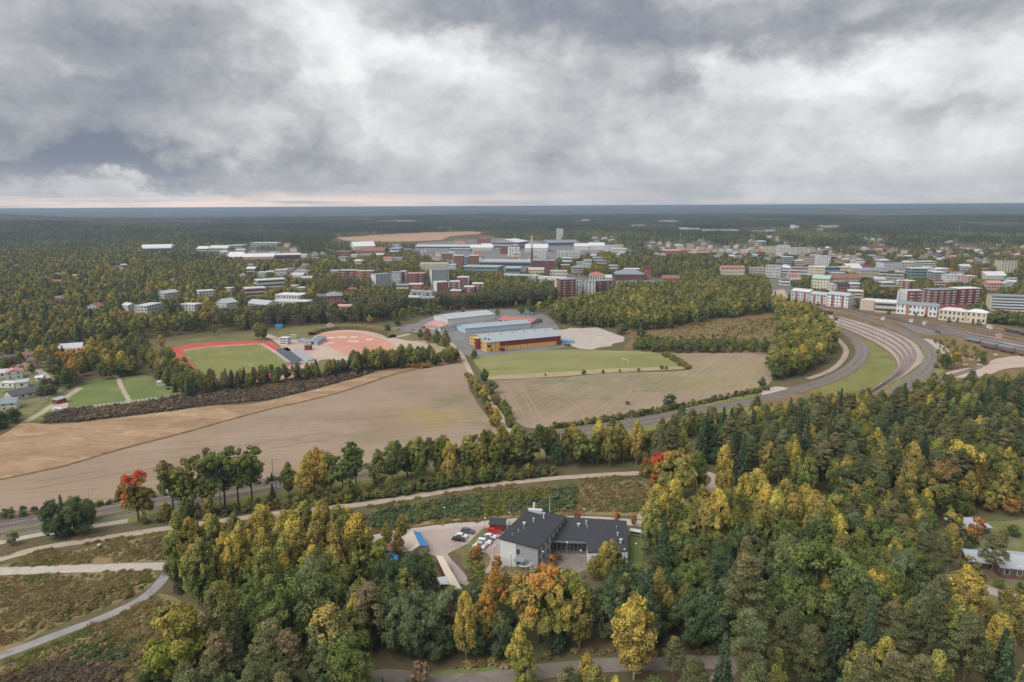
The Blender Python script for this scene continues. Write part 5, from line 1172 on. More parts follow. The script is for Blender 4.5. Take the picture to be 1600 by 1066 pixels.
def shelter():
    a, w, yaw = local_frame((985, 836), (1003, 839)); r = empty('bike_shelter', (a.x, a.y, 0), yaw); tag(r, 'pale bicycle shelter with window openings at the end of the school', 'shelter')
    MB().box(0, w, 0, .2, 0, 2.2).build('wall', pal('pale grey'), r); MB().box(-.2, w + .2, -1.6, .5, 2.2, 2.35).build('roof', pal('white'), r)
    for k in range(3): MB().box(w * (.1 + .3 * k), w * (.32 + .3 * k), -.05, .01, .8, 1.8).build('opening', pal('dark grey'), r)
    for x in (.1, w - .1): MB().box(x - .06, x + .06, -1.5, -1.38, 0, 2.2).build('post', pal('mast' if 'mast' in PAL else 'grey'), r)
shelter()
def red_shed():
    a, w, yaw = local_frame((765, 829), (787, 831)); r = empty('red_shed', (a.x, a.y, 0), yaw); tag(r, 'red timber shed with dark roof behind the parked red car', 'shed')
    MB().prism([(0, 0), (w, 0), (w, 3.6), (0, 3.6)], 0, [2.4, 2.4, 2.9, 2.9]).build('wall', paint('shed_red', (0.22, 0.035, 0.03)), r); MB().prism([(-.4, -.4), (w + .4, -.4), (w + .4, 4), (-.4, 4)], [2.38, 2.38, 2.98, 2.98], [2.55, 2.55, 3.15, 3.15]).build('roof', M['roof_felt'], r)
    for k in range(7): MB().box(w * k / 7 + .1, w * (k + 1) / 7 - .05, -.05, .02, .05, 2.3).build('board', MATS['shed_red'], r)
    MB().box(w * .55, w * .75, -.09, -.03, 0, 2.0).build('door', pal('dark red'), r)
red_shed()
# --- tent-like shelters left of the car park
def tents():
    ra, rb = P(645, 829, 5), P(656, 852, 5); le, lf = P(622, 842, 2.4), P(640, 863, 2.4); re, rf = P(657, 832, 2.6), P(669, 853, 2.6)
    r = empty('gabled_shelter', (ra.x, ra.y, 0)); tag(r, 'gabled shelter with one beige and one bright blue roof slope', 'shelter')
    L = lambda v: tuple(v - Vector((ra.x, ra.y, 0)))
    def slab(q, name, mat): MB().add([L(v) for v in q] + [L(v - Vector((0, 0, .18))) for v in q], [(0, 1, 2, 3), (7, 6, 5, 4), (0, 4, 5, 1), (1, 5, 6, 2), (2, 6, 7, 3), (3, 7, 4, 0)]).build(name, mat, r)
    slab([le, ra, rb, lf][::-1], 'beige_roof_slope', pal('beige')); slab([ra, re, rf, rb][::-1], 'blue_roof_slope', pal('blue'))
    for v in (le, lf, re, rf): 
        x, y, z = L(v); MB().box(x - .1, x + .1, y - .1, y + .1, 0, z).build('post', pal('brown'), r)
    g = [L(lf), L(rf), L(rb)]; MB().add([(x, y, z - .2) for x, y, z in g] + [(g[0][0], g[0][1], 0), (g[1][0], g[1][1], 0)], [(0, 1, 2), (3, 4, 1, 0)]).build('end_wall', pal('cream'), r)
    p = P(606, 866); s = empty('timber_store', (p.x, p.y, 0), R(-15)); tag(s, 'small dark open store with orange brick end beside the birches', 'store')
    MB().box(-2.5, 2.5, -1.4, 1.4, 0, 2.2).build('wall', pal('black'), s); MB().prism([(-2.9, -1.8), (2.9, -1.8), (2.9, 1.8), (-2.9, 1.8)], [2.2, 2.2, 2.7, 2.7], [2.35, 2.35, 2.85, 2.85]).build('roof', pal('rust'), s)
    p = P(609, 878); s = empty('play_tent', (p.x, p.y, 0), R(10)); tag(s, 'small blue tent among the trees below the shelter', 'tent')
    MB().add([(-2.4, -1.8, 0), (2.4, -1.8, 0), (2.4, 1.8, 0), (-2.4, 1.8, 0), (-2.4, -1.8, 1.7), (2.4, -1.8, 1.7), (2.4, 1.8, 1.7), (-2.4, 1.8, 1.7), (0, 0, 3.0)],
             [(0, 1, 5, 4), (1, 2, 6, 5), (2, 3, 7, 6), (3, 0, 4, 7)]).build('wall', pal('bright white'), s)
    MB().add([(-2.6, -2, 1.6), (2.6, -2, 1.6), (2.6, 2, 1.6), (-2.6, 2, 1.6), (0, 0, 3.1)], [(0, 1, 4), (1, 2, 4), (2, 3, 4), (3, 0, 4)]).build('roof', pal('blue'), s)
    # long beige canopy with red-brown walls
    a, b, c, d = P(681, 868, 3.4), P(692, 869, 3.4), P(722, 921, 3.4), P(706, 920, 3.4)
    r = empty('canopy_building', (a.x, a.y, 0)); tag(r, 'long narrow building with flat beige roof and red-brown walls', 'shed'); L = lambda v: (v.x - a.x, v.y - a.y)
    poly = [L(v) for v in (d, c, b, a)]
    MB().prism(poly, 3.15, 3.4).build('roof', pal('cream'), r)
    q = np.array(poly); m = q.mean(axis=0); ins = [tuple(v + (m - v) * .07) for v in q]
    MB().prism(ins, 0, 3.12).build('wall', paint('barn_red', (0.15, 0.055, 0.045)), r)
    e0, e1 = L(P(684, 897, 3.4)), L(P(706, 920, 3.4)); MB().prism([L(v) for v in (P(684, 913, 3.1), P(706, 913, 3.1), P(700, 900, 3.1), P(684, 902, 3.1))], 2.9, 3.08).build('side_roof', pal('pale grey'), r)
    for k in range(3): MB().box(L(P(690 + 7 * k, 926))[0] - .5, L(P(690 + 7 * k, 926))[0] + .5, L(P(690 + 7 * k, 921))[1] - .12, L(P(690 + 7 * k, 921))[1], 0, 2.2).build('door', pal('brown'), r)
    FOOT.append((P(700, 895).x, P(700, 895).y, 5, 14, 0)); FOOT.append((P(648, 848).x, P(648, 848).y, 7, 8, 0))
tents()

# ================================================================== vehicles
def car_proto(kind='hatch'):
    L, W, H = (4.3, 1.8, 1.48) if kind == 'hatch' else ((4.7, 1.82, 1.45) if kind == 'saloon' else (4.8, 1.9, 1.75))
    prof = {'hatch': [(-2.1, .32), (-2.15, .75), (-2.0, .98), (-1.72, 1.0), (-1.35, 1.42), (.35, 1.46), (1.05, .98), (1.95, .82), (2.14, .6), (2.1, .3)],
            'saloon': [(-2.3, .32), (-2.33, .8), (-2.2, .98), (-1.6, 1.02), (-1.0, 1.40), (.35, 1.43), (1.05, .96), (2.1, .82), (2.33, .6), (2.3, .3)],
            'estate': [(-2.35, .35), (-2.4, .85), (-2.3, 1.1), (-2.05, 1.66), (.2, 1.72), (1.1, 1.1), (2.15, .95), (2.38, .65), (2.35, .33)]}[kind]
    n = len(prof); body = MB()
    def tuck(z): return W / 2 - (max(0, z - .9) * .32)
    vs = [(x, -tuck(z), z) for x, z in prof] + [(x, tuck(z), z) for x, z in prof]
    body.add(vs, [tuple(range(n - 1, -1, -1)), tuple(range(n, 2 * n))] + [(i, (i + 1) % n, n + (i + 1) % n, n + i) for i in range(n)])
    glassq = []
    tops = [i for i in range(n) if prof[i][1] > 1.35]; i0, i1 = tops[0], tops[-1]
    g = MB(); e = .012
    (xa, za), (xb, zb), (xc, zc), (xd, zd) = prof[i0 - 1], prof[i0], prof[i1], prof[i1 + 1]
    for sy in (-1, 1):
        q = [(xa + .25, za + .04), (xd - .25, zd + .05), (xc - .06, zc - .09), (xb + .08, zb - .09)]
        vs = [(x, sy * (tuck(z) + e), z) for x, z in q]; g.add(vs, [(0, 1, 2, 3) if sy < 0 else (3, 2, 1, 0)])
    def pane(x0, z0, x1, z1):
        nx, nz = (z1 - z0), -(x1 - x0); l = math.hypot(nx, nz); nx, nz = nx / l * .015, nz / l * .015
        if nz < 0: nx, nz = -nx, -nz
        a, b = (x0 + (x1 - x0) * .1 + nx, z0 + (z1 - z0) * .1 + nz), (x0 + (x1 - x0) * .9 + nx, z0 + (z1 - z0) * .9 + nz)
        g.add([(a[0], -tuck(a[1]) + .12, a[1]), (a[0], tuck(a[1]) - .12, a[1]), (b[0], tuck(b[1]) - .12, b[1]), (b[0], -tuck(b[1]) + .12, b[1])], [(0, 1, 2, 3)])
    pane(xa, za, xb, zb); pane(xd, zd, xc, zc)
    return body, g, L, W
WHEEL = None
def place_car(px, py, yaw, kind, col, label, group='cars in the school car park', z=0.07):
    global WHEEL
    p = P(px, py); r = empty('parked_car', (p.x, p.y, z), yaw); tag(r, label, 'car', group)
    body, g, L, W = car_proto(kind)
    body.build('body', paint('car_' + col, {'white': (.75, .75, .75), 'black': (.02, .02, .025), 'grey': (.10, .11, .12), 'silver': (.45, .46, .47), 'red': (.55, .02, .03)}[col], .25, .03, 1, .5), r)
    g.build('glass', M['window_glass'], r)
    for sx in (-L * .30, L * .31):
        for sy in (-W / 2 + .08, W / 2 - .08):
            wh = MB().tube([(sx, sy - .11, .32), (sx, sy + .11, .32)], .32, 12).build('wheel', pal('black'), r)
            MB().tube([(sx, sy - .13, .32), (sx, sy + .13, .32)], .19, 8).build('rim', pal('metal'), wh)
    for sy in (-.62, .62): MB().box(L / 2 - .12, L / 2 - .01, sy - .16, sy + .16, .62, .76).build('headlight', pal('bright white'), r)
    for sy in (-.65, .65): MB().box(-L / 2 - .02, -L / 2 + .12, sy - .14, sy + .14, .72, .88).build('tail_light', pal('red roof'), r)
place_car(731, 833, R(-14), 'estate', 'grey', 'dark grey estate car, farthest of three in the gravel bay')
place_car(721, 840, R(-14), 'hatch', 'white', 'white hatchback between two dark cars in the gravel bay')
place_car(717, 845, R(-14), 'saloon', 'black', 'black saloon, nearest of three in the gravel bay')
place_car(772, 833, R(-10), 'estate', 'red', 'bright red car parked before the red shed')
for (x, y, k, c, l) in ((766, 841, 'hatch', 'white', 'white hatchback next to the red car'), (760, 845, 'saloon', 'grey', 'dark car second from the red one in the paved bay'), (757, 849.5, 'estate', 'white', 'white estate car in the middle of the paved bay'),
                        (752, 853.5, 'hatch', 'silver', 'silver hatchback between white cars in the paved bay'), (748, 857.5, 'hatch', 'white', 'white hatchback at the near end of the paved bay')):
    place_car(x, y, R(-16), k, c, l)
place_car(1601, 920, R(30), 'hatch', 'black', 'black car at the photo edge below the brown house', 'cars by the brown house')
for (x, y, c, l) in ((663, 512.5, 'red', 'small red car by the long salmon-roofed wing'), (475, 568, 'white', 'white car parked by the seating terrace'), (494, 569, 'silver', 'silver car at the edge of the ball field')): place_car(x, y, R(20), 'estate', c, l, 'cars at the sports ground', .05)
# far car parks: the cars are a few pixels each
def far_cars():
    rnd = random.Random(3); k = 0
    body, g, L, W = car_proto('hatch'); meshes = []
    for col in ('white', 'black', 'silver', 'grey', 'red'):
        paint('car_' + col, {'white': (.75, .75, .75), 'black': (.02, .02, .025), 'grey': (.10, .11, .12), 'silver': (.45, .46, .47), 'red': (.55, .02, .03)}[col], .25, .03, 1, .5)
        o = body.build('parked_car', MATS['car_' + col]); meshes.append((col, o.data)); bpy.data.objects.remove(o)
    for (x0, y0, x1, y1, rows) in ((962, 442, 1035, 442, 4), (822, 441, 862, 441, 3), (1168, 437, 1172, 445, 1), (612, 515, 650, 516, 1)):
        for rr in range(rows):
            a, b = P(x0, y0 + rr * 3.2), P(x1, y1 + rr * 3.2); n = int((b - a).length / 3.1)
            for i in range(n):
                if rnd.random() < .45: continue
                c = a + (b - a) * (i / n); col, me = rnd.choice(meshes); o = bpy.data.objects.new('parked_car', me); COL.objects.link(o)
                o.location = (c.x, c.y, .06); o.rotation_euler = (0, 0, R(90 + rnd.uniform(-4, 4))); tag(o, None, 'car', 'cars in the far car parks')
                px, py = to_px(c.x, c.y); auto_label(o, f'tiny {col} parked car in row {ORD[rr]}', px, py); k += 1
far_cars()
# ================================================================== street and rail furniture
def lamp(px, py, h=6.0, label=None):
    p = P(px, py); r = empty('lamp_post', (p.x, p.y, 0)); tag(r, label, 'lamp post', 'lamp posts by the school'); 
    if not label: auto_label(r, 'slim grey lamp post with white head', px, py)
    MB().tube([(0, 0, 0), (0, 0, h)], [.10, .07], 6).build('pole', M['mast_grey'], r)
    MB().tube([(0, 0, h - .05), (0, 0, h + .12), (0, 0, h + .3)], [.22, .32, .1], 8).build('lamp_head', pal('bright white'), r)
for q in ((695, 818), (758, 835), (796, 826), (835, 822), (912, 820), (773, 880), (799, 893), (848, 890), (886, 875), (907, 888), (975, 886), (993, 877), (1590, 914), (1134, 1026)): lamp(*q)
p = P(859, 812); r = empty('utility_pole', (p.x, p.y, 0)); tag(r, 'bare timber utility pole standing behind the school roof', 'pole'); MB().tube([(0, 0, 0), (0, 0, 9)], [.18, .12], 8).build('pole', pal('beige'), r); MB().box(-.7, .7, -.06, .06, 8.3, 8.45).build('crossarm', pal('brown'), r)
def rail_mast(px, py, h=8.0, arm=3.2, yaw=0.0, pale=False):
    p = P(px, py); r = empty('catenary_mast', (p.x, p.y, 0), yaw); tag(r, None, 'mast', 'railway catenary masts'); auto_label(r, 'thin grey catenary mast beside the tracks', px, py)
    m = pal('pale grey') if pale else M['mast_grey']
    MB().tube([(0, 0, 0), (0, 0, h)], [.20, .13], 6).build('post', m, r)
    MB().tube([(0, 0, h - .6), (arm, 0, h - 1.3)], .06, 5).build('arm', m, r); MB().tube([(0, 0, h - .1), (arm, 0, h - 1.3)], .04, 5).build('stay', m, r)
for q in ((141, 796), (198, 790), (270, 778), (345, 790), (432, 770), (520, 756), (427, 748), (1302, 508), (1313, 513), (1341, 527), (1363, 527), (1380, 537), (1410, 534), (1423, 598), (1392, 600), (1290, 598), (1337, 600), (1230, 620), (1172, 622), (1085, 652), (985, 668), (1470, 502), (1530, 512), (1587, 522), (1435, 492)):
    rail_mast(q[0], q[1], 8.5, 3.4, R(60), q[0] in (141, 198))
def goods():
    rnd = random.Random(9)
    for i, (x, y, n, c, l) in enumerate(((1520, 535, 3, 'slate', 'blue-grey wagon'), (1545, 545, 3, 'brown', 'brown wagon'), (1580, 520, 2, 'dark grey', 'dark tank wagon'), (1278, 487, 2, 'maroon', 'maroon wagon'))):
        for k in range(n):
            a, b = P(x, y), P(x + 40, y + 9); t = (b - a).normalized(); c0 = a + t * (15.5 * k); yaw = math.atan2(t.y, t.x)
            r = empty('rail_wagon', (c0.x, c0.y, .3), yaw); tag(r, None, 'wagon', 'wagons in the goods yard'); px, py = to_px(c0.x, c0.y); auto_label(r, l, px, py)
            MB().box(-6.8, 6.8, -1.4, 1.4, .9, 1.3).build('chassis', pal('black'), r); MB().box(-6.6, 6.6, -1.45, 1.45, 1.3, 2.9 if c != 'brown' else 2.2).build('body', pal(c), r)
            for sx in (-4.6, -3, 3, 4.6): MB().tube([(sx, -.9, .45), (sx, .9, .45)], .45, 8).build('wheelset', pal('dark grey'), r)
    for i, (x, y, w, c) in enumerate(((1556, 528, 10, 'salmon'), (1420, 504, 6, 'white'), (1441, 507, 5, 'white'), (1541, 512, 5, 'white'), (1545, 514, 4, 'white'), (1285, 489, 7, 'bright white'), (1376, 500, 6, 'pale grey'))):
        B('rail_hut', 'hut', (x, y), (x + w, y + .6), 4, 4, 'flat', c, 'grey', 1, None, group='huts along the tracks')
    for i in range(16):      # stacked sleepers and beams
        x, y = rnd.uniform(1500, 1560), rnd.uniform(553, 572)
        if y > 560 and x > 1535: continue
        p = P(x, y); r = empty('sleeper_stack', (p.x, p.y, 0), rnd.uniform(0, 3)); tag(r, None, 'stack', 'stacked sleepers in the goods yard'); auto_label(r, 'pale stack of old railway sleepers', x, y)
        for k in range(rnd.randint(3, 5)): MB().box(-1.3, 1.3, -1.2 + .5 * k, -.82 + .5 * k, 0, rnd.choice((.4, .7, 1.0))).build('sleeper', pal(rnd.choice(('pale grey', 'pink', 'beige'))), r)
goods()
def goal():
    a = P(977, 567); r = empty('football_goal', (a.x, a.y, 0), R(-64)); tag(r, 'white football goal standing on the green playing field', 'goal')
    for x in (-3.66, 3.66): MB().tube([(x, 0, 0), (x, 0, 2.44)], .10, 6).build('post', pal('bright white'), r)
    MB().tube([(-3.66, 0, 2.44), (3.66, 0, 2.44)], .10, 6).build('crossbar', pal('bright white'), r)
    for x in (-3.66, 3.66): MB().tube([(x, 0, 2.44), (x, 1.6, 0)], .06, 6).build('stay', pal('bright white'), r)
goal()
for i, (x, y) in enumerate(((345, 545), (297, 561), (407, 541), (428, 553), (392, 572), (446, 566))):
    p = P(x, y); r = empty('training_goal', (p.x, p.y, 0), R(25)); tag(r, None, 'goal', 'small goals on the track infield'); auto_label(r, 'small white goal on the infield', x, y)
    for s in (-1.5, 1.5): MB().tube([(s, 0, 0), (s, 0, 1.6)], .12, 6).build('post', pal('bright white'), r)
    MB().tube([(-1.5, 0, 1.6), (1.5, 0, 1.6)], .12, 6).build('crossbar', pal('bright white'), r); MB().box(-1.5, 1.5, .9, 1.2, 0, .1).build('net_frame', pal('bright white'), r)
p = P(659, 1052); r = empty('waste_bin', (p.x, p.y, 0), R(8)); tag(r, 'dark green waste bin at the edge of the bottom road', 'bin'); MB().prism([(-1.3, -.7), (1.3, -.7), (1.3, .7), (-1.3, .7)], 0, [1.2, 1.2, 1.45, 1.45]).build('body', MATS['container_green'], r); MB().prism([(-1.4, -.8), (1.4, -.8), (1.4, .8), (-1.4, .8)], [1.22, 1.22, 1.47, 1.47], [1.32, 1.32, 1.57, 1.57]).build('lid', pal('black'), r)
for i, (x, y) in enumerate(((288, 952), (281, 955), (178, 1050), (186, 1062), (170, 850), (165, 855), (155, 852))):
    p = P(x, y); rr = random.Random(i); bm = bmesh.new(); bmesh.ops.create_icosphere(bm, subdivisions=2, radius=.38 + .3 * rr.random())
    for v in bm.verts: v.co *= 1 + .35 * mnoise.noise(v.co * 1.3 + Vector((i, 0, 0))); v.co.z *= .65
    me = bpy.data.meshes.new('boulder'); bm.to_mesh(me); bm.free(); me.materials.append(pal('pale grey')); o = bpy.data.objects.new('boulder', me); COL.objects.link(o); o.location = (p.x, p.y, .12)
    tag(o, None, 'boulder', 'boulders on the scrubby slopes'); auto_label(o, 'pale grey boulder on the slope', x, y)
# ================================================================== trees
def leaf_material(name, trans=0.38):
    m, nt, b = new_mat(name, 0.75, 0.12)
    def attr(n, t):
        a = nt.nodes.new('ShaderNodeAttribute'); a.attribute_name = n; a.attribute_type = t; return a
    leaf = split(nt, X(nt, attr('leaf', 'GEOMETRY').outputs['Vector']))
    tint = X(nt, attr('tint', 'INSTANCER').outputs['Color']); tip = X(nt, attr('tip', 'INSTANCER').outputs['Color'])
    turn = (leaf[0] + (leaf[1] - 0.5) * 0.75 + (leaf[2] - 0.5) * 0.25).smooth(0.38, 1.10)
    c = mixc(nt, turn, tint, tip)
    k = nt.nodes.new('ShaderNodeVectorMath'); k.operation = 'SCALE'
    nt.links.new(c.s, k.inputs[0]); nt.links.new(((leaf[1] - 0.5) * 0.55 + (leaf[2] - 0.5) * 0.45 + 1.32).s, k.inputs['Scale'])
    nt.links.new(k.outputs[0], b.inputs['Base Color'])
    tr = nt.nodes.new('ShaderNodeBsdfTranslucent'); nt.links.new(k.outputs[0], tr.inputs[0])
    mx = nt.nodes.new('ShaderNodeMixShader'); mx.inputs[0].default_value = trans
    out = nt.nodes['Material Output']
    nt.links.new(b.outputs[0], mx.inputs[1]); nt.links.new(tr.outputs[0], mx.inputs[2]); nt.links.new(mx.outputs[0], out.inputs[0])
    return m
LEAF = leaf_material('leaves'); NEEDLE = leaf_material('needles', 0.25)
def bark(name, c0, c1, s):
    m, nt, b = new_mat(name, 0.9, 0.1); p = pos(nt)
    setc(nt, b, mixc(nt, noise(nt, scaled(nt, p, 1, 1, 1.6), s, 4, .7).smooth(.42, .62), c0, c1)); return m
BARK = {'birch': bark('birch_bark', (0.50, 0.48, 0.44), (0.12, 0.11, 0.10), 1.6), 'pine': bark('pine_bark', (0.30, 0.16, 0.09), (0.17, 0.11, 0.08), 0.8), 'dark': bark('dark_bark', (0.11, 0.09, 0.07), (0.06, 0.05, 0.042), 1.2)}
def unit(n, g):
    v = g.normal(size=(n, 3)); return v / (np.linalg.norm(v, axis=1)[:, None] + 1e-9)
def kites(c, nrm, w, h, g):
    """leaf sprays: one kite-shaped face at each centre"""
    n = len(c); t = np.cross(nrm, unit(n, g)); t /= np.linalg.norm(t, axis=1)[:, None] + 1e-9; b = np.cross(nrm, t)
    w = np.asarray(w).reshape(-1, 1) * np.ones((n, 1)); h = np.asarray(h).reshape(-1, 1) * np.ones((n, 1))
    bend = nrm * (w * 0.35)
    v = np.stack([c - b * h, c + t * w - bend, c + b * h, c - t * w - bend], axis=1)
    return v.reshape(-1, 3)
def clump_cloud(cen, rad, per, size, g, axis_xy=(0, 0), up=0.55, out=0.7, rnd=0.9, asp=0.7, droop=0.0):
    """cen (k,3), rad (k,3): per leaves each, in shells; returns verts, clump random, leaf random"""
    k = len(cen); d = unit(k * per, g); r = g.uniform(0.45, 1.05, (k * per, 1)) ** 0.6
    C = np.repeat(cen, per, 0); c = C + d * r * np.repeat(rad, per, 0)
    c[:, 2] -= droop * np.abs(g.normal(size=k * per)) 
    o = c - np.array([axis_xy[0], axis_xy[1], 0]); o[:, 2] = 0; o /= np.linalg.norm(o, axis=1)[:, None] + 1e-6
    nrm = o * out + d * 0.5 + np.array([0, 0, up]) + unit(k * per, g) * rnd; nrm /= np.linalg.norm(nrm, axis=1)[:, None]
    s = size * g.uniform(0.65, 1.3, k * per)
    return c, kites(c, nrm, s * asp, s, g), np.repeat(g.random(k), per), g.random(k * per)
def crown_mesh(name, c, v, cr, lr, z0, z1, mat):
    n = len(c); me = bpy.data.meshes.new(name)
    me.vertices.add(4 * n); me.vertices.foreach_set('co', v.astype(np.float32).ravel())
    me.loops.add(4 * n); me.loops.foreach_set('vertex_index', np.arange(4 * n, dtype=np.int32))
    me.polygons.add(n); me.polygons.foreach_set('loop_start', np.arange(0, 4 * n, 4, dtype=np.int32))
    me.update(calc_edges=True)
    a = me.attributes.new('leaf', 'FLOAT_VECTOR', 'FACE')
    h = np.clip((c[:, 2] - z0) / (z1 - z0), 0, 1)
    a.data.foreach_set('vector', np.stack([h, cr, lr], 1).astype(np.float32).ravel())
    me.materials.append(mat); return me
def trunk_mesh(name, H, r0, limbs, mat, lean=0.0):
    mb = MB(); pts = [(0, 0, -.3), (lean * .2, 0, H * .3), (lean * .5, lean * .3, H * .6), (lean * .6, lean * .2, H * .93)]
    mb.tube(pts, [r0, r0 * .75, r0 * .5, r0 * .12], 7)
    for (z, e) in limbs:
        m = ((e[0]) * .5, (e[1]) * .5, z + (e[2] - z) * .62); mb.tube([(0, 0, z), m, e], [r0 * .32, r0 * .22, r0 * .08], 4, False)
    me = bpy.data.meshes.new(name); me.from_pydata(mb.v, [], mb.f); me.materials.append(mat); me.update(); return me
def make_tree(kind, seed, lod):
    """lod 0: near, about 4-5 thousand leaf sprays; lod 1: middle distance"""
    g = np.random.default_rng(seed * 31 + hash(kind) % 1 + {'birch': 1, 'aspen': 2, 'maple': 3, 'willow': 4, 'pine': 5, 'spruce': 6, 'bush': 7, 'tuft': 8}[kind] * 1000)
    q = (1.0, 0.13)[lod]; sz = (.84, 1.6)[lod]; limbs = []
    if kind == 'birch':
        H, base, Rm = 16.0, .14 + .08 * g.random(), 3.0 + .6 * g.random(); k = int(165)
        t = g.beta(1.25, 1.25, k); z = H * (base + (1 - base) * t * .97); r = Rm * np.sin(np.pi * np.clip(t, .02, .985) ** .72) ** .75 * (1 + .18 * np.sin(g.random() * 6 + t * 9))
        a = g.random(k) * 6.283; rr = r * np.sqrt(g.uniform(.12, 1, k)); cen = np.stack([rr * np.cos(a), rr * np.sin(a), z], 1)
        rad = np.stack([g.uniform(.45, .8, k), g.uniform(.45, .8, k), g.uniform(.6, 1.1, k)], 1)
        if lod: cen, rad = cen[::3], rad[::3] * 1.15
        c, v, cr, lr = clump_cloud(cen, rad, int(52 * (1, .55)[lod]), .27 * sz, g, droop=.25); r0 = .17
        limbs = [(e[2] * .72, tuple(e)) for e in cen[:16]]; bk = BARK['birch']
    elif kind == 'aspen':
        H, base, Rm = 14.0, .34, 3.0 + .5 * g.random(); k = 120
        nl = 11; lob = np.stack([g.normal(0, 1.6, nl), g.normal(0, 1.6, nl), H * g.uniform(base + .1, .88, nl)], 1); lr_ = g.uniform(1.3, 2.2, nl)
        i = g.integers(0, nl, k); d = unit(k, g); cen = lob[i] + d * (lr_[i] * g.uniform(.5, 1, k))[:, None]; rad = g.uniform(.5, .85, (k, 3)) * np.array([1, 1, .85])
        if lod: cen, rad = cen[::3], rad[::3] * 1.2
        c, v, cr, lr = clump_cloud(cen, rad, int(60 * (1, .55)[lod]), .28 * sz, g); r0 = .22
        limbs = [(max(H * .25, e[2] * .55), tuple(e)) for e in cen[:22]]; bk = BARK['dark']
    elif kind in ('maple', 'willow'):
        H, base, Rm = (12.0, .20, 4.3) if kind == 'maple' else (11.0, .08, 4.4); k = 205; nl = 18
        th = g.random(nl) * 6.283; zt = g.random(nl); rl = Rm * .62 * np.sin(np.pi * (.12 + .76 * zt)) ** .6
        lob = np.stack([rl * np.cos(th), rl * np.sin(th), H * (base + .12 + (1 - base - .24) * zt)], 1); lob[0] = (0, 0, H * .86); lr_ = g.uniform(1.1, 1.9, nl)
        i = g.integers(0, nl, k); d = unit(k, g); d[:, 2] = d[:, 2] * .9 + .12; cen = lob[i] + d * (lr_[i] * g.uniform(.55, 1, k))[:, None]; cen[:, 2] = np.clip(cen[:, 2], .5, H)
        rad = g.uniform(.45, .8, (k, 3))
        if lod: cen, rad = cen[::3], rad[::3] * 1.25
        c, v, cr, lr = clump_cloud(cen, rad, int(50 * (1, .55)[lod]), .27 * sz, g, asp=.7 if kind == 'maple' else .42); r0 = .26
        limbs = [(max(.8, e[2] * .45), tuple(e)) for e in cen[:20]]; bk = BARK['dark']
    elif kind == 'pine':
        H, base = 18.0, .36 + .12 * g.random(); k = 120; t = g.random(k) ** .9; z = H * (base + (1 - base) * t)
        r = (3.5 * (1 - t) ** .80 * (.45 + .75 * g.random(k)) + .25) * np.where(t < .12, .7, 1); a = g.random(k) * 6.283
        cen = np.stack([r * np.cos(a), r * np.sin(a), z + .15 * r], 1); rad = np.stack([g.uniform(.6, 1.0, k), g.uniform(.6, 1.0, k), g.uniform(.28, .5, k)], 1)
        if lod: cen, rad = cen[::2], rad[::2] * 1.15
        c, v, cr, lr = clump_cloud(cen, rad, int(66 * (1, .42)[lod]), .28 * sz, g, asp=.34, up=.9, out=.4, rnd=1.0); r0 = .19
        limbs = [(e[2] - .35 * math.hypot(e[0], e[1]) * .4, tuple(e)) for e in cen[:26]]; bk = BARK['pine']
    elif kind == 'spruce':
        H = 15.0; pts, crl = [], []; z = .9; lv = 0
        while z < H - .2:
            t = z / H; Rr_ = 2.8 * (1 - t) ** .85 * (1 + .12 * g.normal()) + .12; nb = max(4, int(9 * (1 - t) + 4)); a0 = g.random() * 6.283
            for j in range(nb):
                a = a0 + 6.283 * j / nb + g.normal() * .15; L = Rr_ * g.uniform(.75, 1.15); m = max(2, int(L / (.30 * (1, 2.4)[lod])) + 1); cb = g.random()
                for s in np.linspace(.25, 1, m):
                    for w_ in range(2 if not lod else 1):
                        side = g.normal() * .22 * (1.2 - s); pts.append((L * s * math.cos(a) - side * math.sin(a), L * s * math.sin(a) + side * math.cos(a), z - .34 * L * s + .12 * L * s * s)); crl.append(cb)
            z += (.34 if not lod else .6) * (1 - .25 * t)
        c = np.array(pts) + g.normal(0, .06, (len(pts), 3)); n = len(c); o = c.copy(); o[:, 2] = 0; o /= np.linalg.norm(o, axis=1)[:, None] + 1e-6
        nrm = o * .55 + np.array([0, 0, .75]) + unit(n, g) * .55; nrm /= np.linalg.norm(nrm, axis=1)[:, None]
        s = .30 * (1, 2.1)[lod] * g.uniform(.7, 1.25, n); v = kites(c, nrm, s * .5, s, g); cr, lr = np.array(crl), g.random(n); r0 = .17; bk = BARK['dark']
    elif kind == 'bush':
        H = 2.2; k = 26; d = unit(k, g); d[:, 2] = np.abs(d[:, 2]); cen = d * g.uniform(.45, 1.05, (k, 1)) * np.array([1.25, 1.25, 1.5]) + np.array([0, 0, .25]); rad = g.uniform(.25, .5, (k, 3))
        c, v, cr, lr = clump_cloud(cen, rad, 20 if not lod else 7, .20 * (1, 1.9)[lod], g, asp=.6); r0 = .05; bk = BARK['dark']; limbs = [(.1, tuple(e)) for e in cen[:8]]
    else:      # tuft of tall grass and herbs
        H = .9; n = 90; a = g.random(n) * 6.283; r = np.sqrt(g.random(n)) * .9; c = np.stack([r * np.cos(a), r * np.sin(a), g.uniform(.1, .6, n)], 1)
        nrm = unit(n, g); nrm[:, 2] *= .35; nrm /= np.linalg.norm(nrm, axis=1)[:, None]; s = g.uniform(.15, .34, n); v = kites(c, nrm, s * .5, s, g); cr, lr = g.random(n), g.random(n); r0 = .02; bk = BARK['dark']
    mat = NEEDLE if kind in ('pine', 'spruce') else LEAF
    z0, z1 = float(c[:, 2].min()), float(c[:, 2].max())
    cm = crown_mesh('crown', c, v, cr, lr, z0, z1, mat)
    tm = trunk_mesh('trunk', H, r0, limbs if not lod else limbs[:5], bk, g.normal() * .3) if kind != 'tuft' else None
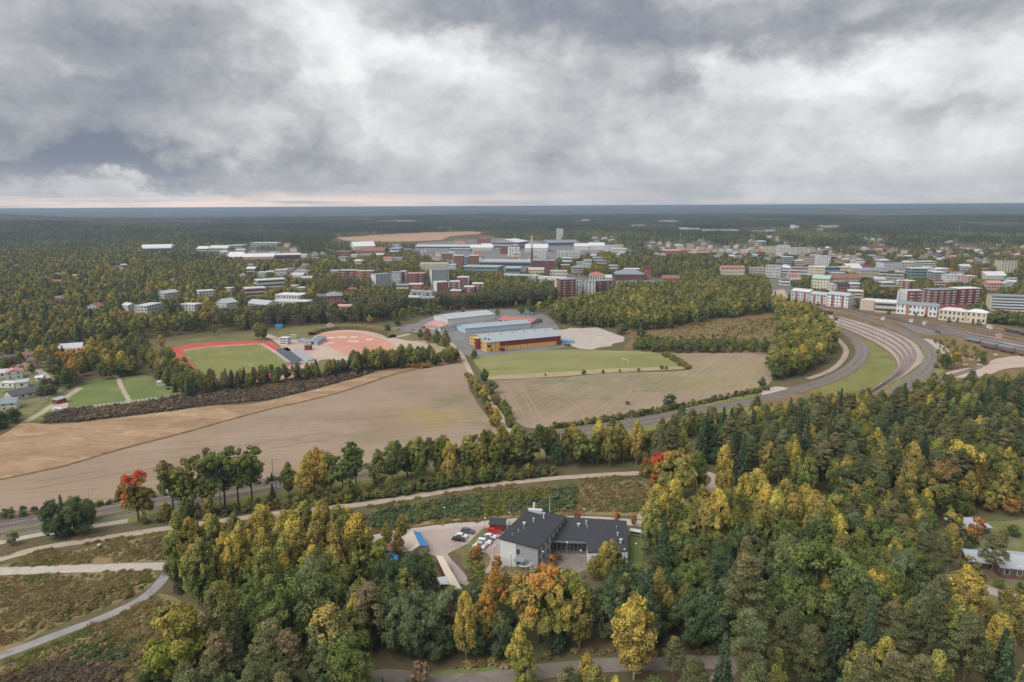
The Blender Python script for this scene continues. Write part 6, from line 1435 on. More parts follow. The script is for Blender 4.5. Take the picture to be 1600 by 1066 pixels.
    return cm, tm, H
PROTO = {}
NVAR = {'birch': 5, 'aspen': 3, 'maple': 3, 'willow': 3, 'pine': 5, 'spruce': 3, 'bush': 3, 'tuft': 2}
PCOL = {}
for kd, nv in NVAR.items():
    for lod in (0, 1):
        col = bpy.data.collections.new(f'{kd}_{lod}'); PCOL[kd, lod] = col
        for s in range(nv):
            cm, tm, H = make_tree(kd, s + 1, lod); PROTO[kd, lod, s] = (cm, tm, H)
            # joined copy for the masses
            me = cm.copy()
            if tm:
                bm = bmesh.new(); bm.from_mesh(me); nf = len(bm.faces); bm.from_mesh(tm); bm.faces.ensure_lookup_table()
                for f in bm.faces[nf:]: f.material_index = 1
                bm.to_mesh(me); bm.free(); me.materials.append(tm.materials[0])
            o = bpy.data.objects.new(f'{kd}_{lod}_{s}', me); col.objects.link(o)
# ------------------------------------------------------------------ scattering of masses
def scatter(name, label, pts, coll, kind='stuff'):
    """pts: rows x,y,z, sx,sz, rot, variant, tint(3), tip(3)"""
    if len(pts) == 0: return None
    A = np.array(pts, np.float32); me = bpy.data.meshes.new(name); me.vertices.add(len(A)); me.vertices.foreach_set('co', A[:, :3].ravel())
    def fa(n, t, key, arr): a = me.attributes.new(n, t, 'POINT'); a.data.foreach_set(key, np.ascontiguousarray(arr).ravel())
    fa('iscale', 'FLOAT_VECTOR', 'vector', A[:, [3, 3, 4]]); rot = np.zeros((len(A), 3), np.float32); rot[:, 2] = A[:, 5]; fa('irot', 'FLOAT_VECTOR', 'vector', rot)
    fa('ivar', 'INT', 'value', A[:, 6].astype(np.int32)); fa('tint', 'FLOAT_VECTOR', 'vector', A[:, 7:10]); fa('tip', 'FLOAT_VECTOR', 'vector', A[:, 10:13])
    o = bpy.data.objects.new(name, me); COL.objects.link(o); o['kind'] = kind; o['label'] = label
    ng = bpy.data.node_groups.new('scatter_' + name, 'GeometryNodeTree'); ng.interface.new_socket('Geometry', in_out='INPUT', socket_type='NodeSocketGeometry'); ng.interface.new_socket('Geometry', in_out='OUTPUT', socket_type='NodeSocketGeometry')
    N = ng.nodes; gi = N.new('NodeGroupInput'); go = N.new('NodeGroupOutput'); m2p = N.new('GeometryNodeMeshToPoints'); iop = N.new('GeometryNodeInstanceOnPoints'); ci = N.new('GeometryNodeCollectionInfo')
    ci.inputs['Collection'].default_value = coll; ci.inputs['Separate Children'].default_value = True; ci.inputs['Reset Children'].default_value = True
    def na(n, t): a = N.new('GeometryNodeInputNamedAttribute'); a.data_type = t; a.inputs['Name'].default_value = n; return a.outputs[0]
    L = ng.links; L.new(gi.outputs[0], m2p.inputs['Mesh']); L.new(m2p.outputs[0], iop.inputs['Points']); L.new(ci.outputs[0], iop.inputs['Instance'])
    iop.inputs['Pick Instance'].default_value = True; L.new(na('ivar', 'INT'), iop.inputs['Instance Index'])
    e2r = N.new('FunctionNodeEulerToRotation'); L.new(na('irot', 'FLOAT_VECTOR'), e2r.inputs[0]); L.new(e2r.outputs[0], iop.inputs['Rotation']); L.new(na('iscale', 'FLOAT_VECTOR'), iop.inputs['Scale'])
    L.new(iop.outputs[0], go.inputs[0]); md = o.modifiers.new('scatter', 'NODES'); md.node_group = ng
    return o
# ------------------------------------------------------------------ palettes: (colour word, body tint, tip tint, weight)
C = {'green': (0.155, 0.185, 0.055), 'dkgreen': (0.088, 0.128, 0.058), 'greygreen': (0.165, 0.190, 0.085), 'ygreen': (0.285, 0.272, 0.078), 'yellow': (0.490, 0.385, 0.085), 'gold': (0.360, 0.285, 0.085), 'orange': (0.500, 0.255, 0.070),
     'red': (0.52, 0.085, 0.045), 'pine': (0.125, 0.135, 0.058), 'pinebrown': (0.195, 0.172, 0.080), 'spruce': (0.058, 0.082, 0.045), 'rust': (0.270, 0.155, 0.070), 'olive': (0.215, 0.195, 0.058), 'sage': (0.165, 0.195, 0.095), 'lime': (0.22, 0.26, 0.045), 'brown': (0.242, 0.171, 0.099), 'dusk': (0.150, 0.115, 0.082), 'straw': (0.40, 0.30, 0.165)}
PALS = {
 'birch_y': [('yellow-topped', 'ygreen', 'yellow', 3.2), ('golden', 'olive', 'gold', 3.2), ('green', 'green', 'olive', 3), ('yellow-green', 'green', 'ygreen', 3), ('bright yellow', 'gold', 'yellow', 1)],
 'birch_g': [('green', 'green', 'olive', 4), ('yellow-green', 'green', 'ygreen', 3), ('golden', 'olive', 'gold', 1.2), ('yellow-topped', 'ygreen', 'yellow', .5)],
 'birch_t': [('green', 'green', 'olive', 4), ('yellow-green', 'green', 'ygreen', 3), ('golden', 'olive', 'gold', 1.6), ('rusty', 'olive', 'rust', 1), ('yellow-topped', 'olive', 'yellow', .35)],
  'birch_m': [('green', 'green', 'olive', 3), ('yellow-green', 'green', 'ygreen', 3), ('golden', 'olive', 'gold', 3), ('rusty', 'olive', 'rust', .6), ('yellow-topped', 'ygreen', 'yellow', 1.2)],
 'aspen': [('green', 'green', 'ygreen', 3), ('lime', 'lime', 'ygreen', 1), ('yellow', 'ygreen', 'yellow', 1.4)],
 'maple': [('red-topped', 'ygreen', 'red', .7), ('orange', 'rust', 'orange', 1.2), ('rusty', 'olive', 'rust', 1.4), ('green', 'green', 'green', 2), ('golden', 'olive', 'gold', 1)],
 'willow': [('dark green', 'dkgreen', 'green', 3), ('sage green', 'sage', 'greygreen', 2), ('green', 'green', 'green', 2)],
 'alder': [('dark green', 'dkgreen', 'dkgreen', 3), ('grey-green', 'dkgreen', 'greygreen', 2)],
 'pine': [('dull green', 'pine', 'pine', 3), ('brownish', 'pine', 'pinebrown', 2), ('grey-green', 'pine', 'sage', .7)],
 'spruce': [('dark', 'spruce', 'spruce', 2), ('dark green', 'spruce', 'dkgreen', 1)],
 'scrub': [('f', 'brown', 'rust', 1), ('a', 'brown', 'olive', 2), ('e', 'straw', 'olive', 2.5), ('c', 'olive', 'brown', 3), ('g', 'brown', 'straw', 1.6), ('d', 'green', 'olive', 3), ('b', 'olive', 'greygreen', 1.6)],
 'scrub_dark': [('a', 'dkgreen', 'greygreen', 4), ('b', 'dkgreen', 'sage', 2), ('c', 'green', 'olive', 2), ('d', 'olive', 'olive', 1)],
 'scrub_gold': [('a', 'olive', 'gold', 3), ('b', 'green', 'ygreen', 2), ('c', 'olive', 'brown', 1)],
 'heath': [('a', 'dusk', 'dusk', 3), ('b', 'dusk', 'brown', 1), ('c', 'spruce', 'dusk', 1)],
 'straw': [('a', 'straw', 'straw', 3)]}
TREES = []        # every tree: dict
PR = random.Random(42)
def pick(palname):
    rows = PALS[palname]; t = PR.uniform(0, sum(r[3] for r in rows))
    for r in rows:
        t -= r[3]
        if t <= 0: break
    k = PR.uniform(.82, 1.18); j = lambda c: tuple(max(.004, x * k * PR.uniform(.95, 1.05)) for x in C[c])
    return r[0], j(r[1]), j(r[2])
def pick_drift(palname, x, y, q=1.0, rnd=.12):
    rows = PALS[palname]; t = (mnoise.noise(Vector((x / (14 * q), y / (14 * q), 1.7))) * .75 + mnoise.noise(Vector((x / (5 * q), y / (5 * q), 6.1))) * .25) * .9 + .5 + PR.uniform(-rnd, rnd); t = min(max(t, 0), .999) * sum(r[3] for r in rows)
    for r in rows:
        t -= r[3]
        if t <= 0: break
    k = PR.uniform(.9, 1.12); j = lambda c: tuple(v * k for v in C[c])
    return r[0], j(r[1]), j(r[2])
def add_tree(kind, x, y, h, wid=1.0, palname=None, cols=None):
    H = {'birch': 16, 'aspen': 14, 'maple': 12, 'willow': 11, 'pine': 18, 'spruce': 15, 'bush': 2.2, 'tuft': .9}[kind]
    if cols: word, a, b = cols[0], C[cols[1]], C[cols[2]]
    elif palname and math.hypot(x, y) > 460: word, a, b = pick_drift(palname, x, y, 2.6, .22)
    else: word, a, b = pick(palname or {'birch': 'birch_y', 'aspen': 'aspen', 'maple': 'maple', 'willow': 'willow', 'pine': 'pine', 'spruce': 'spruce'}[kind])
    rr = math.hypot(x, y); h *= 1.0 if h < 5 else (1.30 if rr < 460 else 1.2)
    s = h / H; TREES.append(dict(kind=kind, x=x, y=y, h=h, sz=s, sx=s ** .75 * wid * PR.uniform(.88, 1.12) * (1.22 if rr > 460 and h > 5 else 1.0), rot=PR.uniform(0, 6.283), var=PR.randrange(NVAR[kind]), word=word, tint=a, tip=b))
def footprint_mask(x, y, margin):
    m = np.zeros(len(x), bool)
    for (cx, cy, a, b, yaw) in FOOT:
        if abs(cx) > 1e4: continue
        dx, dy = x - cx, y - cy; c, s = math.cos(yaw), math.sin(yaw); u, v = dx * c + dy * s, -dx * s + dy * c
        m |= (np.abs(u) < a + margin) & (np.abs(v) < b + margin)
    return m
def front_mask(x, y, dist, frac, g):
    """thin out trees just in front of buildings so that facades show as in the photo"""
    m = np.zeros(len(x), bool)
    for (cx, cy, a, b, yaw) in FOOT:
        r = math.hypot(cx, cy); ux, uy = cx / r, cy / r; dx, dy = x - cx, y - cy; t = -(dx * ux + dy * uy); s = dx * uy - dy * ux
        m |= (t > 0) & (t < dist + b) & (np.abs(s) < a + 2)
    return m & (g.random(len(x)) < frac)
def points_in(pxs, spacing, g, excl=True, margin=2.5, front=0.0, frac=.8, poly=None):
    poly = poly if poly is not None else np.array([P(*p)[:2] for p in pxs]); x0, y0 = poly.min(0); x1, y1 = poly.max(0)
    nx, ny = int((x1 - x0) / spacing) + 2, int((y1 - y0) / (spacing * .87)) + 2
    gx, gy = np.meshgrid(np.arange(nx), np.arange(ny)); x = x0 + (gx + .5 * (gy % 2)) * spacing; y = y0 + gy * spacing * .87
    x = (x + g.uniform(-.42, .42, x.shape) * spacing).ravel(); y = (y + g.uniform(-.42, .42, y.shape) * spacing).ravel()
    k = inside(poly, x, y); x, y = x[k], y[k]
    if excl:
        bad = np.zeros(len(x), bool)
        for e in EXCL: bad |= inside(e, x, y)
        bad |= footprint_mask(x, y, margin)
        if front: bad |= front_mask(x, y, front, frac, g)
        x, y = x[~bad], y[~bad]
    return x, y
SEED = [100]
def wood(pxs, spacing, mix, excl=True, gap=0.0, margin=2.5, front=0.0, frac=.8, poly=None):
    """mix rows: kind, weight, hmin, hmax, palette, width; gap: share of noise-shaped clearings"""
    if 4 <= spacing < 9: spacing *= 1.22
    SEED[0] += 1; g = np.random.default_rng(SEED[0]); x, y = points_in(pxs, spacing, g, excl, margin, 0, frac, poly); tot = sum(m[1] for m in mix)
    for i in range(len(x)):
        if gap and mnoise.noise(Vector((x[i] / 38, y[i] / 38, SEED[0]))) < gap * 1.2 - .6: continue
        t = PR.uniform(0, tot); sh = 1.3 * mnoise.noise(Vector((x[i] / 30, y[i] / 30, 3.3)))    # species drift in groups
        t = min(max(t + sh * tot * (.25 if math.hypot(x[i], y[i]) < 460 else .42), 0), tot * .999)
        for m in mix:
            t -= m[1]
            if t <= 0: break
        add_tree(m[0], x[i], y[i], PR.uniform(m[2], m[3]), m[5] if len(m) > 5 else 1.0, m[4])
BI, AS, MA, WI, PI_, SP = 'birch', 'aspen', 'maple', 'willow', 'pine', 'spruce'
# --- left and middle distance
wood([(-90, 393), (230, 396), (345, 410), (430, 414), (520, 416), (530, 440), (500, 462), (470, 485), (400, 497), (330, 516), (250, 530), (150, 540), (60, 543), (-90, 560)], 8.0,
     [(SP, .6, 11, 18, 'spruce'), (PI_, .8, 12, 17, 'pine'), (BI, 5.2, 10, 16, 'birch_m'), (AS, 1, 9, 13, 'birch_t'), (MA, .9, 7, 11, 'maple')], margin=3, front=26, frac=.8)
wood([(345, 505), (420, 499), (520, 492), (600, 487), (622, 494), (610, 503), (500, 509), (440, 511), (345, 520)], 6.5, [(PI_, 3, 13, 17, 'pine'), (SP, .5, 12, 15, 'spruce'), (BI, 1.2, 9, 14, 'birch_t')])
wood([(556, 484), (640, 478), (740, 472), (850, 466), (872, 470), (872, 478), (740, 484), (640, 489), (560, 494)], 5.2, [(PI_, 6, 14, 16, 'pine'), (SP, .5, 12, 15, 'spruce')])
wood([(560, 494), (640, 490), (740, 485), (870, 479), (860, 484), (790, 484), (720, 487), (680, 493), (620, 505)], 8, [(BI, 2, 6, 11, 'birch_t'), (MA, 1.2, 5, 8, 'maple'), (WI, 1, 5, 8, 'willow')])
wood([(500, 410), (660, 396), (700, 420), (780, 432), (860, 430), (860, 464), (700, 468), (560, 478), (480, 480), (480, 440)], 11, [(BI, 3, 9, 14, 'birch_t'), (PI_, 1, 10, 14, 'pine'), (MA, 1.4, 6, 10, 'maple'), (WI, .8, 6, 9, 'willow')], front=30, frac=.9)
wood([(530, 412), (640, 398), (655, 410), (640, 421), (560, 424), (520, 425)], 9, [(BI, 3, 8, 13, 'birch_t'), (WI, 1, 7, 10, 'willow')], front=20)
wood([(740, 446), (830, 442), (868, 452), (868, 466), (760, 466), (735, 460)], 9, [(BI, 2, 8, 13, 'birch_t'), (MA, 1, 6, 9, 'maple'), (SP, .5, 9, 13, 'spruce'), (WI, 1, 6, 9, 'willow')], front=16)
wood([(856, 504), (868, 488), (890, 474), (950, 466), (1040, 457), (1110, 452), (1195, 452), (1222, 470), (1205, 489), (1120, 500), (1050, 514), (985, 518), (940, 512), (900, 511)], 6.0, [(BI, 6, 10, 15, 'birch_g'), (AS, 1.5, 9, 13, 'birch_g'), (WI, 1, 7, 10, 'willow'), (PI_, .4, 11, 14, 'pine')], gap=.08)
wood([(880, 460), (960, 455), (1030, 453), (1100, 446), (1200, 446), (1200, 456), (1000, 466), (890, 476)], 8, [(BI, 4, 9, 14, 'birch_t'), (SP, 1, 10, 14, 'spruce'), (PI_, .6, 10, 14, 'pine')], front=14)
wood([(1205, 478), (1232, 474), (1262, 494), (1292, 520), (1303, 545), (1288, 568), (1265, 585), (1210, 595), (1198, 575), (1216, 545), (1219, 510)], 5.2, [(AS, 2, 10, 15, 'aspen'), (BI, 3, 11, 16, 'birch_y'), (WI, 1.2, 6, 9, 'willow')])
wood([(985, 546), (1002, 535), (1060, 540), (1130, 538), (1200, 540), (1196, 551), (1100, 552), (1036, 552), (1000, 550)], 4.4, [(WI, 3, 4, 6.5, 'willow'), (BI, 2, 4.5, 7.5, 'birch_g'), (WI, 1.2, 3.5, 6, 'scrub_gold')])
wood([(985, 535), (1000, 512), (1100, 503), (1210, 498), (1212, 536), (1100, 540)], 6.5, [(WI, 4, 1.5, 3.4, 'scrub_gold'), (WI, 2, 1.4, 2.6, 'scrub'), (BI, .6, 3, 5, 'birch_g')], gap=.45)
wood([(950, 402), (1000, 399), (1100, 401), (1215, 406), (1225, 418), (1180, 428), (1130, 440), (1060, 438), (1010, 434), (960, 424)], 7.5, [(SP, 1.5, 12, 16, 'spruce'), (BI, 3.5, 10, 15, 'birch_t'), (PI_, 1, 11, 15, 'pine'), (MA, .6, 8, 12, 'maple')], front=18)
wood([(880, 396), (950, 396), (960, 430), (940, 436), (890, 430), (868, 420)], 9, [(BI, 3, 9, 13, 'birch_t'), (MA, 1.6, 8, 13, 'maple'), (SP, .6, 9, 14, 'spruce')], front=22)
wood([(1060, 436), (1110, 428), (1160, 436), (1200, 442), (1195, 450), (1110, 448), (1060, 448)], 8, [(BI, 3, 8, 12, 'birch_t'), (WI, 1, 6, 9, 'willow')], front=12)
wood([(1225, 400), (1420, 396), (1640, 400), (1640, 500), (1540, 497), (1400, 470), (1240, 456)], 9.5, [(BI, 3, 8, 14, 'birch_t'), (MA, 2.2, 6, 11, 'maple'), (SP, .8, 9, 14, 'spruce'), (WI, 1, 6, 9, 'willow'), (PI_, .5, 10, 14, 'pine')], front=30, frac=.85)
wood([(1340, 455), (1400, 452), (1400, 468), (1350, 466)], 8, [(BI, 2, 8, 11, 'birch_t'), (MA, 1, 7, 9, 'maple'), (SP, 1, 8, 10, 'spruce')], front=8)
wood([(1430, 396), (1640, 400), (1640, 426), (1540, 432), (1470, 415)], 9, [(BI, 3, 9, 14, 'birch_t'), (MA, 1.6, 7, 11, 'maple'), (SP, 1, 10, 14, 'spruce'), (PI_, .8, 10, 14, 'pine')], front=20)
wood([(1430, 447), (1455, 446), (1560, 450), (1640, 446), (1640, 462), (1545, 465), (1535, 470), (1450, 458)], 9, [(BI, 3, 8, 12, 'birch_t'), (MA, 2, 6, 10, 'maple'), (WI, 1, 6, 9, 'willow')], front=10)
wood([(1534, 514), (1545, 500), (1600, 500), (1640, 505), (1640, 524), (1590, 520)], 6.0, [(WI, 3, 7, 10, 'alder'), (BI, 1.5, 9, 12, 'birch_t'), (MA, .6, 7, 9, 'maple')])
for x, y in ((1232, 471), (1244, 473), (1256, 474), (1266, 476), (1278, 478), (1211, 466), (1339, 482), (1388, 491), (1430, 494), (1445, 496), (1482, 504), (1496, 505), (1520, 508), (1530, 509)): 
    p = P(x, y); add_tree(SP if x < 1300 else WI, p.x, p.y, PR.uniform(7, 12) if x < 1340 else PR.uniform(3.5, 5.5), 1, 'spruce' if x < 1300 else 'alder')
# --- railway land right
wood([(1468, 585), (1500, 578), (1540, 575), (1600, 566), (1660, 560), (1660, 610), (1560, 615), (1500, 618), (1430, 630), (1400, 634), (1430, 616), (1445, 606)], 5.6, [(BI, 3, 5.5, 8.5, 'birch_g'), (WI, 2, 4, 6, 'willow'), (BI, 1, 5, 8, 'birch_y'), (PI_, .7, 5.5, 8, 'pine')])
wood([(1455, 528), (1500, 536), (1540, 552), (1530, 566), (1480, 560), (1465, 545)], 9, [(WI, 3, 2, 4, 'scrub_gold'), (BI, 1, 4, 7, 'birch_y')], excl=False)
for x, y, k, h, c in ((1478, 577, WI, 9, ('green', 'dkgreen', 'green')), (1490, 574, AS, 10, ('yellow', 'gold', 'yellow')), (1485, 577, AS, 9, ('golden', 'ygreen', 'yellow')), (1532, 568, WI, 8, ('green', 'green', 'olive')), (1470, 566, WI, 5, ('golden', 'olive', 'gold')), (1466, 553, WI, 4, ('golden', 'olive', 'yellow')), (1463, 575, WI, 4, ('golden', 'olive', 'gold'))):
    p = P(x, y); add_tree(k, p.x, p.y, h, 1, None, c)
# --- around the sports ground, gardens
wood([(248, 596), (262, 584), (285, 596), (330, 604), (400, 598), (470, 590), (560, 577), (562, 584), (470, 599), (400, 607), (345, 616), (300, 622), (270, 612)], 4.6, [(BI, 3, 7, 11, 'birch_g'), (PI_, 1.4, 7, 10, 'pine'), (SP, 1.4, 6, 10, 'spruce')], excl=False)
wood([(235, 580), (262, 562), (280, 578), (300, 595), (262, 600)], 5, [(BI, 4, 8, 12, 'birch_y'), (WI, 1, 6, 8, 'willow')], excl=False)
wood([(525, 581), (560, 573), (620, 566), (690, 564), (716, 560), (716, 567), (640, 576), (560, 584)], 4.4, [(BI, 3, 7, 12, 'birch_g'), (PI_, 1, 8, 12, 'pine'), (SP, .7, 6, 10, 'spruce')], excl=False)
wood([(-90, 560), (40, 550), (140, 556), (232, 540), (262, 552), (240, 582), (205, 588), (135, 590), (112, 604), (70, 602), (40, 580), (-90, 600)], 8.0, [(BI, 3, 9, 14, 'birch_y'), (SP, 1, 9, 13, 'spruce'), (PI_, 1, 10, 14, 'pine'), (MA, .8, 7, 10, 'maple')], front=10)
wood([(60, 606), (90, 600), (120, 596), (130, 604), (100, 618), (80, 630), (60, 636), (50, 622)], 6, [(WI, 3, 3, 6, 'alder'), (BI, 1, 6, 8, 'birch_g'), (PI_, 1, 6, 9, 'pine')])
for x, y, k, h, c in ((72, 610, PI_, 17, ('brown', 'rust', 'rust')), (80, 606, PI_, 18, ('dark', 'pine', 'pinebrown')), (88, 604, PI_, 17, ('dark', 'pine', 'pine')), (116, 600, BI, 15, ('orange', 'gold', 'orange')), (104, 604, BI, 11, ('green', 'green', 'green')), (98, 598, SP, 15, ('dark', 'spruce', 'spruce')), (110, 592, SP, 14, ('dark', 'spruce', 'spruce')),
                      (163, 593, BI, 11, ('green', 'green', 'olive')), (175, 592, BI, 11, ('green', 'green', 'olive')), (190, 588, WI, 9, ('green', 'dkgreen', 'green')), (205, 587, WI, 9, ('green', 'green', 'olive')), (295, 622, SP, 9, ('dark', 'spruce', 'spruce')),
                      (668, 536, BI, 11, ('rusty', 'brown', 'rust')), (683, 541, BI, 12, ('brown-topped', 'green', 'brown')), (697, 548, BI, 14, ('brown-topped', 'olive', 'brown')), (657, 531, BI, 8, ('green', 'green', 'olive')), (605, 520, WI, 7, ('dark green', 'dkgreen', 'green')), (622, 510, WI, 7, ('dark green', 'dkgreen', 'dkgreen')),
                      (404, 531, BI, 13, ('golden', 'olive', 'gold')), (412, 532, BI, 13, ('green', 'green', 'olive')), (336, 528, PI_, 9, ('dull green', 'pine', 'pine')), (253, 545, BI, 10, ('yellow', 'gold', 'yellow')), (714, 565, WI, 6, ('dark green', 'dkgreen', 'dkgreen')), (741, 560, BI, 6, ('green', 'green', 'olive')),
                      (843, 487, MA, 9, ('golden', 'gold', 'yellow')), (828, 492, MA, 8, ('dark green', 'dkgreen', 'green')), (815, 490, WI, 8, ('dark green', 'dkgreen', 'green')), (835, 490, WI, 7, ('dark green', 'dkgreen', 'green')), (975, 521, WI, 8, ('green', 'dkgreen', 'green')), (968, 523, WI, 6, ('green', 'green', 'olive')), (672, 492, WI, 11, ('green', 'green', 'greygreen')), (778, 494, WI, 6, ('green', 'green', 'green')), (724, 490, WI, 6, ('sage', 'sage', 'greygreen')),
                      (578, 506, MA, 7, ('golden', 'gold', 'yellow')), (1002, 528, WI, 7, ('green', 'dkgreen', 'green'))):
    p = P(x, y); add_tree(k, p.x, p.y, h, 1, None, c)
for i in range(9):
    p = P(633 + i * 4.6, 575 - (i % 3) * .6); add_tree(WI, p.x, p.y, PR.uniform(2.6, 3.6), 1.25, None, ('orange', 'gold', 'orange'))
wood([(-60, 655), (0, 648), (28, 650), (34, 664), (10, 672), (-60, 690)], 5, [(WI, 3, 4, 7, 'alder'), (WI, 1, 4, 6, 'scrub_gold')], excl=False)
# --- field boundary row
for x, y, h, c in ((735, 598, 5, ('golden', 'olive', 'gold')), (740, 606, 6, ('golden', 'olive', 'gold')), (746, 612, 7, ('yellow', 'ygreen', 'gold')), (750, 620, 6, ('golden', 'olive', 'gold')), (757, 628, 8, ('yellow', 'gold', 'yellow')), (759, 640, 7, ('green', 'dkgreen', 'green')), (761, 645, 5, ('golden', 'olive', 'gold')),
                   (768, 648, 4, ('orange', 'rust', 'orange')), (776, 668, 8, ('yellow', 'gold', 'yellow')), (770, 665, 4, ('golden', 'olive', 'gold')), (757, 600, 8, ('green', 'dkgreen', 'green')), (769, 615, 6, ('green', 'green', 'olive')), (775, 632, 5, ('golden', 'olive', 'rust')), (788, 648, 7, ('green', 'green', 'ygreen')), (794, 655, 6, ('green', 'green', 'olive')), (783, 640, 4, ('rusty', 'olive', 'rust')), (730, 590, 4, ('golden', 'olive', 'gold')), (798, 668, 5, ('green', 'green', 'olive'))):
    p = P(x, y); add_tree(BI if h > 6 else WI, p.x, p.y, h, 1.15, None, c)
for x, y, h in ((912, 585, 3.2), (852, 587, 1.6), (942, 583, 2.4), (968, 581, 1.8), (998, 580, 2.2), (1034, 577, 3), (1041, 577, 2.4), (1190, 607, 5.5), (1046, 640, 7), (1150, 618, 3)):
    p = P(x, y); add_tree(WI, p.x, p.y, h, 1, 'alder')
wood([(1034, 556), (1042, 553), (1082, 574), (1074, 579)], 2.6, [(WI, 1, 1.8, 2.8, 'scrub_gold')], excl=False)
p = P(980, 632); add_tree(WI, p.x, p.y, 2.2, 1.3, None, ('golden', 'olive', 'gold'))
# --- hedge and bushes along the railway
wood([(860, 672), (930, 662), (1010, 650), (1100, 632), (1200, 611), (1202, 607), (1100, 627), (1010, 644), (930, 657), (860, 667)], 2.6, [(WI, 3, 1.6, 3.4, 'scrub_gold'), (WI, 2, 1.5, 3.0, 'alder')], excl=False)
wood([(-60, 812), (0, 802), (60, 798), (150, 786), (260, 770), (260, 776), (150, 794), (60, 808), (-60, 822)], 3.0, [(WI, 3, 1.5, 3.4, 'alder'), (WI, 2, 1.4, 2.8, 'scrub_gold')], excl=False, gap=.25)
wood([(300, 770), (420, 752), (560, 732), (700, 706), (700, 711), (560, 737), (420, 757), (300, 775)], 3.4, [(WI, 3, 1.2, 2.6, 'alder'), (WI, 2, 1.2, 2.2, 'scrub_gold')], excl=False, gap=.35)
wood([(210, 822), (300, 802), (400, 789), (520, 772), (590, 762), (600, 778), (520, 790), (400, 801), (300, 815)], 2.9, [(WI, 3, 1.6, 3.8, 'scrub_gold'), (WI, 2, 1.6, 3.6, 'scrub_dark'), (BI, .6, 4, 7, 'birch_y')], gap=.15)
wood([(598, 775), (640, 763), (720, 750), (800, 741), (865, 735), (870, 743), (800, 753), (720, 760), (640, 773), (605, 782)], 2.3, [(WI, 4, 2.6, 4.6, 'scrub_dark'), (BI, .5, 4, 6, 'birch_g')])
for x, y, h, c in ((272, 805, 16, ('green', 'green', 'olive')), (303, 802, 16.5, ('green', 'green', 'olive')), (326, 799, 18, ('green', 'green', 'olive')), (331, 798, 16, ('green', 'green', 'green')), (352, 794, 18.5, ('green', 'dkgreen', 'green')), (373, 790, 18, ('green', 'dkgreen', 'green')), (394, 785, 17, ('green', 'green', 'olive')), (285, 804, 14, ('green', 'green', 'ygreen'))):
    p = P(x, y); add_tree(AS, p.x, p.y, h, 1.15, None, c)
p = P(217, 815); add_tree(MA, p.x, p.y, 15, .95, None, ('red-topped', 'ygreen', 'red')); p = P(226, 812); add_tree(MA, p.x, p.y, 10, .9, None, ('green', 'ygreen', 'gold'))
for x, y, k, h, c in ((88, 838, WI, 10, ('dark', 'dkgreen', 'dkgreen')), (102, 838, SP, 12, ('dark', 'spruce', 'dkgreen')), (117, 836, WI, 11, ('dark', 'dkgreen', 'greygreen')), (133, 835, WI, 9, ('dark', 'dkgreen', 'dkgreen')), (96, 840, WI, 8, ('dark', 'dkgreen', 'dkgreen')), (20, 852, WI, 4.5, ('sage', 'sage', 'greygreen')), (140, 815, BI, 7, ('green', 'green', 'green')), (232, 775, SP, 3.6, ('dark', 'spruce', 'spruce')),
                      (452, 775, BI, 11, ('yellow-green', 'green', 'ygreen')), (477, 783, BI, 12, ('bright yellow', 'gold', 'yellow')), (487, 770, BI, 14, ('bright yellow', 'gold', 'yellow')), (498, 768, BI, 14.5, ('golden', 'gold', 'orange')), (508, 769, BI, 14, ('bright yellow', 'gold', 'yellow')), (516, 766, BI, 13, ('yellow', 'ygreen', 'yellow')), (536, 770, AS, 13, ('green', 'green', 'green')), (549, 767, AS, 15, ('green', 'dkgreen', 'green')), (557, 765, AS, 13, ('green', 'green', 'green')), (427, 785, SP, 6, ('dark', 'spruce', 'spruce')), (425, 752, SP, 4, ('dark', 'spruce', 'spruce'))):
    p = P(x, y); add_tree(k, p.x, p.y, h, 1.05, None, c)
wood([(578, 768), (640, 756), (760, 742), (900, 727), (905, 715), (760, 728), (640, 744), (585, 756)], 4.0, [(BI, 4, 10.5, 14, 'birch_g'), (AS, 2, 10, 13, 'birch_g'), (WI, 1, 8, 11, 'alder'), (PI_, .8, 13, 16, 'pine'), (BI, .8, 12, 16, 'birch_y')], margin=0)
wood([(895, 732), (960, 728), (1020, 726), (1020, 714), (960, 716), (895, 718)], 4.2, [(BI, 3, 10, 15, 'birch_y'), (AS, 2, 9, 13, 'aspen'), (WI, 1, 5, 8, 'scrub_gold')], margin=0)
for x, y, h in ((703, 754, 14), (994, 726, 16), (1208, 0, 0)):
    if h: p = P(x, y); add_tree(BI, p.x, p.y, h, .8, None, ('bright yellow', 'gold', 'yellow'))
wood([(905, 708), (1010, 686), (1110, 668), (1185, 652), (1192, 658), (1110, 680), (1010, 700), (905, 722)], 4.4, [(BI, 3, 6, 10, 'birch_g'), (PI_, 2, 8, 12, 'pine'), (BI, 1.5, 6, 10, 'birch_y'), (WI, 1, 4, 5.5, 'willow')], margin=0)
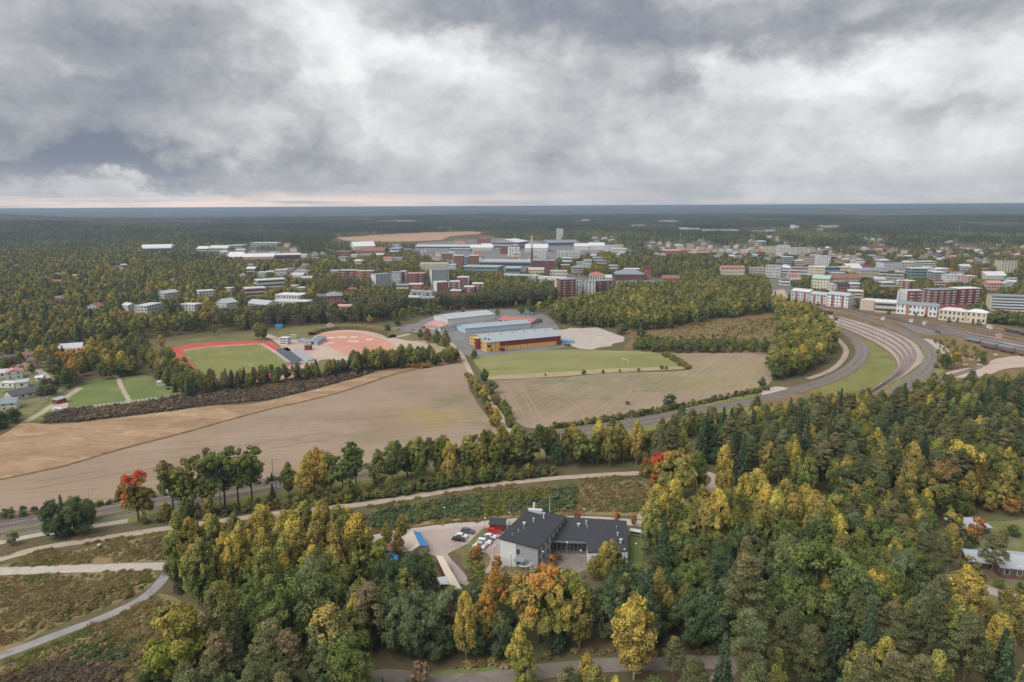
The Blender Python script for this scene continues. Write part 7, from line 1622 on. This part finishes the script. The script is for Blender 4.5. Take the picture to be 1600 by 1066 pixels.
# --- grove left of the car park
wood([(255, 930), (262, 905), (300, 893), (340, 893), (440, 884), (520, 866), (560, 862), (580, 890), (590, 920), (580, 940), (555, 962), (480, 972), (400, 965), (340, 960), (300, 950)], 4.6, [(BI, 6, 13, 18, 'birch_y'), (WI, .8, 7, 11, 'willow'), (AS, .8, 10, 14, 'aspen'), (SP, 1.0, 9, 14, 'spruce')])
for x, y, k, h, w, c in ((640, 957, WI, 14, 1.15, ('dark green', 'dkgreen', 'dkgreen')), (664, 950, WI, 13, 1.0, ('dark green', 'dkgreen', 'green')), (612, 960, WI, 14, 1.0, ('dark green', 'dkgreen', 'dkgreen')), (440, 1015, WI, 18, 1.25, ('green', 'green', 'green')), (490, 1000, WI, 18, 1.2, ('green', 'green', 'greygreen')), (525, 985, WI, 15, 1.1, ('green', 'green', 'ygreen')), (400, 1010, WI, 14, 1.0, ('green', 'dkgreen', 'green')),
                         (580, 1020, PI_, 15, 1.3, ('brownish', 'pine', 'brown')), (560, 1010, PI_, 13, 1.2, ('brownish', 'pine', 'pinebrown')), (655, 1008, WI, 12, 1.1, ('grey-green', 'greygreen', 'sage')), (630, 1018, WI, 13, 1.1, ('grey-green', 'greygreen', 'sage')), (700, 1012, WI, 13, 1.1, ('grey-green', 'greygreen', 'sage')), (645, 1030, WI, 11, 1.1, ('dark green', 'dkgreen', 'sage')), (610, 1000, WI, 12, 1, ('green', 'dkgreen', 'greygreen')), (678, 1030, WI, 11, 1, ('grey-green', 'dkgreen', 'sage')),
                         (728, 1033, BI, 15, .8, ('bright yellow', 'gold', 'yellow')), (775, 985, BI, 14.5, 1.15, ('orange-tipped', 'olive', 'orange')), (760, 1010, BI, 13, 1.0, ('golden', 'gold', 'orange')), (792, 975, BI, 12, 1.0, ('golden', 'olive', 'gold')), (845, 1003, MA, 16.5, 1.15, ('orange-topped', 'ygreen', 'orange')), (882, 997, MA, 16, 1.2, ('lime green', 'lime', 'ygreen')), (862, 1012, MA, 15, 1.0, ('yellow', 'ygreen', 'yellow')), (905, 1015, BI, 14, 1.0, ('golden', 'olive', 'gold')),
                         (990, 1062, BI, 17.5, 1.3, ('bright golden', 'gold', 'yellow')), (975, 985, BI, 13, .85, ('golden', 'olive', 'gold')), (1027, 985, BI, 14, .9, ('golden', 'olive', 'gold')), (945, 907, BI, 10, .8, ('yellow', 'ygreen', 'yellow')), (955, 914, BI, 11.5, .9, ('golden', 'olive', 'gold')), (933, 908, BI, 7, .8, ('golden', 'olive', 'gold')), (966, 915, SP, 8, 1, ('dark', 'spruce', 'spruce')),
                         (283, 1082, MA, 17, 1.15, ('lime and gold', 'lime', 'gold')), (352, 1060, BI, 20, 1.1, ('grey-green', 'greygreen', 'olive')), (520, 1085, BI, 18, 1.35, ('golden sage', 'greygreen', 'gold')), (545, 1100, WI, 14, 1.1, ('green', 'green', 'green')), (430, 1100, PI_, 16, 1.3, ('brownish', 'pine', 'pinebrown')), (455, 1105, PI_, 15, 1.2, ('brownish', 'pine', 'brown')), (375, 1095, SP, 14, 1.1, ('dark', 'spruce', 'spruce')), (350, 1110, PI_, 15, 1.2, ('brownish', 'pine', 'brown')), (330, 1085, WI, 10, 1, ('dark green', 'dkgreen', 'dkgreen')), (245, 1095, WI, 8, 1, ('green', 'dkgreen', 'green')),
                         (812, 1066, BI, 12, .9, ('yellow-green', 'ygreen', 'yellow')), (820, 1080, WI, 7, 1, ('lime', 'lime', 'ygreen')), (655, 1072, WI, 5, 1, ('straw', 'brown', 'straw')), (597, 890, BI, 5.2, .9, ('yellow', 'ygreen', 'yellow')), (605, 856, BI, 7, .9, ('yellow', 'ygreen', 'gold')), (629, 842, BI, 7, .9, ('golden', 'olive', 'gold')), (622, 872, BI, 8, .9, ('golden', 'olive', 'gold')),
                         (1298, 862, MA, 16, 1.1, ('lime green', 'lime', 'ygreen')), (1129, 778, BI, 17, .8, ('bright yellow', 'gold', 'yellow')), (1024, 778, MA, 14, 1, ('red-topped', 'green', 'red')), (1042, 782, MA, 16, 1.1, ('orange-tipped', 'ygreen', 'orange')), (1060, 786, MA, 16, 1.1, ('yellow-green', 'ygreen', 'gold')), (1085, 772, WI, 14, .9, ('green', 'green', 'green')),
                         (1497, 775, MA, 17, 1.2, ('golden', 'olive', 'yellow')), (1466, 810, MA, 17, 1.1, ('red-topped', 'green', 'rust')), (1545, 770, MA, 16, 1.2, ('green', 'green', 'olive')), (1415, 800, BI, 17, 1.1, ('golden', 'olive', 'gold')), (1525, 842, MA, 6, 1, ('orange', 'rust', 'orange')), (1485, 838, MA, 7, 1.1, ('golden', 'olive', 'gold')), (1508, 866, MA, 7.5, 1, ('orange-topped', 'dkgreen', 'orange')), (1548, 905, PI_, 11.5, 1.2, ('brownish', 'pine', 'pinebrown')), (1480, 890, BI, 12, 1.1, ('golden', 'olive', 'gold')),
                         (1500, 988, BI, 15, 1.3, ('bright golden', 'gold', 'yellow')), (1360, 985, MA, 13, 1.1, ('bright golden', 'gold', 'yellow')), (1310, 1000, WI, 19, 1.3, ('green', 'dkgreen', 'green')), (1270, 985, WI, 19, 1.3, ('green', 'green', 'green')), (1245, 1000, WI, 14, 1.2, ('dark green', 'dkgreen', 'green')), (1555, 1045, BI, 12, 1, ('bright yellow', 'gold', 'yellow')), (1600, 1010, BI, 12, 1.3, ('golden', 'olive', 'gold')), (1190, 1022, MA, 10, 1.1, ('rusty', 'rust', 'rust')), (1240, 1042, MA, 8, 1, ('rusty', 'brown', 'rust')),
                         (741, 876, MA, 4.5, .8, ('orange', 'rust', 'orange')), (748, 866, MA, 3.6, .8, ('orange', 'rust', 'orange')), (776, 892, MA, 4.9, .9, ('orange', 'rust', 'orange')), (872, 876, MA, 3.2, .8, ('rusty', 'brown', 'rust')), (862, 884, MA, 3.6, .9, ('orange', 'rust', 'orange')), (902, 815, MA, 4, .7, ('red', 'rust', 'red')), (963, 817, MA, 4, .7, ('orange', 'rust', 'orange')), (990, 822, BI, 4.9, .8, ('orange', 'rust', 'orange')), (1566, 846, WI, 4.5, 1, ('green', 'green', 'olive')), (1585, 838, WI, 4, 1.1, ('green', 'dkgreen', 'green')), (1552, 856, WI, 4.8, 1, ('green', 'green', 'olive')), (1596, 925, WI, 3, 1.2, ('green', 'olive', 'green')), (1560, 918, WI, 3, 1.2, ('green', 'green', 'olive')), (1530, 908, WI, 3.5, 1.1, ('golden', 'olive', 'gold')), (1515, 900, MA, 5, 1, ('golden', 'olive', 'gold')), (1570, 955, BI, 6, .9, ('golden', 'olive', 'gold')), (1545, 975, BI, 5.5, .9, ('golden', 'ygreen', 'gold')), (1157, 1033, PI_, 22, 1.3, ('brownish', 'pine', 'pinebrown')), (1278, 1050, MA, 7, 1, ('rusty', 'brown', 'rust')), (1255, 1050, WI, 6, 1, ('lime', 'lime', 'green'))):
    p = P(x, y); add_tree(k, p.x, p.y, h, w, None, c)
wood([(330, 985), (400, 975), (520, 965), (600, 945), (640, 965), (720, 985), (790, 990), (900, 980), (905, 1010), (860, 1028), (760, 1035), (700, 1035), (600, 1030), (545, 1040), (420, 1030), (340, 1030)], 7.0, [(WI, 3, 7, 12, 'alder'), (SP, 1, 8, 12, 'spruce'), (BI, 1.4, 10, 14, 'birch_g')], margin=1)
wood([(230, 1120), (330, 1095), (560, 1105), (640, 1130), (640, 1290), (200, 1290)], 6.0, [(PI_, 3, 12, 16, 'pine'), (WI, 1, 8, 12, 'willow'), (SP, 1, 9, 13, 'spruce')])
# --- big wood right
wood([(1150, 690), (1200, 664), (1260, 648), (1330, 640), (1420, 634), (1500, 622), (1660, 612), (1660, 640), (1500, 655), (1400, 665), (1300, 672), (1220, 682), (1170, 705)], 4.6, [(BI, 3, 7, 11, 'birch_g'), (PI_, 2, 8, 12, 'pine'), (WI, 1.5, 5, 8, 'willow'), (BI, 1.4, 7, 11, 'birch_y'), (SP, .5, 7, 11, 'spruce')])
wood([(1020, 738), (1045, 722), (1090, 715), (1130, 698), (1170, 705), (1220, 684), (1300, 676), (1400, 668), (1500, 658), (1660, 645), (1700, 700), (1660, 770), (1560, 770), (1480, 790), (1400, 800), (1300, 792), (1230, 772), (1145, 768), (1128, 740), (1100, 730)], 5.7,
     [(PI_, 4, 13, 18, 'pine'), (SP, 2.2, 13, 19, 'spruce'), (WI, .8, 9, 13, 'alder'), (BI, 1.4, 12, 17, 'birch_g'), (BI, 1.6, 12, 17, 'birch_y')])
wood([(1010, 870), (1016, 848), (1060, 838), (1120, 828), (1150, 822), (1230, 825), (1300, 835), (1310, 880), (1240, 885), (1130, 890), (1060, 895), (1005, 885)], 4.5, [(BI, 7, 13, 18, 'birch_y'), (AS, 1, 11, 14, 'aspen'), (SP, 1.2, 11, 15, 'spruce'), (WI, .5, 8, 11, 'willow')], margin=1)
wood([(925, 965), (990, 955), (1008, 905), (1100, 900), (1210, 905), (1220, 950), (1190, 1010), (1100, 1022), (960, 1020), (925, 985)], 5.2, [(WI, 3.6, 10, 14, 'alder'), (SP, 2.4, 12, 17, 'spruce'), (BI, .8, 10, 14, 'birch_g'), (WI, 1, 9, 12, 'willow'), (PI_, .8, 12, 15, 'pine')], margin=1)
wood([(1215, 890), (1310, 880), (1400, 890), (1440, 940), (1440, 1000), (1380, 1020), (1225, 1018)], 6.0, [(WI, 4, 12, 16, 'willow'), (BI, 1.4, 12, 16, 'birch_y'), (SP, .6, 9, 13, 'spruce')], margin=1)
wood([(1300, 795), (1420, 805), (1500, 800), (1500, 850), (1470, 880), (1500, 925), (1440, 935), (1400, 885), (1310, 870)], 5.0, [(PI_, 2, 11, 14, 'pine'), (BI, 3, 9, 13, 'birch_y'), (WI, 1.5, 7, 10, 'willow'), (MA, .8, 7, 10, 'maple')])
wood([(1480, 780), (1660, 760), (1660, 808), (1560, 806), (1500, 808)], 5.0, [(WI, 2, 5, 8, 'scrub_gold'), (MA, 2, 5, 9, 'maple'), (BI, 1, 9, 13, 'birch_t')])
wood([(1120, 1060), (1250, 1060), (1330, 1030), (1440, 1005), (1490, 1010), (1530, 1045), (1600, 1075), (1700, 1080), (1760, 1300), (1040, 1300), (1090, 1110)], 6.6, [(PI_, 4.5, 14, 19, 'pine'), (SP, 2.2, 14, 19, 'spruce'), (BI, 3.4, 11, 16, 'birch_y'), (MA, .5, 6, 9, 'maple')])
wood([(860, 1070), (960, 1062), (1090, 1056), (1090, 1110), (1040, 1200), (860, 1200)], 9, [(PI_, 1, 8, 12, 'pine'), (WI, 2, 4, 7, 'willow'), (BI, 1, 7, 10, 'birch_y')])
wood([(985, 890), (1010, 895), (1000, 918), (930, 925), (905, 905), (925, 900)], 5, [(WI, 2, 4.0, 4.9, 'alder'), (SP, 1, 5, 7, 'spruce'), (BI, 2, 5, 8, 'birch_y')])

# ------------------------------------------------------------------ realise: the largest of each kind as things, the rest as one mass per kind
NAME = {'birch': 'birch_tree', 'aspen': 'aspen_tree', 'maple': 'maple_tree', 'willow': 'willow_tree', 'pine': 'pine_tree', 'spruce': 'spruce_tree'}
FULL = 620.0
def cap_heights():
    """street and park trees in front of a building stay below its visible foot, as they do in the photo"""
    x = np.array([t['x'] for t in TREES]); y = np.array([t['y'] for t in TREES]); h = np.array([t['h'] for t in TREES]); cap = np.full(len(x), 99.0)
    for (cx, cy, a, b, yaw) in FOOT:
        r = math.hypot(cx, cy)
        if r < 520 or r > 3200: continue
        ux, uy = cx / r, cy / r; dx, dy = x - cx, y - cy; t = -(dx * ux + dy * uy) - b; s = np.abs(dx * uy - dy * ux)
        m = (t > -b) & (t < 260) & (s < a + 1); cap[m] = np.minimum(cap[m], np.maximum(t[m], 0) * CAM_H / r + (5.0 if cx < -150 else 3.0))
    for i, t in enumerate(TREES):
        if cap[i] < t['h']:
            k = max(cap[i], 1.0) / t['h']; t['drop'] = cap[i] < 3.4 and PR.random() < .6
            t['h'] *= k; t['sz'] *= k; t['sx'] *= k ** .7
def realise():
    cap_heights()
    by = {}
    for t in TREES:
        if t.get('drop'): continue
        r = math.hypot(t['x'], t['y']); px, py = to_px(t['x'], t['y']); tx, ty = to_px(t['x'], t['y'], t['h'])
        if tx < -45 or tx > 1645 or ty > 1072: continue
        t['px'], t['py'], t['r'] = px, (py + ty) / 2, r; t['show'] = (py - ty) * (1.0 if -10 < tx < 1610 else .2) * (1.0 if ty < 1055 else .3)
        by.setdefault(t['kind'], []).append(t)
    n_obj = 0
    for kind, L in by.items():
        L.sort(key=lambda t: -t['show'])
        cap = 290; sing, rest = L[:cap], L[cap:]
        for t in sing:
            lod = 0 if t['r'] < FULL else 1; cm, tm, H = PROTO[kind, lod, t['var']]
            e = empty(NAME[kind], (t['x'], t['y'], 0), t['rot']); e.scale = (t['sx'], t['sx'], t['sz']); tag(e, None, 'tree', f'{kind} trees')
            size = 'tall' if t['h'] > {'birch': 14.5, 'aspen': 12.5, 'maple': 11, 'willow': 11, 'pine': 16.5, 'spruce': 12.5}[kind] else 'small' if t['h'] < {'birch': 10, 'aspen': 9, 'maple': 8, 'willow': 5, 'pine': 12, 'spruce': 9}[kind] else ''
            word = (size + ' ' + t['word']).strip(); base = 'bush' if kind == 'willow' and t['h'] < 5 else kind
            auto_label(e, f'{word} {base}', t['px'], t['py'])
            c = bpy.data.objects.new('crown', cm); COL.objects.link(c); c.parent = e; c['tint'] = t['tint']; c['tip'] = t['tip']
            k = bpy.data.objects.new('trunk', tm); COL.objects.link(k); k.parent = e; n_obj += 1
        for lod in (0, 1):
            rows = [(t['x'], t['y'], 0, t['sx'], t['sz'], t['rot'], t['var'], *t['tint'], *t['tip']) for t in rest if (t['r'] < FULL) == (lod == 0)]
            scatter(f'{kind}_wood', f'mass of {kind} trees in the ' + ('near woods' if lod == 0 else 'woods and town farther off'), rows, PCOL[kind, lod])
    print('TREES', {k: len(v) for k, v in by.items()}, n_obj)
realise()
# ------------------------------------------------------------------ scrub, heather and tall grass
def cover(name, label, areas):
    rows = []
    for (pxs, spacing, kind, palname, h0, h1, gap) in areas:
        SEED[0] += 1; g = np.random.default_rng(SEED[0]); x, y = points_in(pxs, spacing, g, False)
        bad = np.zeros(len(x), bool)
        for e in ROADS: bad |= inside(e, x, y)
        bad |= footprint_mask(x, y, 1.0)
        for i in np.nonzero(~bad)[0]:
            if gap and mnoise.noise(Vector((x[i] / 9, y[i] / 9, SEED[0]))) < gap * 1.2 - .6: continue
            px, py = to_px(x[i], y[i])
            if px < -30 or px > 1630 or py > 1085: continue
            H = {'bush': 2.2, 'tuft': .9}[kind]; s = PR.uniform(h0, h1) / H; w, a, b = pick_drift(palname, x[i], y[i]); far = math.hypot(x[i], y[i]) > 330
            rows.append((x[i], y[i], 0, s ** .8 * PR.uniform(1.1, 1.6), s, PR.uniform(0, 6.28), PR.randrange(NVAR[kind]), *a, *b, kind, 1 if far and kind == 'bush' else 0))
    for kind in ('bush', 'tuft'):
        for lod in (0, 1):
            sel = [r[:13] for r in rows if r[13] == kind and r[14] == lod]
            if sel: scatter(name, label, sel, PCOL[kind, lod])
cover('scrub', 'low brown and green scrub on the slopes', [
    ([(552, 822), (600, 800), (700, 783), (850, 767), (900, 764), (900, 796), (800, 803), (690, 810), (600, 826)], 1.7, 'bush', 'scrub_dark', 1.0, 2.8, .12),
    ([(700, 790), (840, 770), (1000, 756), (1008, 782), (998, 800), (900, 800), (800, 804), (700, 810)], 1.7, 'bush', 'scrub', .5, 1.6, .12),
    ([(-50, 892), (0, 885), (100, 867), (170, 853), (260, 840), (330, 836), (330, 868), (240, 876), (120, 880), (0, 885)], 1.7, 'bush', 'scrub', .4, 1.1, .30),
    ([(-50, 908), (0, 905), (120, 899), (234, 894), (234, 914), (170, 944), (80, 978), (-50, 1030)], 1.7, 'bush', 'scrub', .35, 1.0, .30),
    ([(30, 985), (60, 960), (140, 935), (200, 915), (222, 922), (170, 946), (80, 980)], 2.2, 'bush', 'scrub', 1.0, 2.2, .3),
    ([(-50, 1074), (0, 1046), (100, 1007), (190, 971), (250, 934), (290, 950), (320, 985), (285, 1012), (238, 1052), (216, 1110), (-50, 1160)], 1.6, 'bush', 'scrub', .35, 1.1, .25),
    ([(110, 1020), (190, 985), (225, 990), (210, 1025), (140, 1050)], 2.0, 'bush', 'scrub_dark', .8, 1.8, .3),
    ([(0, 1060), (100, 1035), (180, 1040), (190, 1080), (0, 1090)], 1.6, 'bush', 'heath', .8, 2.0, .3),
    ([(722, 870), (716, 864), (760, 866), (768, 874), (760, 890), (742, 905), (735, 905)], 1.5, 'bush', 'scrub_gold', .5, 1.5, .12),
    ([(735, 905), (770, 900), (800, 918), (830, 930), (820, 960), (760, 960), (730, 935)], 1.9, 'bush', 'scrub', .7, 1.8, .25),
    ([(690, 1046), (800, 1042), (900, 1020), (960, 1022), (1150, 1022), (1150, 1012), (960, 1010), (800, 1030)], 1.9, 'bush', 'scrub', .7, 1.9, .3),
    ([(850, 885), (905, 880), (915, 905), (860, 905)], 2.0, 'bush', 'scrub_gold', .6, 1.3, .2)])
cover('meadow_brush', 'soft brown brush on the open meadow', [
    ([(985, 535), (1000, 512), (1060, 506), (1130, 500), (1212, 497), (1214, 536), (1100, 541)], 5.5, 'bush', 'scrub_gold', .5, 1.3, .25)])
cover('heather', 'dark heather and brambles on the long bank', [
    ([(65, 661), (75, 650), (100, 642), (150, 638), (200, 633), (250, 625), (288, 617), (350, 608), (400, 601), (475, 591), (550, 581), (585, 580), (560, 590), (500, 605), (420, 625), (325, 634), (225, 647), (125, 659)], 2.0, 'bush', 'heath', .8, 2.4, .04)])
cover('tall_grass', 'tall dry grass and herbs on verges', [
    ([(-60, 1165), (-60, 1060), (100, 1000), (240, 930), (330, 990), (230, 1100)], 1.5, 'tuft', 'scrub', .4, .9, .25),
    ([(-60, 905), (236, 890), (236, 915), (80, 982), (-60, 1035)], 1.5, 'tuft', 'scrub', .4, .9, .25),
    ([(-60, 885), (0, 868), (150, 838), (290, 818), (330, 835), (330, 872), (120, 883), (-60, 890)], 1.6, 'tuft', 'scrub', .4, .9, .3),
    ([(330, 822), (560, 786), (850, 746), (1010, 737), (1012, 800), (850, 805), (600, 835), (540, 830)], 1.8, 'tuft', 'scrub', .4, .9, .35)])
# ------------------------------------------------------------------ far forest: hectares of small trees
def far_woods():
    m, nt, b = new_mat('far_trees', 0.9, 0.05)
    a = nt.nodes.new('ShaderNodeAttribute'); a.attribute_name = 'leaf'; a.attribute_type = 'GEOMETRY'
    t = nt.nodes.new('ShaderNodeAttribute'); t.attribute_name = 'tint'; t.attribute_type = 'INSTANCER'
    nt.links.new(mixc(nt, 1.0, X(nt, a.outputs['Color']), X(nt, t.outputs['Color']), 'MULTIPLY').s, b.inputs['Base Color'])
    cols = {}
    def patch(size, per, style, seed):
        g = np.random.default_rng(seed); c_, v_, col_ = [], [], []
        sp = size / math.sqrt(per); gx, gy = np.meshgrid(np.arange(int(size / sp)), np.arange(int(size / sp)))
        xs = (gx.ravel() + g.uniform(.1, .9, gx.size)) * sp - size / 2; ys = (gy.ravel() + g.uniform(.1, .9, gx.size)) * sp - size / 2
        for x, y in zip(xs, ys):
            sp_ = .5 + .55 * mnoise.noise(Vector((x / 22 + seed * 7.1, y / 22, seed))) + g.uniform(-.16, .16); con = sp_ < {0: .50, 1: .80, 2: .28}[style]; H = g.uniform(12, 19) if con else g.uniform(9, 15); n = 22
            h = g.random(n) ** .8; R_ = (2.6 * (1 - h) + .4) if con else 2.9 * np.sin(np.pi * (.15 + .8 * h)) ** .7
            ang = g.random(n) * 6.283; c = np.stack([x + R_ * np.cos(ang) * .8, y + R_ * np.sin(ang) * .8, H * (.18 + .82 * h)], 1)
            nr = np.stack([np.cos(ang) * .7, np.sin(ang) * .7, .7 * np.ones(n)], 1) + unit(n, g) * .5; nr /= np.linalg.norm(nr, axis=1)[:, None]
            s = g.uniform(1.1, 1.9, n) * (.8 if con else 1); v_.append(kites(c, nr, s * .7, s, g)); c_.append(c)
            base = C['spruce'] if con and g.random() < .5 else C['pine'] if con else C[['green', 'olive', 'green', 'ygreen', 'olive', 'gold', 'brown', 'rust'][min(7, int(max(0, sp_ - .3 + g.uniform(-.1, .1)) * 9))]]
            col_.append(np.array(base) * g.uniform(.85, 1.15) * g.uniform(.85, 1.15, (n, 1)))
        c = np.concatenate(c_); v = np.concatenate(v_); col = np.concatenate(col_); n = len(c); me = bpy.data.meshes.new('far_patch')
        me.vertices.add(4 * n); me.vertices.foreach_set('co', v.astype(np.float32).ravel()); me.loops.add(4 * n); me.loops.foreach_set('vertex_index', np.arange(4 * n, dtype=np.int32))
        me.polygons.add(n); me.polygons.foreach_set('loop_start', np.arange(0, 4 * n, 4, dtype=np.int32)); me.update(calc_edges=True)
        at = me.attributes.new('leaf', 'FLOAT_VECTOR', 'FACE'); at.data.foreach_set('vector', col.astype(np.float32).ravel()); me.materials.append(m); return me
    for size, per in ((46, 42), (110, 190)):
        cl = bpy.data.collections.new(f'far_{size}'); cols[size] = cl
        for st in range(3):
            for k in range(2): cl.objects.link(bpy.data.objects.new(f'fp_{st}_{k}', patch(size, per, st, 10 * st + k + size)))
    rows = {46: [], 110: []}; g = np.random.default_rng(77)
    for size, r0, r1 in ((46, 1450, 3000), (110, 2950, 7000)):
        n = int(r1 / size) + 1; gx, gy = np.meshgrid(np.arange(-n, n + 1), np.arange(0, n + 1)); x = (gx * size + g.uniform(-.12, .12, gx.shape) * size).ravel(); y = (gy * size + g.uniform(-.12, .12, gx.shape) * size).ravel()
        r = np.hypot(x, y); k = (r > r0) & (r < r1) & (np.abs(np.arctan2(x, y)) < R(43)); x, y = x[k], y[k]
        bad = np.zeros(len(x), bool)
        for e in EXCL: bad |= inside(e, x, y)
        bad |= footprint_mask(x, y, size * .42)
        for (cx, cy, a, b_, yaw) in FOOT:
            rr = math.hypot(cx, cy)
            if rr < 1000: continue
            ux, uy = cx / rr, cy / rr; dx, dy = x - cx, y - cy; t_ = -(dx * ux + dy * uy); s__ = np.abs(dx * uy - dy * ux); bad |= (t_ > 0) & (t_ < .085 * rr + size * .4) & (s__ < a + size * .30)
        px, py = to_px_np(x, y); bad |= inside(np.array([(508, 378), (530, 372), (640, 377), (760, 362), (765, 384), (640, 387), (508, 386)], float), px, py)
        town_ = (px > 640) & (px < 1640) & (py > 378) ; bad |= town_ & (g.random(len(x)) < .45)
        for i in np.nonzero(~bad)[0]:
            z = hill_h(x[i], y[i]); s_ = mnoise.noise(Vector((x[i] / 420, y[i] / 420, 2.2))) + .5 * mnoise.noise(Vector((x[i] / 130, y[i] / 130, 5.2)))
            s_ += .3 if px[i] < 300 and py[i] > 350 else -.25 if 330 < px[i] < 760 and py[i] < 384 else 0
            st = 1 if s_ < -.12 else 0 if s_ < .28 else 2; f = (.98 if size == 46 else .74) + .40 * mnoise.noise(Vector((x[i] / 260, y[i] / 520, 8.8))) + PR.uniform(-.08, .08); rows[size].append((x[i], y[i], z, 1.0, PR.uniform(.85, 1.15), PR.choice((0, 1.5708, 3.1416, 4.7124)), st * 2 + PR.randrange(2), f, f, f, 1, 1, 1))
    for size in rows: scatter('far_wood', 'far mixed woods around the town' if size == 46 else 'far forest rolling to the horizon', rows[size], cols[size])
    print('FAR', {k: len(v) for k, v in rows.items()})
far_woods()
settle_labels()
# ================================================================== haze
def make_haze():
    m = bpy.data.materials.new('haze_air'); m.use_nodes = True; nt = m.node_tree; nt.nodes.clear()
    out = nt.nodes.new('ShaderNodeOutputMaterial'); v = nt.nodes.new('ShaderNodeVolumePrincipled')
    v.inputs['Color'].default_value = (0.43, 0.545, 0.70, 1); v.inputs['Density'].default_value = HAZE
    v.inputs['Anisotropy'].default_value = 0.2
    nt.links.new(v.outputs[0], out.inputs['Volume'])
    h = MB().box(-42500, 42500, -42500, 42500, -190, 114).build('haze', m)
    h['kind'] = 'stuff'; h['label'] = 'thin bluish air between the town and the far hills'
HAZE = 1.25e-4
make_haze()
